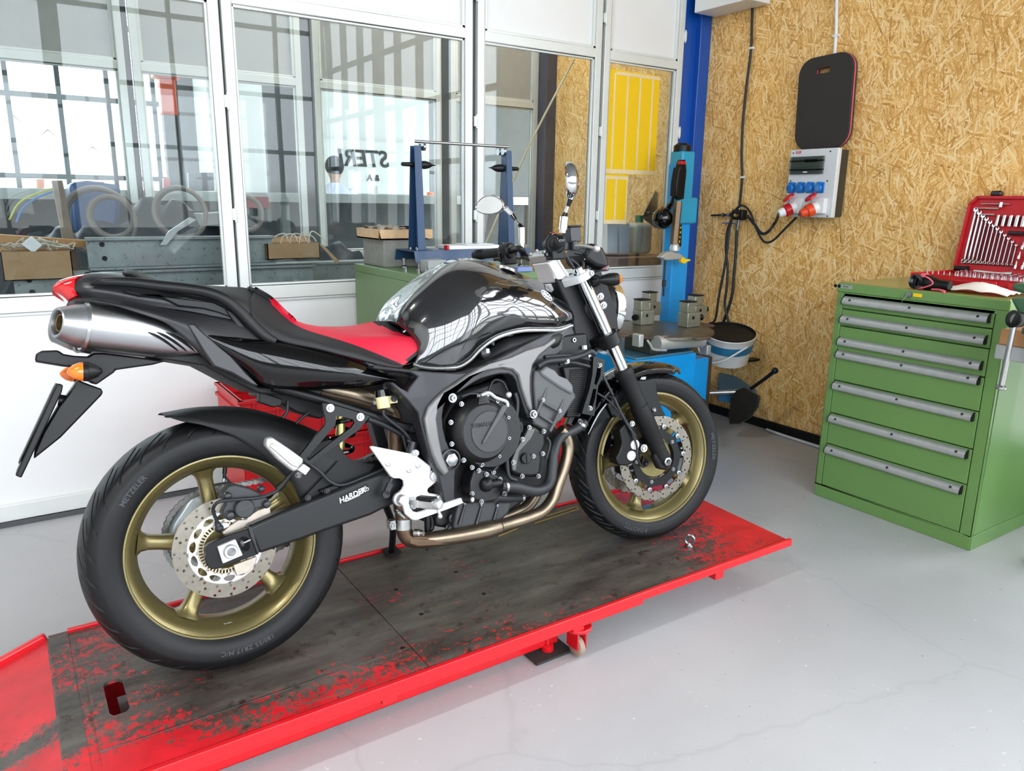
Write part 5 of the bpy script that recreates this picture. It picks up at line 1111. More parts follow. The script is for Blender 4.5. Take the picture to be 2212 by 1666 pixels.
def tri(th, r, rs, back):
    o = []
    for cx, cy, rr in ((.038,-.105,r),(.038,.105,r),(-.0,0,rs)): o.append((cx,cy,rr))
    P = []
    for a in np.linspace(-2.6, .35, 10): P.append((.038+r*math.cos(a), -.105+r*math.sin(a)))
    P += [(.030,-.05),(.026,0),(.030,.05)]
    for a in np.linspace(-.35, 2.6, 10): P.append((.038+r*math.cos(a), .105+r*math.sin(a)))
    P += [(-.02,.055)]
    for a in np.linspace(2.0, 4.28, 8): P.append((-.006+rs*math.cos(a), rs*math.sin(a)))
    P += [(-.02,-.055)]
    return [fwd*a + np.array([0,b,0]) for a, b in P]
tc_ = ff('top_clamp', G().prism([ST+up*.004+p for p in tri(0,.033,.034,0)], -up*.026), M['silver'], fk, bev=.004, seg=3)
ff('lower_clamp', G().prism([ST-up*(s1-.02)+p for p in tri(0,.036,.036,0)], -up*.045), M['blacksat'], fk, bev=.004)
for s in (-1, 1): ff('clamp_bolt', G().bolt(ST+fwd*.06+np.array([0,s*.135,0])-up*.010, (.1,s,0), .007, .004), M['zinc'], tc_)
ff('stem_nut', G().hexn(ST+up*.004, up, .018, .012), M['zinc'], tc_)
bc = pf([(1186,553)], -.045)[0]; BC = np.array([bc[0], 0, bc[2]])
rb = ST+up*.004; rd_ = BC-rb
rz_ = np.array([.0,0,1])
def slab(c, hx, hy): return [c+fwd*hx*a+np.array([0,hy*b,0]) for a, b in ((-1,-1),(1,-1),(1,1),(-1,1))]
ff('riser', G().rings([np.array(slab(rb, .030, .062)), np.array(slab(rb+rd_*.45, .022, .057)), np.array(slab(BC-up*.012, .021, .055))]), M['silver'], tc_, bev=.006, seg=3)
g = G()
for s in (-1, 1): g.tube([rb+fwd*.03*s*.6+np.array([0,-.062,0]), BC-up*.02+fwd*.016*s+np.array([0,-.057,0])], .0045)
ff('riser_rib', g, M['silver'], tc_)
ff('bar_clamp', G().box(BC+np.array([0,-.0,0]), (.040,.125,.034), np.stack([fwd, [0,1,0], up], 1)), M['castalu'], tc_, bev=.008, seg=3)
g = G()
for x in (-.013, .013):
    for y in (-.048, .048): g.bolt(BC+fwd*x+np.array([0,y,0])+up*.017, up, .0055, .006)
ff('clamp_bolt', g, M['zinc'], tc_)
# handlebar
gr_ = pf([(1209,521)], -.352)[0]; gl = pf([(1030,551)], .352)[0]
gx, gz = (gr_[0]+gl[0])/2, (gr_[2]+gl[2])/2
E_ = np.array([gx, .352, gz])
def barpts(s, e): return [BC, BC+np.array([0,s*.07,0]), BC+np.array([-.005,s*.12,.012]), BC*.45+e*.55+np.array([.022,s*-.075,.018]), e+np.array([.055,-s*.13,.0]), e]
er, el = gr_.copy(), gl.copy()
pr_, pl_ = barpts(-1, er), barpts(1, el)
hb_ = ff('handlebar', G().tube(pr_[::-1][:-1]+pl_, .0112, 14), M['blacksat'])
def gripax(e, s): a = np.array([.055,-s*.13,0]); return a/np.linalg.norm(a)
for s, e in ((-1, er), (1, el)):
    a = gripax(e, s)
    g = G().lathe([(-.014,.012),(-.012,.0150),(0,.0155),(.002,.0185),(.006,.0185),(.008,.0170),(.115,.0165),(.118,.0205),(.124,.0205)], e, a, 26)
    for k in range(9): g.torus(e+a*(.012+k*.003), a, .0170, .0008, 24, 6)
    gp_ = ff('grip', g, M['blackmat'], hb_)
    ff('bar_end', G().lathe([(-.018,.003),(-.018,.006),(-.014,.012),(-.008,.0135),(0,.0135)], e, a, 22), M['gloss'], gp_)
    c = e+a*.150; R3 = axis_rot(a)
    sw_ = ff('switch_housing', G().lathe([(-.024,.022),(-.022,.029),(.0,.031),(.020,.029),(.024,.02)], c, a, 28).box(c+np.array([.0,0,-.028]), (.044,.044,.034), R3 if False else None), M['blacksat'], hb_, bev=.004)
    b_ = c+np.array([0,s*-.0,.030]); ff('switch_button', G().box(b_+np.array([-.012,s*.01,-.004]), (.012,.014,.014)).box(c+np.array([-.030,0,-.006]), (.010,.016,.012)).box(c+np.array([-.030,0,-.028]), (.008,.014,.012)), M['gloss'], sw_, bev=.002)
ff('kill_switch', G().box(er+gripax(er,-1)*.150+np.array([-.004,0,.031]), (.016,.014,.010)), M['red'], hb_, bev=.003)
ff('choke_clip', G().tube(pf([(1131,556),(1139,560),(1147,561)], .2), .003).tube(pf([(1140,558),(1150,563)], .19), .003), M['sockblue'], hb_)
# levers
a, b = pf([(1240,531)], -.22)[0], pf([(1289,537)], -.33)[0]
lv = ff('brake_lever', G().tube([a, a*.6+b*.4+np.array([.006,0,.002]), b], [.009,.007,.006], 14, flat=.6).sphere(b, .0105, 18), M['castalu'], hb_); ff('lever_perch', G().lathe([(-.014,.014),(.014,.014)], a, (0,0,1), 20).box(a+np.array([-.03,.02,0]), (.05,.03,.024)), M['frame'], hb_, bev=.003)
a, b = pf([(1118,556)], .22)[0], pf([(1040,562)], .36)[0]
ff('clutch_lever', G().tube([a+np.array([.03,0,0]), (a+b)/2+np.array([.06,0,0]), b+np.array([.05,0,0])], [.008,.006,.006], 12), M['frame'], hb_)
c = pf([(1235,508)], -.17)[0]; ff('fluid_reservoir', G().box(c, (.038,.05,.045)), M['frame'], hb_, bev=.003); ff('reservoir_lid', G().box(c+np.array([0,0,.0245]), (.042,.054,.005)), M['blacksat'], hb_, bev=.001)
# mirrors
def mirror(name, ctr, nrm, hw, hh, tilt, stalk, lab):
    ctr = np.array(ctr, float); n = np.array(nrm, float); n /= np.linalg.norm(n); x = np.cross([0,0,1.], n); x /= np.linalg.norm(x); y = np.cross(n, x)
    x, y = x*math.cos(tilt)+y*math.sin(tilt), y*math.cos(tilt)-x*math.sin(tilt)
    def oval(k, d):
        an = np.linspace(0, 2*PI, 48, endpoint=False); ca, sa_ = np.cos(an), np.sin(an)
        rr = 1+.10*np.cos(2*an+.5)*0; w = hw*(1-.14*sa_*0+.10*ca*sa_)
        return ctr + k*np.outer(w*ca, x) + k*np.outer(hh*(sa_+.16*ca*ca*-1*np.sign(hw)), y) - n*d
    m = ff(name, G().rings([oval(.93,-.001), oval(.97,-.004), oval(1.0,-.001), oval(.99,.010), oval(.85,.022), oval(.5,.030), oval(.05,.032)], caps=True), M['chrome'], hb_, label=lab)
    ff('mirror_glass', G().rings([oval(.92,-.0022), oval(.915,-.0028)], caps=True), M['mirror'], m, smooth=0)
    P = [np.array(p) for p in stalk]
    if len(P) == 4:
        ff('mirror_stem', G().cyl(P[0], P[1], .0125).cyl(P[0]-(P[1]-P[0])*.25, P[0], .0095), M['chrome'], m)
        d1 = P[2]-P[1]; ff('mirror_joint', G().tube([P[1]-d1*.1, P[1]+d1*.25], [.010,.007]).tube([P[1]+d1*.6, P[2]], [.006,.0085]), M['gloss'], m)
        ff('mirror_arm', G().cyl(P[1], P[2], .0055).cyl(P[2], P[3], .0085, .0095).sphere(P[3], .011, 14), M['chrome'], m)
    return m
mc = pf([(1058,443)], .345)[0]
mirror('mirror', mc, (-.76,-.65,.04), .056, .0335, -.10, [pf([(1127,527)], .215)[0], pf([(1127,492)], .215)[0], pf([(1107,465)], .25)[0], pf([(1094,452)], .30)[0]], 'chrome left mirror turned to the camera')
mc = pf([(1226,388)], -.30)[0]
mirror('mirror', mc, (-.89,.46,.02), .046, .050, .30, [pf([(1216,496)], -.245)[0], pf([(1219,468)], -.25)[0], pf([(1232,430)], -.27)[0], pf([(1244,398)], -.285)[0]], 'chrome right mirror seen edge on')
# instruments
ff('instrument_pod', pl_f(zp([(690,640),(730,540),(790,505),(860,520),(930,570),(985,700),(1003,790),(985,868),(905,850),(800,820),(740,780),(680,720)], 1150, 440, 5.95), -.075, .15), M['blacksat'], fk, bev=.02, seg=4)
ff('instrument_face', pl_f(zp([(672,715),(735,585),(760,590),(700,740)], 1150, 440, 5.95), -.065, .13), M['greyplas'], fk, bev=.002)
ff('pod_visor', pl_f(zp([(930,800),(1000,780),(985,870),(880,850)], 1150, 440, 5.95), -.08, .16), mat('dark red tint', '#4a1a20', .2, coat=1.), fk, bev=.004)
g = G()
for P in ([(1262,560),(1258,590),(1252,620),(1246,650)], [(1225,555),(1240,580),(1262,610),(1275,640)], [(1270,565),(1268,600),(1262,640),(1255,680)], [(1240,545),(1262,552),(1274,575),(1270,600)], [(1232,560),(1250,575),(1256,600)]): g.tube(pf(P, -.05), .0055)
ff('cable_loom', g, M['hose'], fk)
g = G()
for P in ([(1238,690),(1232,720),(1222,745)], [(1262,660),(1262,700),(1252,730)], [(1248,655),(1262,690),(1270,715)]): g.tube(pf(P, -.06), .006)
ff('cable_loom', g, M['gloss'], fk)
ff('head_shroud', pl_f([(1200,600),(1262,612),(1300,720),(1312,745),(1265,760),(1240,745),(1236,700),(1225,660)], -.07, .14), M['engineblk'], fk, bev=.01)
ff('ignition_lock', G().lathe([(0,.017),(.010,.017),(.012,.012),(.012,.001)], ST+fwd*.034+up*.004, up, 22), M['chrome'], tc_)
# headlight
hc = pf([(1311,668)], 0.)[0]; hd = np.array([math.cos(-.12),0,math.sin(-.12)])
hl = ff('headlight', G().lathe([(-.15,.03),(-.13,.06),(-.08,.082),(-.02,.092),(.0,.092)], hc-hd*.02, hd, 48), M['blackplas'], label='round headlight in a chrome ring')
ff('headlight_ring', G().lathe([(-.018,.092),(-.016,.0975),(.006,.0975),(.014,.095),(.018,.089),(.013,.085)], hc-hd*.0, hd, 56, caps=False), M['chrome'], hl)
ff('headlight_lens', G().lathe([(.014,.085),(.022,.072),(.029,.05),(.033,.02),(.034,.001)], hc, hd, 40), M['clear'], hl)
ff('reflector', G().lathe([(.012,.083),(-.02,.06),(-.05,.02),(-.052,.001)], hc, hd, 40), M['chrome'], hl)
hbk = ff('headlight_bracket', pl_f([(1265,590),(1298,584),(1313,616),(1334,680),(1336,708),(1331,721),(1320,718),(1296,683),(1282,640),(1270,612)], -.095, .014, mir=True), M['blackplas'], hl, bev=.005, seg=3)
for q in ((1297,641), (1303.5,660)): ff('bracket_bolt', G().lathe([(0,.0125),(.002,.0125),(.003,.010)], pf([q], -.0955)[0], (0,-1,0), 22).bolt(pf([q], -.097)[0], (0,-1,0), .0065, .006), M['zinc'], hbk)
ff('indicator_base', G().lathe([(0,.020),(.01,.018),(.03,.010),(.055,.009)], pf([(1284,607)], -.105)[0], (.1,-1,.1), 24), M['blackplas'], hl)
a, b = pf([(1344,603)], -.165)[0], pf([(1291,605)], -.165)[0]; d = b-a; L = np.linalg.norm(d)
fi = ff('indicator', G().lathe([(.020,.0195),(.03,.021),(L*.55,.020),(L*.8,.014),(L,.004)], a, d, 28), M['blackplas'], hl); ff('indicator_lens', G().lathe([(0,.001),(.003,.008),(.010,.0145),(.020,.0195)], a, d, 28), M['amber'], fi, label='amber lens')
g2 = G().lathe([(0,.001),(.003,.008),(.010,.0145),(.020,.0195),(.03,.021),(L*.55,.020),(L*.8,.014),(L,.004)], a*[1,-1,1], d*[1,-1,1], 24); ff('indicator', g2, M['blackplas'], hl)
# front mudguard
wc = np.array([1.44,0,.2985])
def wang(u, v, y=0.): p = pf([(u, v)], y)[0]-wc; return math.atan2(p[2], p[0])
af, ar = wang(1461,808), wang(1272,938,-.05)
R4 = []
for i, a in enumerate(np.linspace(af, ar, 40)):
    t = i/39.; e = np.array([math.cos(a),0,math.sin(a)]); nar = min(1, .25+t*6)*(1 if t < .8 else 1-(t-.8)*.6); rise = .012*math.sin(PI*min(1,t*2.2))*0
    row = []
    for y, r in ((-.074,.296-.02*math.sin(PI*t)*0+(.02 if t < .12 else 0)),(-.072,.312),(-.058,.324),(-.03,.331),(0,.3335)):
        rr = r
        row.append(wc+e*rr+np.array([0,y*nar,0]))
    R4.append(np.array(row+[q*[1,-1,1] for q in row[::-1][1:]]))
fe = ff('front_mudguard', G().rings(R4, closed=False, caps=False), M['gloss'], None, solid=.003, label='gloss black front mudguard')
ff('mudguard_stay', pl_f(zp([(625,370),(790,378),(792,440),(810,520),(835,590),(862,640),(850,650),(752,648),(700,570),(660,470)], 1200, 720, 3.621), -.082, .012, mir=True), M['blacksat'], fe, bev=.003)
ff('stay_bolt', G().lathe([(0,.009),(.002,.009),(.006,.005),(.006,.001)], pf([(1412.5,886)], -.083)[0], (0,-1,0), 22), M['zinc'], fe)
c = pf([(1389,817.5)], -.0755)[0]; ff('lettering', place_text(text_geo('ABS', .0125, .0004, True, shear=.3), c, (1,0,-.08), (0,0,1)), M['white'], fe, smooth=0)
ff('splash_edge', G().tube(pf(zp([(398,552),(345,620),(300,700),(255,792)], 1200, 720, 3.621), -.078), [.0025,.003,.0025,.001], 8), mat('pale edge line', '#b9bcbb', .4), fe)  # pale line drawn along the mudguard's rear edge
ff('mudguard_tail', pl_f(zp([(395,556),(480,600),(560,655),(520,650),(400,665),(330,720),(262,800),(300,700),(345,620)], 1200, 720, 3.621), -.076, .004), M['gloss'], fe)
# front caliper, hoses
for s in (1, -1):
    fl = lambda g: (g if s > 0 else G().add([(x, -y, z) for x, y, z in g.V], [f[::-1] for f in g.F]))
    cf = ff('front_caliper', fl(pl_f(zp([(500,760),(560,690),(600,700),(640,790),(668,870),(650,960),(625,1010),(560,1040),(490,1035),(470,985),(500,930),(520,860)], 1200, 720, 3.621), -.112, .05)), M['blacksat'], None, bev=.006, seg=3)
    for q in ((618,872),(590,958)): ff('piston_cap', fl(G().lathe([(0,.0165),(.004,.0165),(.005,.015),(.005,.001)], pf(zp([q], 1200, 720, 3.621), -.112)[0], (0,-1,0), 30)), M['silver'], cf)
    ff('caliper_bolt', fl(G().bolt(pf(zp([(690,900)], 1200, 720, 3.621), -.112)[0], (0,-1,0), .010, .008).bolt(pf(zp([(598,708)], 1200, 720, 3.621), -.112)[0], (0,-1,0), .007, .008)), M['castalu'], cf)
    ff('caliper_lug', fl(pl_f(zp([(640,850),(720,880),(720,930),(650,950)], 1200, 720, 3.621), -.108, .03)), M['blacksat'], cf, bev=.004)
    ff('brake_hose', fl(G().tube(pf(zp([(370,330),(440,470),(520,640),(590,760),(620,800)], 1200, 720, 3.621), [-.10,-.11,-.115,-.12,-.12]), .0052)), M['hose'], cf)
g = G().tube(pf(zp([(330,470),(430,540),(520,650),(600,790),(635,880),(640,980),(680,1045),(715,1030)], 1200, 720, 3.621), [-.10,-.105,-.115,-.12,-.125,-.125,-.11,-.085]), .0036).sphere(pf(zp([(708,1025)], 1200, 720, 3.621), -.085)[0], .008, 14)
ff('speed_sensor', g, M['hose'], fk)
for q in ((440,500),(540,680),(590,770)): ff('hose_clip', G().lathe([(-.004,.010),(.004,.010)], pf(zp([q], 1200, 720, 3.621), -.112)[0], (.4,0,-.9), 16), M['blackplas'], fk)
ff('sensor_triangle', pl_f(zp([(690,960),(735,1010),(700,1040),(672,1030)], 1200, 720, 3.621), -.08, .01), M['blacksat'], fk, bev=.002)
# ================================================================ right-hand wall
def ox(pts, x): return [UW(u, v, 0, x) for u, v in pts]
def oy(pts, y): return [UW(u, v, 1, y) for u, v in pts]
# ---- drawer cabinet
CX, CY0, CY1, CHT = 2.69, -.537, .165, 1.0
def cabinet(name, label, x, y0, y1, depth, h, top, body_, drawers=True, group=None):
    t = thing(name, label, 'cabinet', (x+depth/2, (y0+y1)/2, 0), group=group); o = np.array([x+depth/2, (y0+y1)/2, 0])
    def P(n, g, m, parent=None, **k): g.V = [tuple(np.array(v)-o) for v in g.V]; return mk(n, g, m, parent or t, **k)
    g = G().bx((x+.022, y0, 0), (x+depth, y1, h-.042)).bx((x, y0, h-.058), (x+.022, y1, h-.042)).bx((x, y0, .058), (x+.022, y0+.045, h-.058)).bx((x, y1-.03, .058), (x+.022, y1, h-.058)).bx((x, y0, 0), (x+.022, y1, .058))
    P('carcass', g, body_, bev=.003)
    g = G().bx((x-.003, y0-.002, h-.042), (x+depth, y1+.002, h-.004)); P('top_frame', g, body_, bev=.003)
    P('top', G().bx((x+.002, y0+.004, h-.006), (x+depth-.004, y1-.004, h)), top, bev=.002)
    if drawers:
        zs = [.957, .885, .809, .698, .562, .410, .263, .060]; hz = [.922, .840, .741, .683, .538, .385, .2365]
        for i, (a, b, c) in enumerate(zip(zs[:-1], zs[1:], hz)):
            d = P('drawer', G().bx((x, y0+.048, b+.0025), (x+.03, y1-.033, a-.0025)), body_, bev=.002)
            ya, yb = y0+.060, y1-.040
            R = [np.array([(x-dx, y, c+dz) for dx, dz in ((0,.019),(.006,.019),(.018,.012),(.024,.001),(.024,-.010),(.020,-.015),(0,-.015))]) for y in (ya, yb)]
            P('handle', G().rings(R), M['handle'], d)
            for y in (ya-.002, yb-.001):
                R = [np.array([(x-dx*1.06, yy, c+dz*1.06) for dx, dz in ((0,.019),(.006,.019),(.018,.012),(.024,.001),(.024,-.010),(.020,-.015),(0,-.015))]) for yy in (y, y+.003)]
                P('handle_end', G().rings(R), M['blackplas'], d)
            for f in (.06, .5, .94): P('handle_screw', G().lathe([(0,.0055),(.0012,.0055)], (x-.0215, ya+(yb-ya)*f, c+.006), (-.9,0,.45), 14), M['frame'], d)
    return t, P
cab, CP = cabinet('drawer_cabinet', 'green seven-drawer tool cabinet against the strand board wall', CX, CY0, CY1, .70, CHT, M['greentop'], M['green'])
CP('base_plate', G().bx((CX+.002, CY0-.004, 0), (CX+.70, CY0, .06)), M['green'], bev=.002)
lk = UW(1965,637,0,CX); CP('lock', G().lathe([(0,.0115),(.006,.0115),(.007,.008)], lk+[-.003,0,0], (-1,0,0), 22).box(lk+[-.016,0,.0], (.02,.003,.012)).tube([lk+[-.02,0,-.004], lk+[-.022,.012,-.02], lk+[-.020,.016,-.028]], .0015, 6), M['zinc'])
yl = UW(1982,638,0,CX-.004); CP('label_plate', G().box(yl, (.002,.036,.014)), M['yellow'])
pl_ = UW(1824,619.5,0,CX-.004); CP('maker_plate', G().box(pl_, (.002,.075,.015)), M['greypaint'])
for k in (0, 1):
    q = UW(1805+k*8,617.5+k*.6,0,CX-.0055); CP('maker_mark', G().lathe([(0,.0075),(.001,.0075)], q, (-1,0,0), 18), M['gloss'])
CP('print_line', G().box(UW(1827,619.5,0,CX-.0058), (.0006,.026,.003)), M['frame'] if 'frame' in M else M['gloss'])
# ---- second cabinet behind the motorcycle
SX0, SY0, SY1 = 1.055, .985, 1.688
t2 = thing('storage_cabinet', 'dull green steel cabinet behind the motorcycle under the wheel balancing stand', 'cabinet', (SX0+.36, (SY0+SY1)/2, 0)); o2 = np.array([SX0+.36, (SY0+SY1)/2, 0])
def C2(n, g, m, **k): g.V = [tuple(np.array(v)-o2) for v in g.V]; return mk(n, g, m, t2, **k)
C2('carcass', G().bx((SX0, SY0, 0), (SX0+.72, SY1, .985)), M['greenold'], bev=.003); C2('top', G().bx((SX0-.003, SY0-.003, .985), (SX0+.723, SY1, 1.02)), M['greenold'], bev=.003)
for z0, z1 in ((.05,.28),(.29,.50),(.51,.70),(.71,.84),(.85,.97)):
    C2('drawer', G().bx((SX0+.04, SY0-.006, z0), (SX0+.68, SY0+.01, z1)), M['greenold'], bev=.002); C2('handle', G().bx((SX0+.06, SY0-.026, z1-.045), (SX0+.66, SY0-.006, z1-.015)), M['handle'], bev=.004)
T2 = 1.02
# block and wooden tray
tag(mk('steel_block', G().bx((-.10,-.12,0), (.12,.115,.125)), M['concrete'], bev=.004, loc=None), 'dark grey metal block on the dull green cabinet, left of the blue stand', 'block').location = (1.185, 1.535, T2)
t = thing('wooden_tray', 'shallow pale wooden tray resting on the grey metal block', 'tray', (1.185, 1.535, T2+.125))
g = G().bx((-.125,-.135,.0), (.145,.13,.008)).bx((-.125,-.135,0), (.145,-.125,.046)).bx((-.125,.12,0), (.145,.13,.046)).bx((-.125,-.135,0), (-.115,.13,.046)).bx((.135,-.135,0), (.145,.13,.046)); mk('tray_box', g, M['wood'], t, bev=.002)
tag(mk('rubber_cap', G().lathe([(0,.038),(.045,.04),(.05,.036),(.05,.02),(.03,.018)], (0,0,0), (0,0,1), 26), M['blacksat']), 'black rubber cap lying in the wooden tray', 'cap').location = (1.245, 1.50, T2+.134)
g = G(); random.seed(3)
rows = [np.array([(x, y, .035+.012*math.sin(x*90+y*60)+.010*random.random()) for x in np.linspace(-.10,.04,9)]) for y in np.linspace(-.09,.10,9)]
tag(mk('plastic_bag', g.grid(rows), mat('dusty film', '#a79c8c', .5), solid=.001), 'crumpled dusty plastic bag in the wooden tray', 'bag').location = (1.185, 1.535, T2+.134)
# balancing stand
bs = thing('balancing_stand', 'navy blue wheel balancing stand with two uprights and a steel rod', 'stand', (1.44, 1.30, T2))
def BS(n, g, m, **k): return mk(n, g, m, bs, **k)
def chan(x0, x1, w, th=.004):                            # folded channel along x
    return G()
R = [np.array([(x, y, z) for y, z in ((-.10,.035),(-.085,.085),(-.06,.085),(.10,.085),(.115,.035),(.110,.035),(.097,.080),(-.058,.080),(-.083,.080),(-.096,.035))]) for x in (-.30,.32)]
BS('base', G().rings(R), M['navy'], bev=.001)
for s, x in ((1,-.225), (-1,.225)):
    a = [(-.045,.085),(.055,.085),(.030,.535),(-.012,.535)]
    g = G()
    def P_(dx): return [(x+dx, y, z) for y, z in a]
    g.prism(P_(0), (.004,0,0)); 
    g.prism([(x, -.045,.085),(x-.035*s,-.045,.085),(x-.030*s,-.012,.535),(x,-.012,.535)], (0,.004,0)).prism([(x,.055,.085),(x-.035*s,.055,.085),(x-.030*s,.030,.535),(x,.030,.535)], (0,-.004,0))
    BS('upright', g, M['navy'], bev=.0015)
    cz = .455; c = np.array([x, .008, cz]); d = np.array([s, 0, 0])
    BS('centring_pin', G().lathe([(-.085,.004),(-.080,.0085),(-.02,.0105),(.004,.0105),(.004,.016),(.03,.018),(.05,.014),(.07,.004),(.085,.0015)], c, d, 22), M['blacksat'])
    BS('bearing', G().lathe([(-.006,.016),(.006,.016)], np.array([x+s*.015, .030, .530]), d, 22).lathe([(-.006,.016),(.006,.016)], np.array([x+s*.015, -.012, .530]), d, 22), M['zinc'])
    for y in (-.03, .04): BS('base_bolt', G().bolt((x, y, .085), (0,0,1), .007, .008).bolt((x-.03*s, y, .085), (0,0,1), .007, .008), M['zinc'])
BS('rod', G().cyl((-.245,.008,.553), (.245,.008,.553), .0065), M['steel'])
for x in (-.27, .28):
    for y in (-.07, .08): BS('levelling_foot', G().lathe([(0,.016),(.006,.016),(.012,.006),(.036,.006),(.036,.01),(.042,.01)], (x, y, 0), (0,0,1), 18), M['zinc'])
t = thing('weight_box', 'flat white plastic case with a red corner lying on the blue stand', 'case', (1.47, 1.29, T2+.085)); mk('case', G().bx((-.14,-.05,0), (.13,.06,.018)), M['white'], t, bev=.003); mk('corner', G().bx((-.152,-.052,.0), (-.14,-.02,.020)), M['red'], t, bev=.002); mk('lid', G().bx((-.05,-.055,.018), (.10,.05,.023)), mat('clear case lid', '#dfe3e3', .2), t, bev=.002)
tag(mk('steel_pad', G().bx((-.04,-.035,0), (.05,.04,.055)), M['greypaint'], bev=.004), 'small grey metal pad on the green cabinet under the blue stand', 'block').location = (1.17, 1.10, T2)
for k, (u, v) in enumerate([(905,590),(912,586),(920,591),(877,588)]):
    p = UW(u, v, 2, T2); tag(mk('wheel_nut', G().lathe([(0,.008),(.012,.008),(.012,.005),(.022,.005)], (0,0,0), (0,0,1), 12), M['zinc']), 'small steel bolt standing loose on the dull green cabinet', 'bolt', 'loose bolts on the dull green cabinet').location = p
p = UW(1165,580,2,T2); tag(mk('tape_box', G().box((0,0,.012), (.07,.04,.024)), M['amber'] if False else mat('orange box', '#f0920c', .4), bev=.002), 'small orange box on the dull green cabinet behind the tank', 'box').location = p
p = UW(1128,586,2,T2); tag(mk('blue_tray', G().box((0,0,.01), (.08,.05,.02)), mat('lilac plastic', '#7f8fc4', .4), bev=.002), 'small lilac box on the dull green cabinet beside the orange box', 'box').location = p
# ---- kneeling pad, power box, cables
def onwall(x, pts, depth, holes=()): return G().prism(ox(pts, x), (depth, 0, 0), [ox(h, x) for h in holes])
def rrect(y0, y1, z0, z1, r, x, n=8):
    P = []
    for cy, cz, a in ((y1-r, z1-r, 0), (y0+r, z1-r, 90), (y0+r, z0+r, 180), (y1-r, z0+r, 270)):
        for q in np.linspace(0, PI/2, n): aa = math.radians(a)+q; P.append((x, cy+r*math.cos(aa), cz+r*math.sin(aa)))
    return P
pad = thing('kneeling_pad', 'black foam kneeling pad with pink edge hanging above the power box', 'pad', (3.385, .80, 1.62))
def PD(x0, x1, n, m, **k):
    y0, y1, z0, z1 = -.165, .158, .0, .472
    h = rrect(-.03, .055, .385, .412, .006, x0, 3); g = G().prism(rrect(y0, y1, z0, z1, .085, x0), (x1-x0, 0, 0), [h]); Rr = Frame(rx(math.radians(-2.2)), [0,0,0]); return mk(n, g.xf(Rr), m, pad, **k)
PD(-.012, .0, 'foam_back', M['foam']); PD(-.022, -.012, 'foam_core', M['pink']); PD(-.036, -.022, 'foam_front', M['foam'], bev=.003)
Y0, Y1, Z0, Z1 = .638, .932, 1.263, 1.618
bx_ = thing('power_box', 'grey wall power distribution box with blue sockets and two red plugs', 'power box', (3.38, .785, Z0)); ob = np.array([3.38, .785, Z0])
def PB(n, g, m, parent=None, **k): g.V = [tuple(np.array(v)-ob) for v in g.V]; return mk(n, g, m, parent or bx_, **k)
PB('back_box', G().bx((3.315, Y0+.012, Z0+.006), (3.395, Y1-.012, Z1-.006)), M['darkbox'], bev=.004)
PB('front', G().bx((3.287, Y0, Z0), (3.318, Y1, Z1)), M['greyplas'], bev=.006, seg=3)
fx = 3.287
wy0, wy1, wz0, wz1 = Y0+.075, Y1-.012, Z0+.225, Z1-.038
PB('breaker_recess', G().bx((fx-.002, wy0, wz0), (fx+.004, wy1, wz1)), M['greypaint']); PB('breaker_panel', G().bx((fx-.004, wy0+.015, wz0+.04), (fx-.001, wy1-.015, wz1-.03)), mat('breaker panel', '#9fa39f', .5))
for k in range(6): PB('breaker', G().bx((fx-.007, wy0+.045+k*.013, wz0+.062), (fx-.003, wy0+.054+k*.013, wz0+.076)), M['blackplas'])
PB('breaker_cover', G().bx((fx-.014, wy0, wz0), (fx-.010, wy1, wz1)), M['smoke'], smooth=0); PB('cover_rim', G().bx((fx-.014, wy0, wz1-.024), (fx-.002, wy1, wz1-.020)).bx((fx-.014, wy0, wz0+.022), (fx-.002, wy1, wz0+.026)), M['blackplas'])
PB('cover_catch', G().bx((fx-.017, (wy0+wy1)/2-.012, wz0+.008), (fx-.013, (wy0+wy1)/2+.012, wz0+.014)), M['white'])
q = UW(1725,329,0,fx-.001); PB('maker_mark', G().box(q, (.0015,.028,.013)), mat('magenta mark', '#c22a5a', .5)); PB('lettering', place_text(text_geo('ETI', .012, .0003, True), q+[-.0015,0,0], (0,-1,0), (0,0,1)), M['white'], smooth=0)
for (u, v) in ((1714,331),(1794,327),(1708,391),(1787,391),(1787,467)): q = UW(u, v, 0, fx-.001); PB('screw', G().lathe([(0,.004),(.001,.004)], q, (-1,0,0), 12), M['blackplas'])
for k in range(4):
    y = Y1-.034-.0585*k; z = Z0+.155
    s = PB('socket', G().bx((fx-.006, y-.025, z-.028), (fx, y+.025, z+.028)), M['sockblue'], bev=.004)
    PB('socket_lid', G().lathe([(0,.024),(.012,.023),(.016,.019),(.016,.001)], (fx-.006, y+.004, z-.002), (-1,.15,0), 28).bx((fx-.016, y-.012, z+.018), (fx-.004, y+.016, z+.03)), M['sockblue'], s, bev=.002)
plugs = []
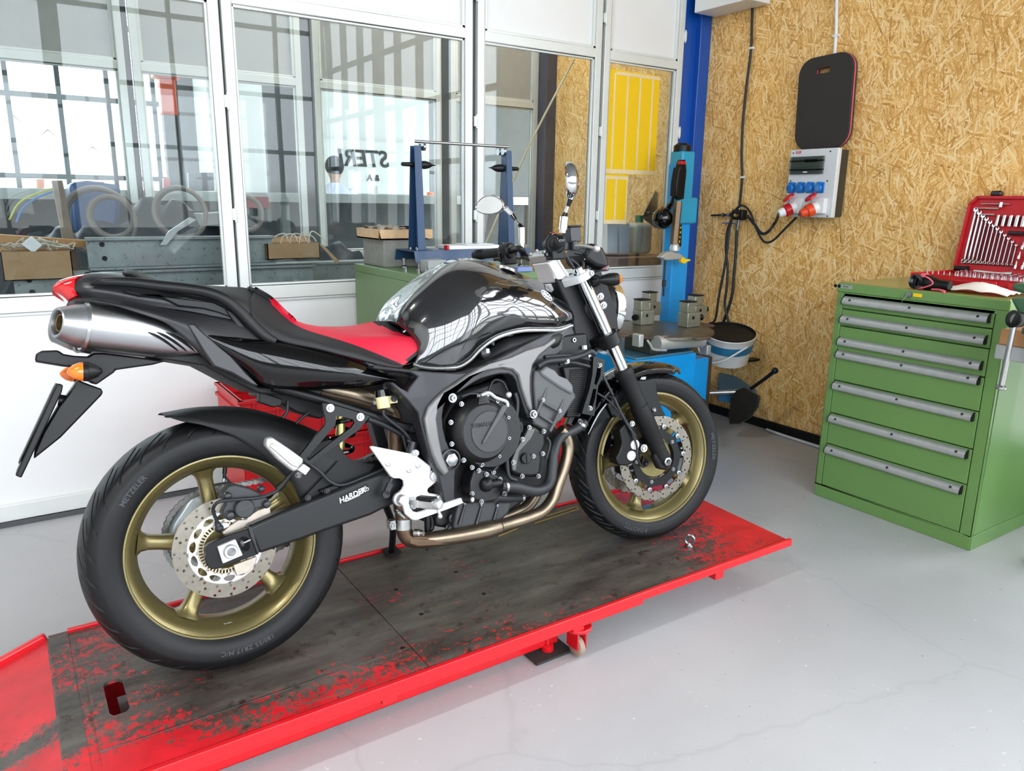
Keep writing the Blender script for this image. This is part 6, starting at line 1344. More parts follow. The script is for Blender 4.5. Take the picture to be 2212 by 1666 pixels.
for k, (u, v, c1, c2) in enumerate([(1722,447,M['crimson'],M['white']), (1770,447,M['orange'],M['orange'])]):
    bq = UW(u, v, 0, fx); d = np.array([-.72,.42,-.36]); d /= np.linalg.norm(d)
    s = PB('red_socket', G().box(bq+[-.012,-.005,.005], (.03,.078,.080), rx(0)).lathe([(0,.031),(.03,.030)], bq+[-.015,0,0], d, 28), M['white'], bev=.004)
    PB('socket_flap', G().lathe([(0,.034),(.008,.033),(.011,.028),(.011,.001)], bq+[-.052,.020,.046], (-.55,.35,.75), 28), M['red'], s)
    P = bq+[-.015,0,0]+d*.03
    pg = thing('power_plug', ['crimson and white industrial plug in the left red socket of the power box', 'orange industrial plug in the right red socket of the power box'][k], 'plug', P)
    mk('plug_collar', G().lathe([(0,.0335),(.03,.0335),(.034,.030),(.036,.027)], (0,0,0), d, 30), c1, pg); mk('plug_body', G().lathe([(.034,.025),(.060,.022),(.068,.017),(.068,.010)], (0,0,0), d, 28), c2, pg)
    plugs.append(P+d*.066)
mf = UW(1598,461,0,3.36)
for k, (P, pxs) in enumerate(zip(plugs, ([(1676,478),(1661,499),(1650,505),(1640,500),(1630,485),(1614,466)], [(1722,468),(1695,495),(1672,518),(1656,524),(1645,516),(1632,490),(1622,462),(1612,448),(1600,444),(1590,452)]))):
    tag(mk('power_cable', G().tube([P]+[UW(u, v, 0, 3.355-.01*k) for u, v in pxs], .0085-.002*k), M['hose']), ['thick black cable from the crimson plug, the upper of two loops', 'thinner black cable from the orange plug, the lower of two loops'][k], 'cable')
tag(mk('conduit', G().tube(ox([(1808,-12),(1807,25),(1806,70),(1803,118)], 3.385), .0085).box(UW(1806,77,0,3.385), (.014,.032,.012)), M['white']), 'white cable running down the strand board to the black pad', 'conduit')
al = thing('air_line', 'black air hose running down the strand board to a valve block', 'hose', UW(1600,460,0,3.38)); ao = np.array(al.location)
def AL(n, g, m, **k): g.V = [tuple(np.array(v)-ao) for v in g.V]; return mk(n, g, m, al, **k)
AL('hose', G().tube(ox([(1626,-10),(1624,60),(1622,110),(1612,190),(1605,260),(1602,330),(1603,385),(1598,440),(1597,452)], 3.385), .0075), M['hose'])
for u, v in ((1624,104),(1604,383)): AL('clip', G().box(UW(u,v,0,3.385), (.02,.028,.012)), M['white'], bev=.002)
c = UW(1597,464,0,3.36); AL('valve_block', G().box(c, (.05,.085,.06)).box(c+[.0,.035,.0], (.045,.03,.04)), M['blacksat'], bev=.01, seg=3); AL('outlet', G().lathe([(0,.011),(.02,.010),(.021,.006)], c+[-.024,-.006,-.004], (-1,.1,0), 20), mat('brass', '#b79a4e', .35, .9))
AL('coupling', G().tube([c+[0,.04,0], UW(1575,464,0,3.36), UW(1537,465.5,0,3.36)], [.0095,.009,.007,.0065]), M['frame']); AL('coupling_ring', G().lathe([(-.01,.0115),(.01,.0115)], UW(1575,464,0,3.36), (0,1,0), 18).lathe([(-.006,.012),(.006,.012)], UW(1562,464.5,0,3.36), (0,1,0), 18), M['zinc'])
AL('ball_valve', G().cyl(c+[0,-.0,-.028], UW(1592,497,0,3.36), .010), M['zinc']); AL('valve_lever', G().tube(ox([(1590,484),(1575,482),(1560,482)], 3.345), [.006,.008,.007], flat=.5), M['sockblue'])
AL('tee', G().cyl(c+[0,0,.028], UW(1597,448,0,3.36), .009), M['zinc'])
for k, pxs in enumerate([[(1592,497),(1590,540),(1586,590),(1581,640),(1565,690),(1550,720)], [(1582,470),(1571,500),(1568,540),(1572,575),(1570,620),(1566,660),(1575,700)], [(1580,478),(1575,500),(1571,540),(1563,590),(1553,640),(1545,690),(1532,700)]]):
    tag(mk('air_hose', G().tube([UW(u, v, 0, 3.345-.02*k) for u, v in pxs], .009 if k == 0 else .0075), M['hose']), ['black hose hanging below the blue lever valve', 'right one of the two thin black hoses hanging under the valve block', 'left one of the two thin black hoses hanging under the valve block'][k], 'hose')
wb = thing('wall_unit', 'white rectangular box high on the strand board wall, cut by the picture top', 'box', (3.33, 1.44, 2.40)); mk('case', G().bx((-.12,-.20,.02), (.06,.20,.30)), M['white'], wb, bev=.004)
tag(mk('floor_cable', G().tube([(3.34,.95,.012),(3.33,.80,.010),(3.32,.5,.010),(3.33,.2,.010)], .008), M['greyplas']), 'grey cable lying along the foot of the strand board wall', 'cable')
# ---- tool case on the cabinet
f = np.array([-.02,-.9998,0]); dp = np.array([.9998,-.02,0]); o3 = UW(1965,612,2,CHT); TC = Frame(np.stack([-f*-1, dp, [0,0,1.]], 1), o3)    # x along the front edge, y to the back
TC = Frame(np.stack([f, dp, np.array([0,0,1.])], 1), o3)
Wc, Dc, Hc = .56, .345, .048
tcs = thing('tool_case', 'open red plastic socket set case on the green drawer cabinet', 'tool case', o3, TC.R)
def TCm(n, g, m, parent=None, **k): return mk(n, g, m, parent or tcs, **k)
TCm('base', G().bx((0,0,.001), (Wc,Dc,Hc-.012)).bx((0,0,.001), (Wc,.012,Hc)).bx((0,Dc-.012,.001), (Wc,Dc,Hc)).bx((0,0,.001), (.012,Dc,Hc)).bx((Wc-.012,0,.001), (Wc,Dc,Hc)), M['crimson'], bev=.005)
TCm('catch', G().bx((.30,-.010,.006), (.36,.0,.040)).bx((.40,-.010,.006), (.46,0,.040)), M['crimson'], bev=.003)
la = math.radians(80); LR = Frame(np.stack([[1,0,0], [0,-math.sin(la),math.cos(la)], [0,math.cos(la),math.sin(la)]], 1), [0, Dc-.005, Hc])     # x along, y = face normal, z = up the lid
LH_ = .335; lidw = Frame(TC.R@LR.R, TC.w(LR.O))
ol = [(.0,.015),(.015,0),(Wc-.015,0),(Wc,.015),(Wc,LH_-.02),(Wc-.02,LH_),(.34,LH_),(.30,LH_),(.03,LH_),(0,LH_-.035)]
def LZ(P, y): return [(a, y, b) for a, b in P]
hole = [(.275,LH_-.075),(.285,LH_-.08),(.46,LH_-.08),(.47,LH_-.07),(.465,LH_-.03),(.44,LH_-.022),(.30,LH_-.022),(.28,LH_-.03)]
lid = TCm('lid', G().prism(LZ(ol, -.008), (0,-.030,0), [LZ(hole, -.008)]).xf(LR), M['crimson'], smooth=0)
inn = [(.014,.02),(Wc-.014,.02),(Wc-.014,LH_-.095),(.25,LH_-.095),(.25,LH_-.014),(.038,LH_-.014),(.014,LH_-.045)]
rim = G()
oi = ol
def strip(a, b, w=.012, h=.016):
    a = np.array([a[0],0,a[1]]); b = np.array([b[0],0,b[1]]); d = (b-a)/np.linalg.norm(b-a); n_ = np.cross(d, [0,1,0]); return G().prism([a, b, b+n_*w*-1, a+n_*w*-1], (0,-h,0))
for a, b in zip(oi, oi[1:]+oi[:1]): rim.join(strip(b, a))
TCm('lid_rim', rim.xf(Frame(LR.R, LR.w([0,.006,0]))), M['crimson'], smooth=0)
TCm('latch', G().box((.105, -.012, LH_+.012), (.045,.034,.024)).xf(LR), M['gloss'], bev=.006)
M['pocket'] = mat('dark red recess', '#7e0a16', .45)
TCm('lid_recess', G().prism(LZ([(.03,.03),(.245,.03),(.245,.12),(.06,LH_-.075),(.03,LH_-.06)], -.0075), (0,.0012,0)).xf(LR), M['pocket'], smooth=0)
TCm('lid_recess', G().prism(LZ([(.13,LH_-.125),(.27,LH_-.125),(.45,LH_-.125),(.45,LH_-.088),(.13,LH_-.088)], -.0075), (0,.0012,0)).xf(LR), M['pocket'], smooth=0)
def intool(name, g, m, lab, grp, at_=(0,0,0), cat='tool'):
    o_ = mk(name, g, m); tag(o_, lab, cat, grp); mw = Matrix([list(r) for r in (lidw.R)]).to_4x4(); mw.translation = lidw.w(at_); o_.matrix_world = mw; return o_
nW = 12
ords = ['longest', 'second longest', 'third longest', 'fourth longest', 'fifth longest', 'sixth longest', 'sixth shortest', 'fifth shortest', 'fourth shortest', 'third shortest', 'second shortest', 'shortest']
for i in range(nW):
    Lw = .245-.0135*i; x = .038+.0185*i; k = 1-.045*i; z0 = .035
    g = G().rings([np.array([(dx*k, dy, z) for dx, dy in ((-.0042,0),(-.0022,.003),(.0022,.003),(.0042,0),(.0022,-.002),(-.0022,-.002))]) for z in (z0+.012, z0+Lw-.014)])
    g.torus((0,.002,z0+.006), (0,1,.1), .0075*k, .0035*k, 22, 8)
    jaw = [(.0105*k*math.cos(a), .0035, z0+Lw-.006+.0105*k*math.sin(a)) for a in np.linspace(math.radians(120), math.radians(420), 16)]
    jaw += [(.0045*k, .0035, z0+Lw+.006), (.0045*k, .0035, z0+Lw-.006), (-.0045*k, .0035, z0+Lw-.006)]
    g.prism(jaw, (0,-.005,0))
    intool('combination_wrench', g, M['chrome'], 'chrome combination wrench, the %s in the row in the red case lid' % ords[i], 'combination wrenches in the case lid', (x, .0, 0), 'wrench')
def sock(r, h, r2=None): r2 = r2 or r; return [(0,r*.8),(0,r),(h*.45,r),(h*.5,r2),(h,r2),(h,r2*.65),(h*.7,r2*.6)]
nm = ['leftmost', 'second from the left', 'third from the left', 'middle', 'third from the right', 'second from the right', 'rightmost']
for i in range(7):
    g = G().lathe(sock(.0065+.0004*i, .047), (0,.004,-.024), (0,0,1), 18); intool('deep_socket', g, M['chrome'], 'deep chrome socket, %s of the upper row in the red case lid' % nm[i], 'deep sockets in the case lid', (.143+.0265*i, .004, LH_-.108+.003*0), 'socket')
for k, (x, z, r, h) in enumerate(((.30,.165,.011,.05), (.34,.175,.013,.075))):
    g = G().lathe(sock(r, h, r*.8 if k == 0 else r), (0,.004,-h/2), (0,0,1), 20); intool('spark_plug_socket', g, M['chrome'], ['shorter stepped chrome socket in the middle of the red case lid', 'tall wide chrome socket in the middle of the red case lid'][k], None, (x, .006, z), 'socket')
rn = ['upper', 'middle', 'lower']; cn = ['first', 'second', 'third', 'fourth', 'fifth', 'sixth', 'seventh']
for r in range(3):
    for i in range(7):
        g = G().lathe([(0,.0055),(.016,.0055),(.018,.0025),(.034,.0022),(.036,.001)], (0,.003,0), (0,0,1), 12); intool('bit_socket', g, M['chrome'], 'small chrome bit socket, %s from the left in the %s row of the case lid' % (cn[i], rn[r]), 'bit sockets in the case lid', (.27+.028*i-.004*r, .004, .108-.042*r), 'socket')
g = G().cyl((-.06,.004,0), (.06,.004,0), .0028).box((.027,.004,-.004), (.012,.012,.022)); intool('sliding_bar', g, M['chrome'], 'thin chrome sliding T bar at the top of the red case lid', None, (.115, 0, LH_-.035), 'tool')
g = G().tube([(-.05,.004,0),(.05,.004,0)], [.003,.0045]); intool('extension_bar', g, M['chrome'], 'longer dark chrome extension bar beside the wrenches in the lid', None, (.085, 0, LH_-.055), 'tool')
g = G().tube([(-.025,.004,0),(.025,.004,0)], [.003,.005]); intool('extension_bar', g, M['chrome'], 'short chrome extension bar above the wrench row in the lid', None, (.098, 0, LH_-.082), 'tool')
g = G().tube([(-.03,.006,0),(.03,.006,0)], [.009,.0085,.010,.0085]); intool('universal_joint', g, M['frame'], 'dark ribbed joint lying crosswise in the middle of the case lid', None, (.232, .004, .175), 'tool')
tcm = Matrix([list(r) for r in TC.R]).to_4x4()
def inbase(name, g, m, lab, grp, at_, cat):
    o_ = mk(name, g, m); tag(o_, lab, cat, grp); mw = tcm.copy(); mw.translation = TC.w(at_); o_.matrix_world = mw; return o_
k = 0
for r in range(3):
    for i in range(12):
        rr = .0065+.0006*r+.0003*i; g = G().lathe([(0,rr),(.022,rr),(.022,rr*.7),(.012,rr*.65)], (0,0,0), (0,0,1), 14)
        inbase('socket', g, M['chrome'], 'short chrome socket in the %s row of the red case base' % ['back', 'second', 'third'][r], 'sockets in the case base', (.10+.036*i+.01*r, .26-.055*r, Hc-.012), 'socket')
for i in range(20):
    inbase('screwdriver_bit', G().lathe([(0,.0032),(.018,.0032),(.026,.0012)], (0,0,0), (0,0,1), 6), M['zinc'], 'small grey screwdriver bit in the front row of the red case', 'bits in the case base', (.05+.024*i, .038, Hc-.012), 'bit')
g = G().tube([(.03,.30,.062),(.09,.29,.062)], [.012,.016,.012,.017,.015], 16); inbase('screwdriver', g, M['blackplas'], 'black ribbed screwdriver handle lying in the case below the wrenches', None, (0,0,-.004), 'screwdriver')
g = G().tube([(.14,.25,.055),(.25,.24,.055),(.30,.24,.055)], [.008,.006,.014], 14); inbase('ratchet', g, M['chrome'], 'chrome ratchet lying in the base of the red case', None, (0,0,0), 'ratchet')
# torch and bag
p = UW(2004,627,2,CHT); to = thing('work_lamp', 'black and pink hand lamp with a pink cord on the green cabinet', 'lamp', p)
mk('lamp_body', G().tube([(0,.065,.03),(0,.02,.032),(0,-.03,.026),(0,-.085,.024)], [.020,.032,.030,.022,.020], 20), M['blackplas'], to); mk('lamp_front', G().lathe([(0,.026),(.006,.030),(.012,.030),(.014,.022),(.014,.001)], (-.022,.035,.032), (-1,.1,.15), 28), M['gloss'], to); mk('grip_ring', G().lathe([(-.008,.034),(.008,.034)], (0,.02,.032), (0,1,0), 28), M['pink'], to)
mk('cord', G().tube([(-.025,.06,.05),(-.03,.0,.055),(-.028,-.03,.03),(-.03,.02,.008),(-.028,.06,.018)], .003).tube([(-.03,-.03,.008),(-.03,-.06,.01),(-.035,-.085,.004)], [.003,.003,.006]), M['pink'], to)
p = UW(2118,634,2,CHT); rows = [np.array([(x, y, .004+.034*math.exp(-((x/.06)**2+(y/.09)**2))+.007*abs(math.sin(x*70+y*33))) for y in np.linspace(-.13,.13,18)]) for x in np.linspace(-.075,.07,12)]
tag(mk('plastic_bag', G().grid(rows), mat('milky film', '#efe6de', .35, spec=.7), solid=.001), 'flat milky plastic bag lying in front of the red tool case', 'bag').location = p
# ---- workbench and vise at the right edge
bn = thing('workbench', 'workbench with wooden top and steel edge at the right picture edge', 'workbench', (2.85, -1.5, 0)); 
mk('top', G().bx((-.41,-.9,.872), (.5,.875,.925)), mat('oak bench top', '#a7794e', .5, var=.2, vs=9), bn, bev=.003); mk('edge_frame', G().bx((-.415,-.9,.822), (.5,.88,.872)), M['greypaint'], bn, bev=.003)
mk('leg', G().bx((-.09,.73,0), (-.03,.79,.822)), M['green'], bn, bev=.004); mk('leg', G().bx((.40,.73,0), (.46,.79,.822)), M['green'], bn, bev=.004); mk('leg', G().bx((-.36,-.85,0), (-.30,-.79,.822)), M['green'], bn, bev=.004)
vs = thing('bench_vise', 'dark green bench vise with hanging steel bar at the right picture edge', 'vise', (2.46,-.78,.925))
M['visegreen'] = mat('vise green', '#3f6347', .5, .1, var=.12, vs=30, bmp=.1)
mk('vise_body', G().prism([(-.05,y,z) for y, z in ((.05,.0),(.06,.02),(.095,.10),(.085,.125),(.13,.135),(.135,.16),(-.12,.17),(-.12,0))], (.12,0,0)).prism([(-.13,y,z) for y, z in ((.06,.06),(.10,.12),(-.1,.12),(-.1,.05))], (.09,0,0)), M['visegreen'], vs, bev=.012, seg=3)
mk('vise_base', G().lathe([(0,.11),(.015,.11),(.02,.07),(.03,.06)], (0,-.02,0), (0,0,1), 28), M['visegreen'], vs)
q = UW(2193,690,0,2.30)-np.array(vs.location); e_ = UW(2162,836,0,2.285)-np.array(vs.location)
mk('screw', G().cyl(q+[-.01,-.01,0], q+[.14,-.01,0], .021, .017), M['steel'], vs); mk('screw_head', G().lathe([(-.02,.024),(.012,.028),(.014,.024),(.014,.001)], q+[.004,0,0], (-.9,.35,.1), 26), M['blacksat'], vs)
mk('tommy_bar', G().cyl(q, e_, .0085).lathe([(-.006,.011),(.0,.016),(.006,.016),(.009,.012)], e_, e_-q, 20), M['steel'], vs)
# ================================================================ tyre changer
tc0 = thing('tyre_changer', 'light blue tyre changer with a round turntable in the corner', 'tyre changer', (2.55, 1.05, 0)); oT = np.array([2.55,1.05,0])
def TY(n, g, m, parent=None, **k): g.V = [tuple(np.array(v)-oT) for v in g.V]; return mk(n, g, m, parent or tc0, **k)
TY('base_cabinet', G().bx((2.135,.85,.10), (2.575,1.35,.575)), M['ltblue'], bev=.008, seg=3); TY('base_top', G().bx((2.16,.86,.575), (2.56,1.34,.585)), mat('worn blue top', '#5d8ea3', .4, .2, var=.2, vs=12), bev=.003)
TY('side_box', G().bx((2.575,.90,.12), (2.73,1.3,.525)), M['ltblue'], bev=.006); TY('plinth', G().bx((2.16,.87,0), (2.72,1.33,.12)), M['blacksat'])
TY('foot_pedal', G().tube([(2.62,.89,.30),(2.63,.83,.22),(2.635,.80,.12)], [.014,.016,.018], flat=.5).tube([(2.69,.89,.30),(2.70,.83,.20),(2.70,.80,.11)], [.014,.016,.018], flat=.5), M['blackmat'])
c = np.array([2.44,.985,.685])
tb = TY('turntable', G().lathe([(-.008,.262),(-.006,.270),(.006,.270),(.008,.262),(.008,.001)], c, (0,0,1), 64), mat('worn steel table', '#7c7468', .36, .8, var=.15, vs=14))
TY('turntable_arm', G().bx(c+[-.32,-.05,-.008], c+[.36,.05,.007]).bx(c+[-.05,-.30,-.008], c+[.05,.32,.007]), mat('rusty plate', '#6a5c50', .5, .6, var=.2, vs=20), tb, bev=.01)
for k, (u, v) in enumerate(((1388,700),(1405,680),(1487,705),(1503,688))):
    b = UW(u, v, 2, .694); b[2] = .694
    j = TY('clamp_jaw', G().bx(b+[-.045,-.035,0], b+[.05,.035,.075]).bx(b+[-.045,-.03,.075], b+[.015,.03,.130]), mat('zinc plated jaw', '#a3a394', .4, .7, var=.1, vs=25), tb, bev=.003)
    TY('jaw_cap', G().bx(b+[-.047,-.033,.130], b+[.02,.033,.136]), M['blackmat'], j, bev=.002); TY('jaw_knob', G().lathe([(0,.008),(.01,.008),(.01,.018),(.03,.016)], b+[[-.045,0,.04],[-.045,0,.04],[.05,-.01,.045],[.05,0,.05]][k], [-1 if k < 2 else 1,-.4,0], 12), M['blacksat'], j)
    TY('jaw_hole', G().lathe([(0,.009),(.001,.009)], b+[-.005,-.0355,.05], (0,-1,0), 16), M['blackmat'], j)
TY('cylinder', G().cyl(UW(1420,742,1,.80), UW(1512,735,1,.80), .034, n=28).lathe([(-.008,.038),(.008,.038)], UW(1420,742,1,.80), (1,0,0), 26).lathe([(-.008,.038),(.008,.038)], UW(1512,735,1,.80), (1,0,0), 26), M['castalu'], tb)
TY('hub', G().cyl(c+[0,0,-.11], c+[0,0,-.008], .06).bx(c+[-.16,-.1,-.10], c+[-.09,.1,-.02]).bx(c+[.12,-.06,-.09], c+[.2,.06,-.02]), mat('oily steel', '#6e6a63', .4, .8), tb, bev=.006)
TY('fitting', G().tube(oy([(1398,735),(1405,745),(1412,755),(1440,757)], .78), .006).box(UW(1378,735,1,.8), (.03,.05,.06)).box(UW(1524,755,1,.85), (.03,.05,.05)), M['castalu'], tb, bev=.004)
TY('column', G().bx((2.945,1.43,.0), (3.08,1.51,1.55)), M['ltblue'], bev=.008, seg=3)
TY('column_head', G().bx((2.955,1.41,1.34), (3.06,1.51,1.62)).bx((2.94,1.40,1.21), (3.10,1.45,1.36)), mat('teal head', '#2f9fc4', .4), bev=.012, seg=3)
TY('lock_handle', G().prism(oy([(1466,372),(1474,345),(1482,345),(1484,370),(1478,430),(1470,432),(1462,425)], 1.36), (0,.04,0)).prism(oy([(1462,395),(1468,360),(1471,380),(1466,420),(1460,425)], 1.35), (0,.05,0)), M['blackplas'], bev=.006, seg=3); TY('lock_button', G().box(UW(1473,352,1,1.35), (.035,.03,.018)), M['red'], bev=.003)
TY('column_cap', G().lathe([(0,.05),(.03,.05),(.045,.03)], (3.0,1.46,1.62), (0,0,1), 24), M['blacksat'])
TY('hexagon_bar', G().cyl(UW(1465,435,1,1.34), UW(1456,528,1,1.34), .024, n=6), mat('brown steel bar', '#6b5844', .4, .7)); TY('mount_head', G().lathe([(0,.018),(.03,.03),(.05,.03),(.05,.001)], UW(1458,524,1,1.34), (.02,0,-1), 20).prism(oy([(1428,556),(1440,545),(1452,543),(1470,548),(1482,558),(1484,564),(1470,560),(1455,562),(1440,563)], 1.33), (0,.04,0)), M['castalu'], bev=.005)
TY('head_insert', G().prism(oy([(1471,562),(1476,556),(1482,560),(1491,560),(1493,563),(1484,566),(1480,570),(1473,568)], 1.325), (0,.02,0)), M['yellow'], bev=.002)
TY('warning_strip', G().prism(oy([(1469,487),(1473,484),(1472,530),(1464,540)], 1.412), (0,.003,0)), M['gloss'], smooth=0)
for v in (492,502,512,522): TY('warning_mark', G().box(UW(1470.5-(v-492)*.09,v,1,1.410), (.006,.002,.012)), M['yellow'])
TY('air_tank', G().sphere(UW(1432,472,1,1.42), .062, 24).cyl(UW(1432,472,1,1.42), UW(1447,444,1,1.44), .018).cyl(UW(1447,450,1,1.44), (2.97,1.47,1.38), .012), M['gloss']); TY('tank_fitting', G().lathe([(0,.010),(.02,.009)], UW(1429,453,1,1.40), (-.4,-.6,.5), 14), mat('copper fitting', '#b9804e', .35, .9))
TY('tank_pipe', G().tube([UW(1437,560,1,1.42), UW(1434,610,1,1.42), UW(1433,640,1,1.42)], .006).lathe([(-.02,.012),(.02,.012)], UW(1434,612,1,1.42), (0,0,1), 14), M['frame'])
# bead breaker
TY('breaker_arm', G().prism([UW(u, v, 2, .27) for u, v in ((1552,800),(1570,797),(1635,843),(1625,858),(1552,845))], (0,0,-.06)), mat('faded blue arm', '#4384ad', .4, .1, var=.1), bev=.006)
TY('breaker_cylinder', G().cyl((2.80,1.1,.27), UW(1597,846,0,3.0), .014), M['steel'])
P = ox([(1607,836),(1640,856),(1636,880),(1620,903),(1597,916),(1576,917),(1573,900),(1578,862),(1590,843)], 2.97); TY('breaker_blade', G().prism(P, (.014,0,0)), mat('oily blade steel', '#4d4842', .36, .7, var=.15, vs=15), bev=.004)
TY('breaker_handle', G().tube(ox([(1622,840),(1650,820),(1672,803)], 2.97), [.010,.010,.011]).sphere(UW(1674,801,0,2.97), .018, 16), M['blacksat'])
TY('tool_tray', G().bx((2.73,.99,.20), (2.86,1.35,.50)), mat('weathered steel post', '#57493c', .6, .3, var=.25, vs=9), bev=.004)
# bucket
bk = thing('bucket', 'white bucket with blue band and black inside beside the tyre changer', 'bucket', (3.13, 1.12, .415)); mk('bracket', G().bx((-.06,-.03,-.012), (.268,.03,.0)), M['blacksat'], bk)
Rb = Frame(rx(.20)@ry(-.16), [0,0,0])
mk('shell', G().lathe([(.02,.120),(.13,.135),(.185,.143),(.19,.147),(.195,.143),(.185,.138),(.135,.130)], (0,0,0), (0,0,1), 48, caps=False).lathe([(.02,.12),(.021,.117),(.021,.001)], (0,0,0), (0,0,1), 48).xf(Rb), M['white'], bk, merge=False)
mk('band', G().lathe([(.10,.1325),(.10,.1337),(.150,.1403),(.150,.139)], (0,0,0), (0,0,1), 48, caps=False).xf(Rb), mat('blue print', '#2b7ba6', .4), bk)
mk('paste', G().lathe([(.190,.139),(.190,.13),(.186,.08),(.184,.001)], (0,0,0), (0,0,1), 48, caps=False).lathe([(.186,.142),(.199,.144),(.201,.139),(.165,.137)], (0,0,0), (0,0,1), 48, caps=False).xf(Rb), M['blackmat'], bk)
mk('handle', G().tube([(.01,.15,.165),(-.12,.125,.10),(-.165,0,.055),(-.14,-.09,.085),(-.02,-.152,.165)], .0055).xf(Rb), M['white'], bk)
# ================================================================ crates on the floor by the partition
def crate(name, label, loc, w, d, h, mat_):
    t = thing(name, label, 'crate', loc, group=None); th = .006
    g = G().bx((-w/2,-d/2,0), (w/2,d/2,th))
    for s in (-1, 1): g.bx((-w/2, s*d/2-th/2, 0), (w/2, s*d/2+th/2, h)).bx((s*w/2-th/2, -d/2, 0), (s*w/2+th/2, d/2, h))
    mk('walls', g, mat_, t); r = G()
    for z in (h-.012, h-.055): 
        for s in (-1, 1): r.bx((-w/2-.01, s*d/2-.012, z), (w/2+.01, s*d/2+.012, z+.012)).bx((s*w/2-.012, -d/2-.01, z), (s*w/2+.012, d/2+.01, z+.012))
    for x in np.linspace(-w/2+.05, w/2-.05, 6): r.bx((x-.004, -d/2-.010, 0), (x+.004, -d/2, h))
    mk('ribs', r, mat_, t, bev=.001); return t
crate('plastic_crate', 'lower red plastic crate of the stack behind the rear wheel', (.65, 1.42, .10), .58, .38, .22, M['red'])
crate('plastic_crate', 'upper open red plastic crate of the stack behind the rear wheel', (.65, 1.42, .325), .58, .38, .20, M['red'])
t = thing('crate_dolly', 'low black dolly under the stack of red crates', 'dolly', (.65, 1.42, 0)); mk('platform', G().bx((-.29,-.19,.07), (.29,.19,.098)), M['blackmat'], t, bev=.006)
for sx, sy in ((-1,-1),(1,-1),(-1,1),(1,1)): mk('caster', G().lathe([(-.01,.032),(.01,.032)], (sx*.24, sy*.15, .034), (1,0,0), 20).bx((sx*.24-.016, sy*.15-.016, .04), (sx*.24+.016, sy*.15+.016, .072)), M['blackplas'], t)
crate('plastic_crate', 'red plastic crate on the floor behind the front wheel', (2.0, 1.28, 0), .40, .30, .27, M['red'])
# ================================================================ the store behind the glass
t = thing('store_bench', 'long pale bench behind the glass partition carrying steel beams', 'bench', (0, 2.3, 0)); mk('top', G().bx((-3., -.48, .80), (2.9, .12, .865)), M['greypanel'], t, bev=.004)
for x in (-2.9, -.6, 1.2, 2.8): mk('leg', G().bx((x-.03, .02, 0), (x+.03, .08, .80)), M['greypaint'], t)
t = thing('wooden_shelf', 'brown wooden shelf behind the window with the yellow sheets', 'shelf', (3.1, 2.1, 0)); mk('board', G().bx((-.25,-.30,.875), (.28,.30,.985)), mat('brown board', '#7b5b3d', .6, var=.2, vs=8), t, bev=.003); mk('leg', G().bx((-.05,-.05,0), (.05,.05,.875)), M['greypaint'], t)
def ibeam(name, label, x0, x1, y, z0, z1, wd, holes=()):
    t = thing(name, label, 'beam', ((x0+x1)/2, y, z0)); o = np.array([(x0+x1)/2, y, z0]); f = .012
    g = G().bx((x0,y-wd/2,z0), (x1,y+wd/2,z0+f)).bx((x0,y-wd/2,z1-f), (x1,y+wd/2,z1)).bx((x0,y-.006,z0), (x1,y+.006,z1)); g.V = [tuple(np.array(v)-o) for v in g.V]; mk('profile', g, M['bluegrey'], t, bev=.002)
    h = G()
    for hx, hz in holes: h.lathe([(0,.011),(.0015,.011)], np.array([hx, y-.0062, hz])-o, (0,-1,0), 18)
    if holes: mk('bolt_hole', h, M['blackmat'], t)
ibeam('steel_beam', 'lower grey steel beam lying behind the glass', -.34, .93, 1.93, .868, 1.004, .10, ((-.285,.975),(-.28,.925)))
ibeam('steel_beam', 'upper grey steel beam lying on the other one behind the glass', -.06, .74, 1.95, 1.006, 1.145, .09, ((-.0,1.115),(.005,1.055)))
ibeam('steel_beam', 'dark steel beam behind the right end of the grey beams', .70, 1.35, 2.22, .868, .99, .10)
def obox(name, label, px, y, d, m, h=None):
    P = oy(px, y); x0, x1 = min(p[0] for p in P), max(p[0] for p in P); z0, z1 = min(p[2] for p in P), max(p[2] for p in P)
    t = thing(name, label, 'box', ((x0+x1)/2, y, z0)); w = (x1-x0)/2; hh = z1-z0
    g = G().bx((-w,0,0), (w,d,.004)).bx((-w,0,0), (w,.004,hh)).bx((-w,d-.004,0), (w,d,hh)).bx((-w,0,0), (-w+.004,d,hh)).bx((w-.004,0,0), (w,d,hh)); mk('carton', g, m, t); mk('flap', G().prism([(-w,d,hh),(w,d,hh),(w-.01,d+.02,hh+.03),(-w+.01,d+.02,hh+.025)], (0,.003,0)), m, t); return t
obox('cardboard_box', 'open cardboard box full of wires at the left picture edge', [(0,545),(160,602)], 1.86, .14, M['cardboard'])
obox('cardboard_box', 'small cardboard box of cut-offs at the right end of the steel beams', [(577,527),(692,558)], 1.90, .12, M['cardboard'])
def obj_px(name, label, cat, px, y, depth, m, group=None, bev=.002):
    P = np.array(oy(px, y))
    if y == 4.4: P[:, 2] += 1.361-P[:, 2].min()
    c = P.mean(0); g = G().prism(P-c, (0, depth, 0)); o = mk(name, g, m, bev=bev); o.location = c; return tag(o, label, cat, group)
M['beamwood'] = mat('sawn timber', '#b98a58', .65, var=.15, vs=12); M['oldwood'] = mat('grey old timber', '#857768', .7, var=.2, vs=14)
obj_px('wooden_plank', 'orange-brown plank lying behind the wires at the left picture edge', 'plank', [(-20,506),(192,520),(192,535),(-20,526)], 2.02, .08, M['beamwood'])
obj_px('wooden_post', 'leaning grey timber post behind the left window', 'post', [(112,390),(135,390),(184,635),(158,635)], 2.12, .05, M['oldwood'])
obj_px('junction_plate', 'pale square plate with a hole lying on the wires behind the left window', 'plate', [(46,528),(68,510),(92,530),(72,547)], 1.90, .012, M['white'])
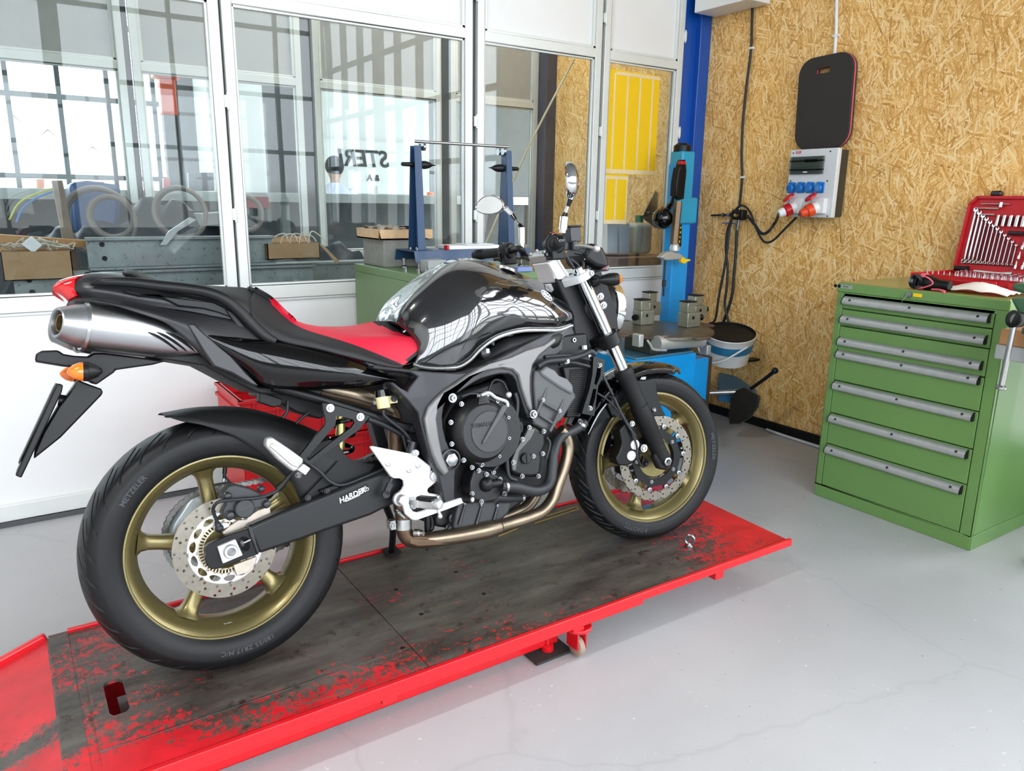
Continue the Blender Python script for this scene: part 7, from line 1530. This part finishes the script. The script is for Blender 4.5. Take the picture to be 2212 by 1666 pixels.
g = G(); random.seed(11)
for k in range(16):
    u0 = random.uniform(0, 120); v0 = random.uniform(528, 546); pts = [UW(u0+dx*random.uniform(8, 30), v0-8*abs(math.sin(dx*1.3+k))-random.uniform(0, 8), 1, 1.90+random.uniform(0, .08)) for dx in range(4)]
    g.tube(pts, .003, 6)
tag(mk('wire_tangle', g, mat('pale wire', '#c9c2b2', .5)), 'tangle of pale wires filling the open cardboard box at the left', 'wires', kind='stuff')
g = G()
for k in range(5):
    u0 = 585+k*20; pts = [UW(u0, 530, 1, 1.95), UW(u0+8, 512-k*3, 1, 1.97), UW(u0+30, 505+k*2, 1, 1.97), UW(u0+38, 522, 1, 1.95)]; g.tube(pts, .003, 6)
tag(mk('wire_tangle', g, mat('light wire', '#d3cdbd', .5)), 'few bent pale wires sticking out of the small cardboard box', 'wires', kind='stuff')
obj_px('wood_strip', 'thin wood strip leaning from the small cardboard box', 'strip', [(692,530),(697,528),(735,566),(727,569)], 1.93, .012, M['wood'])
for k, (c, pts) in enumerate((('#b7c23c', [(20,475),(40,440),(75,420),(130,402)]), ('#3f7fd0', [(35,480),(50,448),(85,425),(120,412)]))):
    tag(mk('wire', G().tube([UW(u, v, 1, 2.25) for u, v in pts], .004), mat('wire%d' % k, c, .5)), ['yellow-green wire arching up behind the left window', 'blue wire arching up behind the left window'][k], 'wire')
# heap of dark sheeting
random.seed(5); X = np.linspace(-2.2, 1.55, 60); Y = np.linspace(2.45, 3.25, 18); rows = []
for y in Y:
    rows.append(np.array([(x, y, .05+(.98+.14*math.sin(x*2.1+1)+.09*math.sin(x*5.3+y*4)+.05*math.sin(x*13+y*9)+.03*math.sin(x*27-y*17))*(.6+.4*math.sin(PI*min(1, (y-2.4)/.5)*.5))) for x in X]))
g = G().grid(rows); g.add([tuple(rows[0][k])[:2]+(0,) for k in range(60)]+[tuple(r) for r in rows[0]], [(k, k+1, 61+k, 60+k) for k in range(59)])
tag(mk('sheeting_heap', g, M['darkjunk'], smooth=60), 'dark heap of sheeting and hoses behind the glass partition', 'heap', kind='stuff')
g = G()
for cx, cz, r in ((.10,1.22,.10), (.42,1.24,.13), (.05,1.2,.16), (.75,1.24,.09)):
    g.torus((cx, 2.5, cz), (.2,-1,.15), r, .012, 40, 8)
    tag(mk('hose_coil', G().torus((0,0,0), (.2,-1,.15), r, .012, 40, 8).torus((.01,.03,0), (.1,-1,.1), r*.95, .012, 40, 8), mat('grey hose', '#77736f', .4)), 'coil of grey hose on the dark heap behind the glass', 'hose', 'hose coils on the dark heap').location = (cx, 2.42, cz)
obj_px('plastic_wrap', 'long strip of milky plastic wrap hanging over the upper steel beam', 'wrap', [(345,530),(365,500),(410,470),(425,475),(385,500),(360,530)], 1.90, .02, mat('milky wrap', '#b8bab8', .3))
obj_px('plastic_barrel', 'blue plastic barrel behind the leaning timber post', 'barrel', [(150,395),(190,390),(262,400),(258,520),(160,520)], 3.05, .3, mat('deep blue barrel', '#2b4a78', .4), bev=.03)
obj_px('metal_tray', 'grey metal tray of silvery scraps behind the glass', 'tray', [(435,462),(500,458),(505,490),(440,488)], 2.6, .2, M['greypaint'])
obj_px('red_box', 'dark red box behind the second window', 'box', [(525,425),(580,425),(582,450),(528,450)], 3.1, .2, mat('dark red', '#7a2638', .5))
# right windows
for k in (0, 1): obj_px('white_folder', ['left one of two tall pale folders under the small yellow sheet', 'right one of two tall pale folders under the small yellow sheet'][k], 'folder', [(1312+k*26,482),(1334+k*26,482),(1334+k*26,547),(1312+k*26,547)], 1.95, .18, M['greyplas'], 'tall pale folders')
jc = thing('jerrycan', 'milky jerrycan with a green cap on the brown shelf', 'canister', UW(1377,548,1,1.98)); mk('body', G().bx((-.075,-.06,.0), (.08,.10,.20)), mat('milky plastic', '#aeb3a8', .4), jc, bev=.03, seg=4); mk('cap', G().cyl((.0,0,.205), (.0,0,.25), .028), mat('green cap', '#1c7a52', .4), jc)
obj_px('dark_plate', 'dark square plate hanging on its corner behind the last window', 'plate', [(1417,412),(1450,444),(1425,500),(1388,470)], 2.05, .01, mat('bronze sheet', '#4a4540', .4))
tag(mk('rope', G().tube([UW(1240,128,1,1.95), UW(1140,322,1,1.95), UW(1022,590,1,1.95)], .006), mat('cream rope', '#cdbf9b', .7)), 'thin cream rod leaning across behind the third window', 'rod')
tag(mk('wall_hook', G().lathe([(0,.02),(.03,.022),(.035,.01)], (0,0,0), (-1,0,0), 16).cyl((0,0,0), (0,-.14,.0), .006), M['blackplas']), 'small dark knob on the strand board seen through the third window', 'knob').location = UW(1255,533,0,OX-.001)
# yellow sheets on the pane
for k, (P, n) in enumerate((([(1318,148),(1425,165),(1414,380),(1308,375)], 4), ([(1308,376),(1357,378),(1352,485),(1301,481)], 2))):
    Q = np.array(oy(P, WY-.006)); c = Q.mean(0); t = thing('yellow_sheet', ['large yellow sheet with pale tape stripes on the window', 'small yellow sheet with one pale tape stripe below the large one'][k], 'sheet', c)
    mk('film', G().prism(Q-c, (0,-.0012,0)), M['yellow'], t, smooth=0)
    g = G(); x0, x1, z0, z1 = Q[:,0].min()-c[0], Q[:,0].max()-c[0], Q[:,2].min()-c[2], Q[:,2].max()-c[2]
    for i in range(n):
        x = x0+(x1-x0)*((i+.42)/n if n > 2 else (.07, .5)[i]); g.bx((x-.006,-.0022,z0+.012), (x+.006,-.0011,z1-.02))
    g.bx((x0+.05*(n > 2),-.0024,z1-.028), (x1,-.0012,z1-.010)).bx((x0,-.0024,z0+.004), (x1,-.0012,z0+.028))
    if n == 2: g.bx((x1-.012,-.0022,z0+.012), (x1-.002,-.0011,z1-.02))
    mk('tape', g, M['cream'], t, smooth=0)
# far side of the store
t = thing('wall_shelf', 'long grey shelf unit on the far side of the store', 'shelf', (1.5, 4.4, 0)); mk('board', G().bx((-4.5,-.3,1.29), (3.0,.3,1.36)), M['greypanel'], t, bev=.004); mk('back', G().bx((-4.5,.28,0), (3.0,.30,1.29)), mat('dark grey back panel', '#55585a', .6), t)
for x in (-4.4,-2.2,0,2.3): mk('leg', G().bx((x-.03,-.28,0), (x+.03,-.22,1.29)), M['greypaint'], t)
for k, (nm, lab, px, y, d, m) in enumerate([('red_tool_box', 'red tool box on the far shelf behind the left window', [(172,364),(222,364),(222,380),(172,380)], 4.4, .15, M['crimson']), ('yellow_box', 'small yellow box on the far shelf behind the left window', [(76,362),(92,362),(92,382),(76,382)], 4.4, .1, M['amber']), ('spray_can', 'red spray can on the far shelf beside the post', [(351,365),(365,365),(367,392),(352,392)], 4.4, .04, M['crimson']), ('plastic_bottle', 'pale bottle on the far shelf behind the left window', [(316,355),(328,355),(329,390),(317,390)], 4.4, .05, M['greyplas']), ('monitor', 'dark screen on the far shelf behind the left window', [(405,352),(460,352),(462,392),(407,392)], 4.4, .05, M['darkjunk']), ('plastic_bottle', 'white bottle on the far shelf behind the second window', [(808,388),(816,388),(816,406),(808,406)], 4.4, .04, M['white']), ('cardboard_box', 'flat orange box on the far shelf beside the blue stand', [(933,402),(950,403),(950,410),(933,409)], 4.4, .1, M['amber'])]): obj_px(nm, lab, nm.split('_')[-1], px, y, d, m)
t = thing('crane_post', 'orange hoist post far behind the left window', 'post', UW(372,330,1,5.2)*[1,1,0]); z0 = UW(372,250,1,5.2)[2]; mk('post', G().bx((-.05,-.05,0), (.05,.05,z0)), M['blackmat'], t); mk('head', G().bx((-.06,-.06,z0), (.06,.06,z0+.28)).bx((-.10,-.08,z0+.28), (.10,.08,z0+.38)), mat('hoist orange', '#d04a22', .4), t, bev=.01)
c = UW(788,352,1,6.85); sg = thing('reflected_sign', 'pale board with mirrored dark lettering, added for a sign reflected in the second window', 'sign', c); mk('board', G().bx((-.62,0,-.35), (.62,.02,.25)), M['greypanel'], sg, smooth=0)  # board put in the store to stand for a sign's reflection in the glass
mk('lettering', place_text(text_geo('STERI', .26, .004, True, shear=.15), (0,-.005,.04), (-1,0,0), (0,0,1)), M['blackplas'], sg, smooth=0); mk('lettering', place_text(text_geo('& A', .10, .004, True), (.1,-.005,-.17), (-1,0,0), (0,0,1)), M['blackplas'], sg, smooth=0)
for k, (u, v, w, lab) in enumerate([(28,250,5.,'pale gabled house outside, the leftmost behind the left window'), (120,262,5.,'pale gabled house outside, the middle one behind the left window'), (258,292,5.,'pale gabled house outside, the right one behind the left window')]):
    w = (4.0, 4.2, 5.6)[k]; p = UW(u, v, 1, 62); h = p[2]; t = thing('house', lab, 'house', (p[0], 62+9*k, -.02)); mk('walls', G().prism([(-w/2,0,0),(w/2,0,0),(w/2,0,h-1.9),(0,0,h),(-w/2,0,h-1.9)], (0,8,0)), mat('render wall', '#e9e3d8', .8), t, smooth=0); mk('roof', G().prism([(-w/2,-.2,h-2.05),(0,-.2,h+.08),(w/2,-.2,h-2.05),(w/2,-.2,h-1.9),(0,-.2,h+.25),(-w/2,-.2,h-1.9)], (0,8.4,0)), mat('roof tiles', '#b9b3ad', .7), t, smooth=0)
# a worker standing beyond the shelf
def person(loc):
    t = thing('person', 'person with dark hair in a pale shirt standing far back in the store', 'person', loc)
    g = G().lathe([(0,.07),(.05,.05),(.09,.05),(.12,.065),(.17,.08),(.26,.08),(.31,.05)], (0,0,1.44), (0,0,1), 20)
    for sx in (-1, 1): g.tube([(sx*.17,0,1.42),(sx*.23,0,1.14),(sx*.22,-.06,.84)], [.05,.04,.03]).tube([(sx*.1,0,.9),(sx*.11,0,.1),(sx*.11,-.14,.04)], [.09,.05,.04])
    mk('body', g, mat('skin', '#a98068', .6), t)
    mk('shirt', G().lathe([(0,.165),(.2,.16),(.42,.185),(.51,.13),(.56,.06)], (0,0,.93), (0,0,1), 24).tube([(.16,0,1.42),(.24,0,1.20)], .07).tube([(-.16,0,1.42),(-.24,0,1.20)], .07), mat('lilac shirt', '#c3c8da', .7), t); mk('hair', G().sphere((0,0,1.665), .112, 18, (.9,1,1)), M['blackmat'], t); mk('trousers', G().lathe([(0,.14),(.14,.165)], (0,0,.82), (0,0,1), 20).tube([(.10,0,.88),(.11,0,.10)], [.105,.075]).tube([(-.10,0,.88),(-.11,0,.10)], [.105,.075]), M['navydk'], t)
p = UW(722,345,1,6.4); person((p[0], 6.4, 0))
